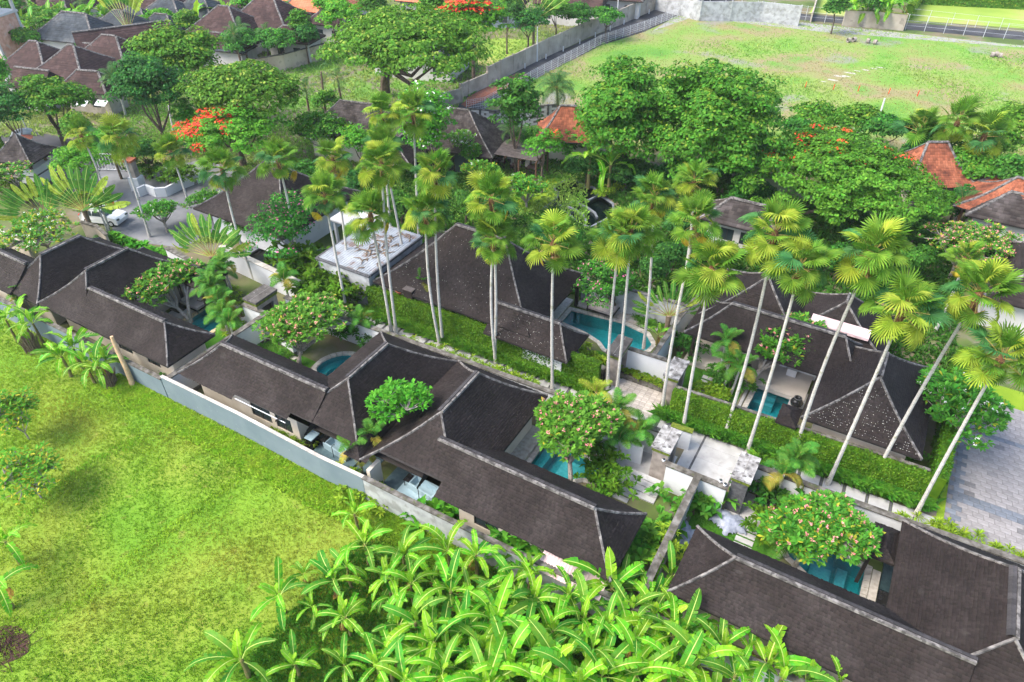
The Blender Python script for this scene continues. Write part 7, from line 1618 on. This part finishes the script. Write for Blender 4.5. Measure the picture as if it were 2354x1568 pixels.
# ------------------------------------------------------------------ ivy hedge walls
def hedge(pts, w, h, label, dens=170, l=.13, ms=('hedge_leaf', 'tree_green'), name='hedge', h2=None):
    pts = [Vector(p) for p in pts]; r = empty(name, (*pts[0], 0), 0, label, 'hedge'); V = []
    core = MB()
    for p, q in zip(pts[:-1], pts[1:]):
        seg_prism(core, tuple(p), tuple(q), w - .1, 0, h - .05); d = (q - p); L_ = d.length; d /= L_; nn = Vector((-d.y, d.x))
        for side in (-1, 1):
            k = int(L_ * h * dens * (1 if side < 0 else .35)); u = rng.uniform(0, L_, k); z = rng.uniform(0, h, k); o = side * (w / 2 + rng.uniform(-.05, .07, k) + .05 * np.sin(u * 1.7) * np.sin(z * 3 + u))
            C = np.stack([p.x + d.x * u + nn.x * o, p.y + d.y * u + nn.y * o, z], 1); V.append(cards(C, np.array([[nn.x * side, nn.y * side, .5]]), l, l * .75, .45))
        k = int(L_ * w * dens * 1.4); u = rng.uniform(0, L_, k); o = rng.uniform(-w / 2, w / 2, k); C = np.stack([p.x + d.x * u + nn.x * o, p.y + d.y * u + nn.y * o, h + rng.uniform(-.05, .08, k) + .04 * np.sin(u * 2.2)], 1); V.append(cards(C, np.array([[0, 0, 1.0]]), l, l * .75, .4))
    core.build('hedge_core', M['hedge_leaf'], r, loc=-r.location); V = np.concatenate(V); F = np.arange(len(V)).reshape(-1, 4)
    tag(link('leaves', np_mesh('leaves', V, F, [M[m] for m in ms], (rng.random(len(F)) < .12).astype(int)), r, -r.location), kind='stuff'); return r
hedge([(-33.5, 34.75), (-24, 35.0), (-13.5, 35.35)], .5, 2.35, 'long ivy clad wall along the footpath before the steep brown roof')
hedge([(-8.3, 35.5), (0, 35.8), (7.4, 36.05)], .5, 2.2, 'ivy clad wall along the footpath before the square pool villa')
hedge([(7.7, 35.9), (7.9, 40), (8.1, 50)], .8, 2.3, 'thick clipped hedge turning the corner beside the plaza')
hedge([at(*px(9, 0, 40)).xy, at(*px(9, 60, 80)).xy], .5, .8, 'small ivy tuft at the forecourt', dens=60) if False else None
cap_ = [(-8.15, 35.8), (0, 36.1), (7.1, 36.33)]
wall(cap_, 2.22, .12, 'coping', 'coping', 'dark stone coping line behind the top of the right ivy wall', capw=.1, caph=.06)
hedge([at(*px(3, 1175, 80)).xy, at(*px(3, 1560, 100)).xy], .6, 2.9, 'overgrown top of the grey wall beyond the far road', 30, .4) if False else None
hedge([at(*px(3, 1560, 140)).xy, at(*px(3, 1660, -20)).xy], 1.2, 2.6, 'bright green creeper bank between banana grove and far lawn', 26, .4, ('shrub_lime', 'fern_green'))
hedge([at(*px(3, 1640, 25)).xy, at(*px(3, 2353, 60)).xy, at(*px(3, 2700, 80)).xy], 1.5, 3.0, 'dark green hedge line at the top right horizon', 22, .45, ('tree_green', 'tree_yellow'))
hedge([at(*px(1, 0, 1130)).xy, at(*px(1, -60, 1000)).xy], 2.5, 3.5, 'green creeper mound at the left edge beside the street pole', 60, .25, ('fern_green', 'tree_green'))

# ------------------------------------------------------------------ grass
def grass(name, X, Y, Z, h, w, m, label=None, lean=.45, nb=3, kind='stuff', cat='grass', parent=None):
    n = len(X); X, Y, Z, h = (np.repeat(np.broadcast_to(v, (n,)), nb) for v in (X, Y, Z, h)); k = n * nb
    X = X + rng.normal(0, .05, k); Y = Y + rng.normal(0, .05, k); a = rng.uniform(0, 6.28, k); ln = rng.uniform(.2, 1.3, k) * lean; h = h * rng.uniform(.6, 1.25, k)
    b = rng.uniform(0, 6.28, k); ww = w * rng.uniform(.7, 1.3, k)
    P0 = np.stack([X - np.cos(b) * ww, Y - np.sin(b) * ww, Z], 1); P1 = np.stack([X + np.cos(b) * ww, Y + np.sin(b) * ww, Z], 1)
    mx, my = X + np.cos(a) * ln * h * .4, Y + np.sin(a) * ln * h * .4
    P2_ = np.stack([mx + np.cos(b) * ww * .7, my + np.sin(b) * ww * .7, Z + h * .7], 1); P4 = np.stack([X + np.cos(a) * ln * h, Y + np.sin(a) * ln * h, Z + h * (1 - .25 * ln)], 1)
    V = np.stack([P0, P1, P2_, P4], 1).reshape(-1, 3)
    o = link(name, np_mesh(name, V, np.arange(len(V)).reshape(-1, 4), M[m]), parent); return tag(o, label, cat, kind=kind)
def scatter(n, a0, a1, b0, b1, margin=60):
    X = rng.uniform(a0, a1, n); Y = rng.uniform(b0, b1, n); u, v = proj(X, Y, 0 * X); ok = (u > -margin) & (u < 2353 + margin) & (v > -margin) & (v < 1568 + margin * 2); return X[ok], Y[ok]
X, Y = scatter(190000, -62, 14, -8, 19.0); nse = np.sin(X * .6 + np.sin(Y * .5) * 2) * np.sin(Y * .8 + np.sin(X * .4) * 2)
grass('field_grass', X, Y, field_z(X, Y) - .01, .15 + .05 * nse, .016, 'fieldgrass', 'mown yellowish green grass of the near field')
for pl, nm in zip(BERM, ('lower', 'upper')):
    sel = np.exp(-(seg_dist(X, Y, pl) / .5) ** 2) > rng.uniform(.2, 1.2, len(X)); grass('bank_grass', X[sel], Y[sel], field_z(X[sel], Y[sel]), np.full(int(sel.sum()), .16), .018, 'tallgrass', f'longer bright grass on the {nm} bank across the field', nb=4)
Xe, Ye = scatter(60000, -44, -13, 17.2, 19.1); sel = rng.random(len(Xe)) < np.clip((Ye - 17.0) / 2, 0, 1) * .7; Xe, Ye = Xe[sel], Ye[sel]
grass('wall_grass', Xe, Ye, field_z(Xe, Ye), np.full(len(Xe), .34), .018, 'tallgrass', 'long bright grass leaning against the grey boundary wall', nb=3, lean=.7)
Xt, Yt = scatter(30000, -20, 14, 8, 19.1); grass('thicket_grass', Xt, Yt, field_z(Xt, Yt), .32, .02, 'bluegrass', 'rough green grass under the banana thicket', nb=3, lean=.6)
def tuft_row(pts, n, h, label, spread=.28, m='fountain', w=.012, nb=5):
    pts = [Vector(p) for p in pts]; X, Y = [], []
    for p, q in zip(pts[:-1], pts[1:]):
        k = int(n * (q - p).length); u = rng.random(k); cl = np.round(u * (q - p).length / .45) * .45 / (q - p).length; u = cl + rng.normal(0, .012, k); X.append(p.x + (q.x - p.x) * u + rng.normal(0, .08, k)); Y.append(p.y + (q.y - p.y) * u + rng.uniform(-spread, spread, k))
    X, Y = np.concatenate(X), np.concatenate(Y); return grass('fountain_grass', X, Y, 0 * X, h, w, m, label, lean=.95, nb=nb)
tuft_row([(-33.0, 34.25), (-24, 34.45), (-13.4, 34.8)], 150, .75, 'soft fountain grass at the foot of the long ivy wall')
tuft_row([(-8.6, 35.0), (0, 35.3), (7.6, 35.55)], 150, .75, 'soft fountain grass at the foot of the right ivy wall')
tuft_row([(-1.9, 33.0), (-1.7, 34.2)], 120, .8, 'fountain grass tuft beside the right forecourt gate')
LX, LY = [], []
for a0, b0, a1, b1 in ((-37.8, 24.2, -31.3, 27.4), (-11.2, 24.3, -4.6, 26.6), (-4.1, 25.0, 1.1, 28.9), (-15.4, 36.4, -12.9, 39.2), (-8.8, 36.2, -4.6, 41.0)):
    n_ = int((a1 - a0) * (b1 - b0) * 260); LX.append(rng.uniform(a0, a1, n_)); LY.append(rng.uniform(b0, b1, n_))
LX, LY = np.concatenate(LX), np.concatenate(LY)
M['lawnblade'] = mat('lawn_blade', [(.035, .13, .01), (.06, .18, .015)], 2, .8, isl=.3, transl=.25)
inpool = np.zeros(len(LX), bool)
for p in POOLS.values():
    cx_ = sum(q[0] for q in p) / len(p); cy_ = sum(q[1] for q in p) / len(p); inpool |= np.hypot(LX - cx_, LY - cy_) < 2.2
grass('lawn_grass', LX[~inpool], LY[~inpool], .01 + 0 * LX[~inpool], .05, .012, 'lawnblade', 'short dark green turf of the villa lawns', nb=2)
# far lot: weedy tufts
n = 60000; U, Vv = rng.uniform(1050, 2500, n), rng.uniform(25, 420, n) ** 1.0
dX, dY = [], []
for u, v in zip(U, Vv):
    p = at(u, v); dX.append(p.x); dY.append(p.y)
dX, dY = np.array(dX), np.array(dY)
def inpoly(X, Y, poly):
    c = np.zeros(len(X), bool); n_ = len(poly)
    for i in range(n_):
        (x0, y0), (x1, y1) = poly[i], poly[(i + 1) % n_]
        c ^= ((y0 > Y) != (y1 > Y)) & (X < (x1 - x0) * (Y - y0) / (y1 - y0 + 1e-12) + x0)
    return c
k = inpoly(dX, dY, LOT); dX, dY = dX[k], dY[k]; nz = np.sin(dX * .21 + 1.3 * np.sin(dY * .17)) + np.sin(dY * .33 + np.sin(dX * .11) * 2)
M['weeds'] = M['fieldgrass']
leaf('weed_green', [(.16, .36, .05), (.24, .42, .07), (.34, .40, .10)], .3, 0, .3, .01, .8, .09); leaf('weed_dry', [(.36, .26, .12), (.26, .26, .08)], .3, 0, .3, .01, .8, .2)
kk = nz > -.5; grass('field_weeds', dX[kk], dY[kk], 0 * dX[kk], .13 + .08 * np.clip(nz[kk], 0, 2), .045, 'weed_green', 'patchy green weeds of the vacant field', nb=2, lean=.9)
kk = ~kk; grass('dry_weeds', dX[kk], dY[kk], 0 * dX[kk], .14, .05, 'weed_dry', 'dry brownish weeds of the vacant field', nb=1, lean=.9)
# plot and village ground cover
n = 52000; U, Vv = rng.uniform(-20, 1350, n), rng.uniform(0, 560, n); gp_ = [at(u, v) for u, v in zip(U, Vv)]; gX, gY = np.array([p.x for p in gp_]), np.array([p.y for p in gp_])
bad = np.zeros(n, bool)
for q in (P2([(1040, 256), (1140, 180), (1420, 50), (1620, -40), (2000, -60), (1592, 30), (1380, 110), (1100, 260)]), P2([(225, 400), (250, 375), (300, 400), (480, 365), (600, 420), (560, 500), (420, 570), (340, 560), (260, 530), (240, 470)]), P2([(-40, 320), (160, 310), (305, 400), (310, 430), (250, 460), (60, 425), (-40, 400)]), LOT): bad |= inpoly(gX, gY, q)
gX, gY = gX[~bad & (gY > 33) & ~((gX > -50) & (gY < 50))], gY[~bad & (gY > 33) & ~((gX > -50) & (gY < 50))]
grass('undergrowth', gX, gY, 0 * gX, .32, .05, 'weed_green', 'low green undergrowth between trees, walls and village houses', nb=3, lean=.9)
n = 26000; gX, gY = rng.uniform(-50, 8, n), rng.uniform(44.5, 72, n); sel = np.ones(n, bool)
for kx in ('pond',): sel &= ~inpoly(gX, gY, offset_poly(POOLS[kx], .3))
sel &= ~inpoly(gX, gY, P2([(1000, 1000), (1420, 1140), (1600, 1190), (1520, 1290), (1440, 1400), (1340, 1450), (1180, 1450), (1100, 1300), (930, 1120)], 2))
grass('garden_undergrowth', gX[sel], gY[sel], 0 * gX[sel], .4, .08, 'shrub_green', 'dark ground cover in the hotel garden', nb=4, lean=.9)
# ------------------------------------------------------------------ air
hz = MB().box(-330, -60, -1.0, 150, 330, 36.5)
hm = bpy.data.materials.new('haze'); hm.use_nodes = True; nt = hm.node_tree; nt.nodes.remove(nt.nodes['Principled BSDF'])
pv_ = nt.nodes.new('ShaderNodeVolumePrincipled'); pv_.inputs['Color'].default_value = (.92, .96, 1, 1); pv_.inputs['Density'].default_value = .00018; pv_.inputs['Anisotropy'].default_value = .2
nt.links.new(pv_.outputs[0], nt.nodes['Material Output'].inputs['Volume'])
tag(hz.build('haze', hm), kind='stuff')
S.cycles.volume_bounces = 1

# ------------------------------------------------------------------ labels of alike neighbours: told apart by their place, left to right
_seen = {}
for o in list(COL.objects):
    if o.parent is None and o.get('category') and o.get('label'):
        _seen.setdefault(o['label'], []).append(o)
_ord = ['leftmost', 'second from the left', 'third from the left', 'fourth from the left', 'fifth from the left', 'sixth from the left', 'seventh from the left', 'eighth from the left', 'ninth from the left', 'tenth from the left', 'eleventh from the left', 'twelfth from the left', 'thirteenth from the left', 'fourteenth from the left', 'fifteenth from the left', 'sixteenth from the left']
for lab, os_ in _seen.items():
    if len(os_) < 2: continue
    os_.sort(key=lambda o: proj(o.location.x, o.location.y, o.location.z)[0])
    if len(os_) <= 16:
        for i, o in enumerate(os_):
            w = 'rightmost' if i == len(os_) - 1 else _ord[i]
            o['label'] = ' '.join((lab + ', ' + w).split()[:16]) if len((lab + ' ' + w).split()) <= 16 else lab
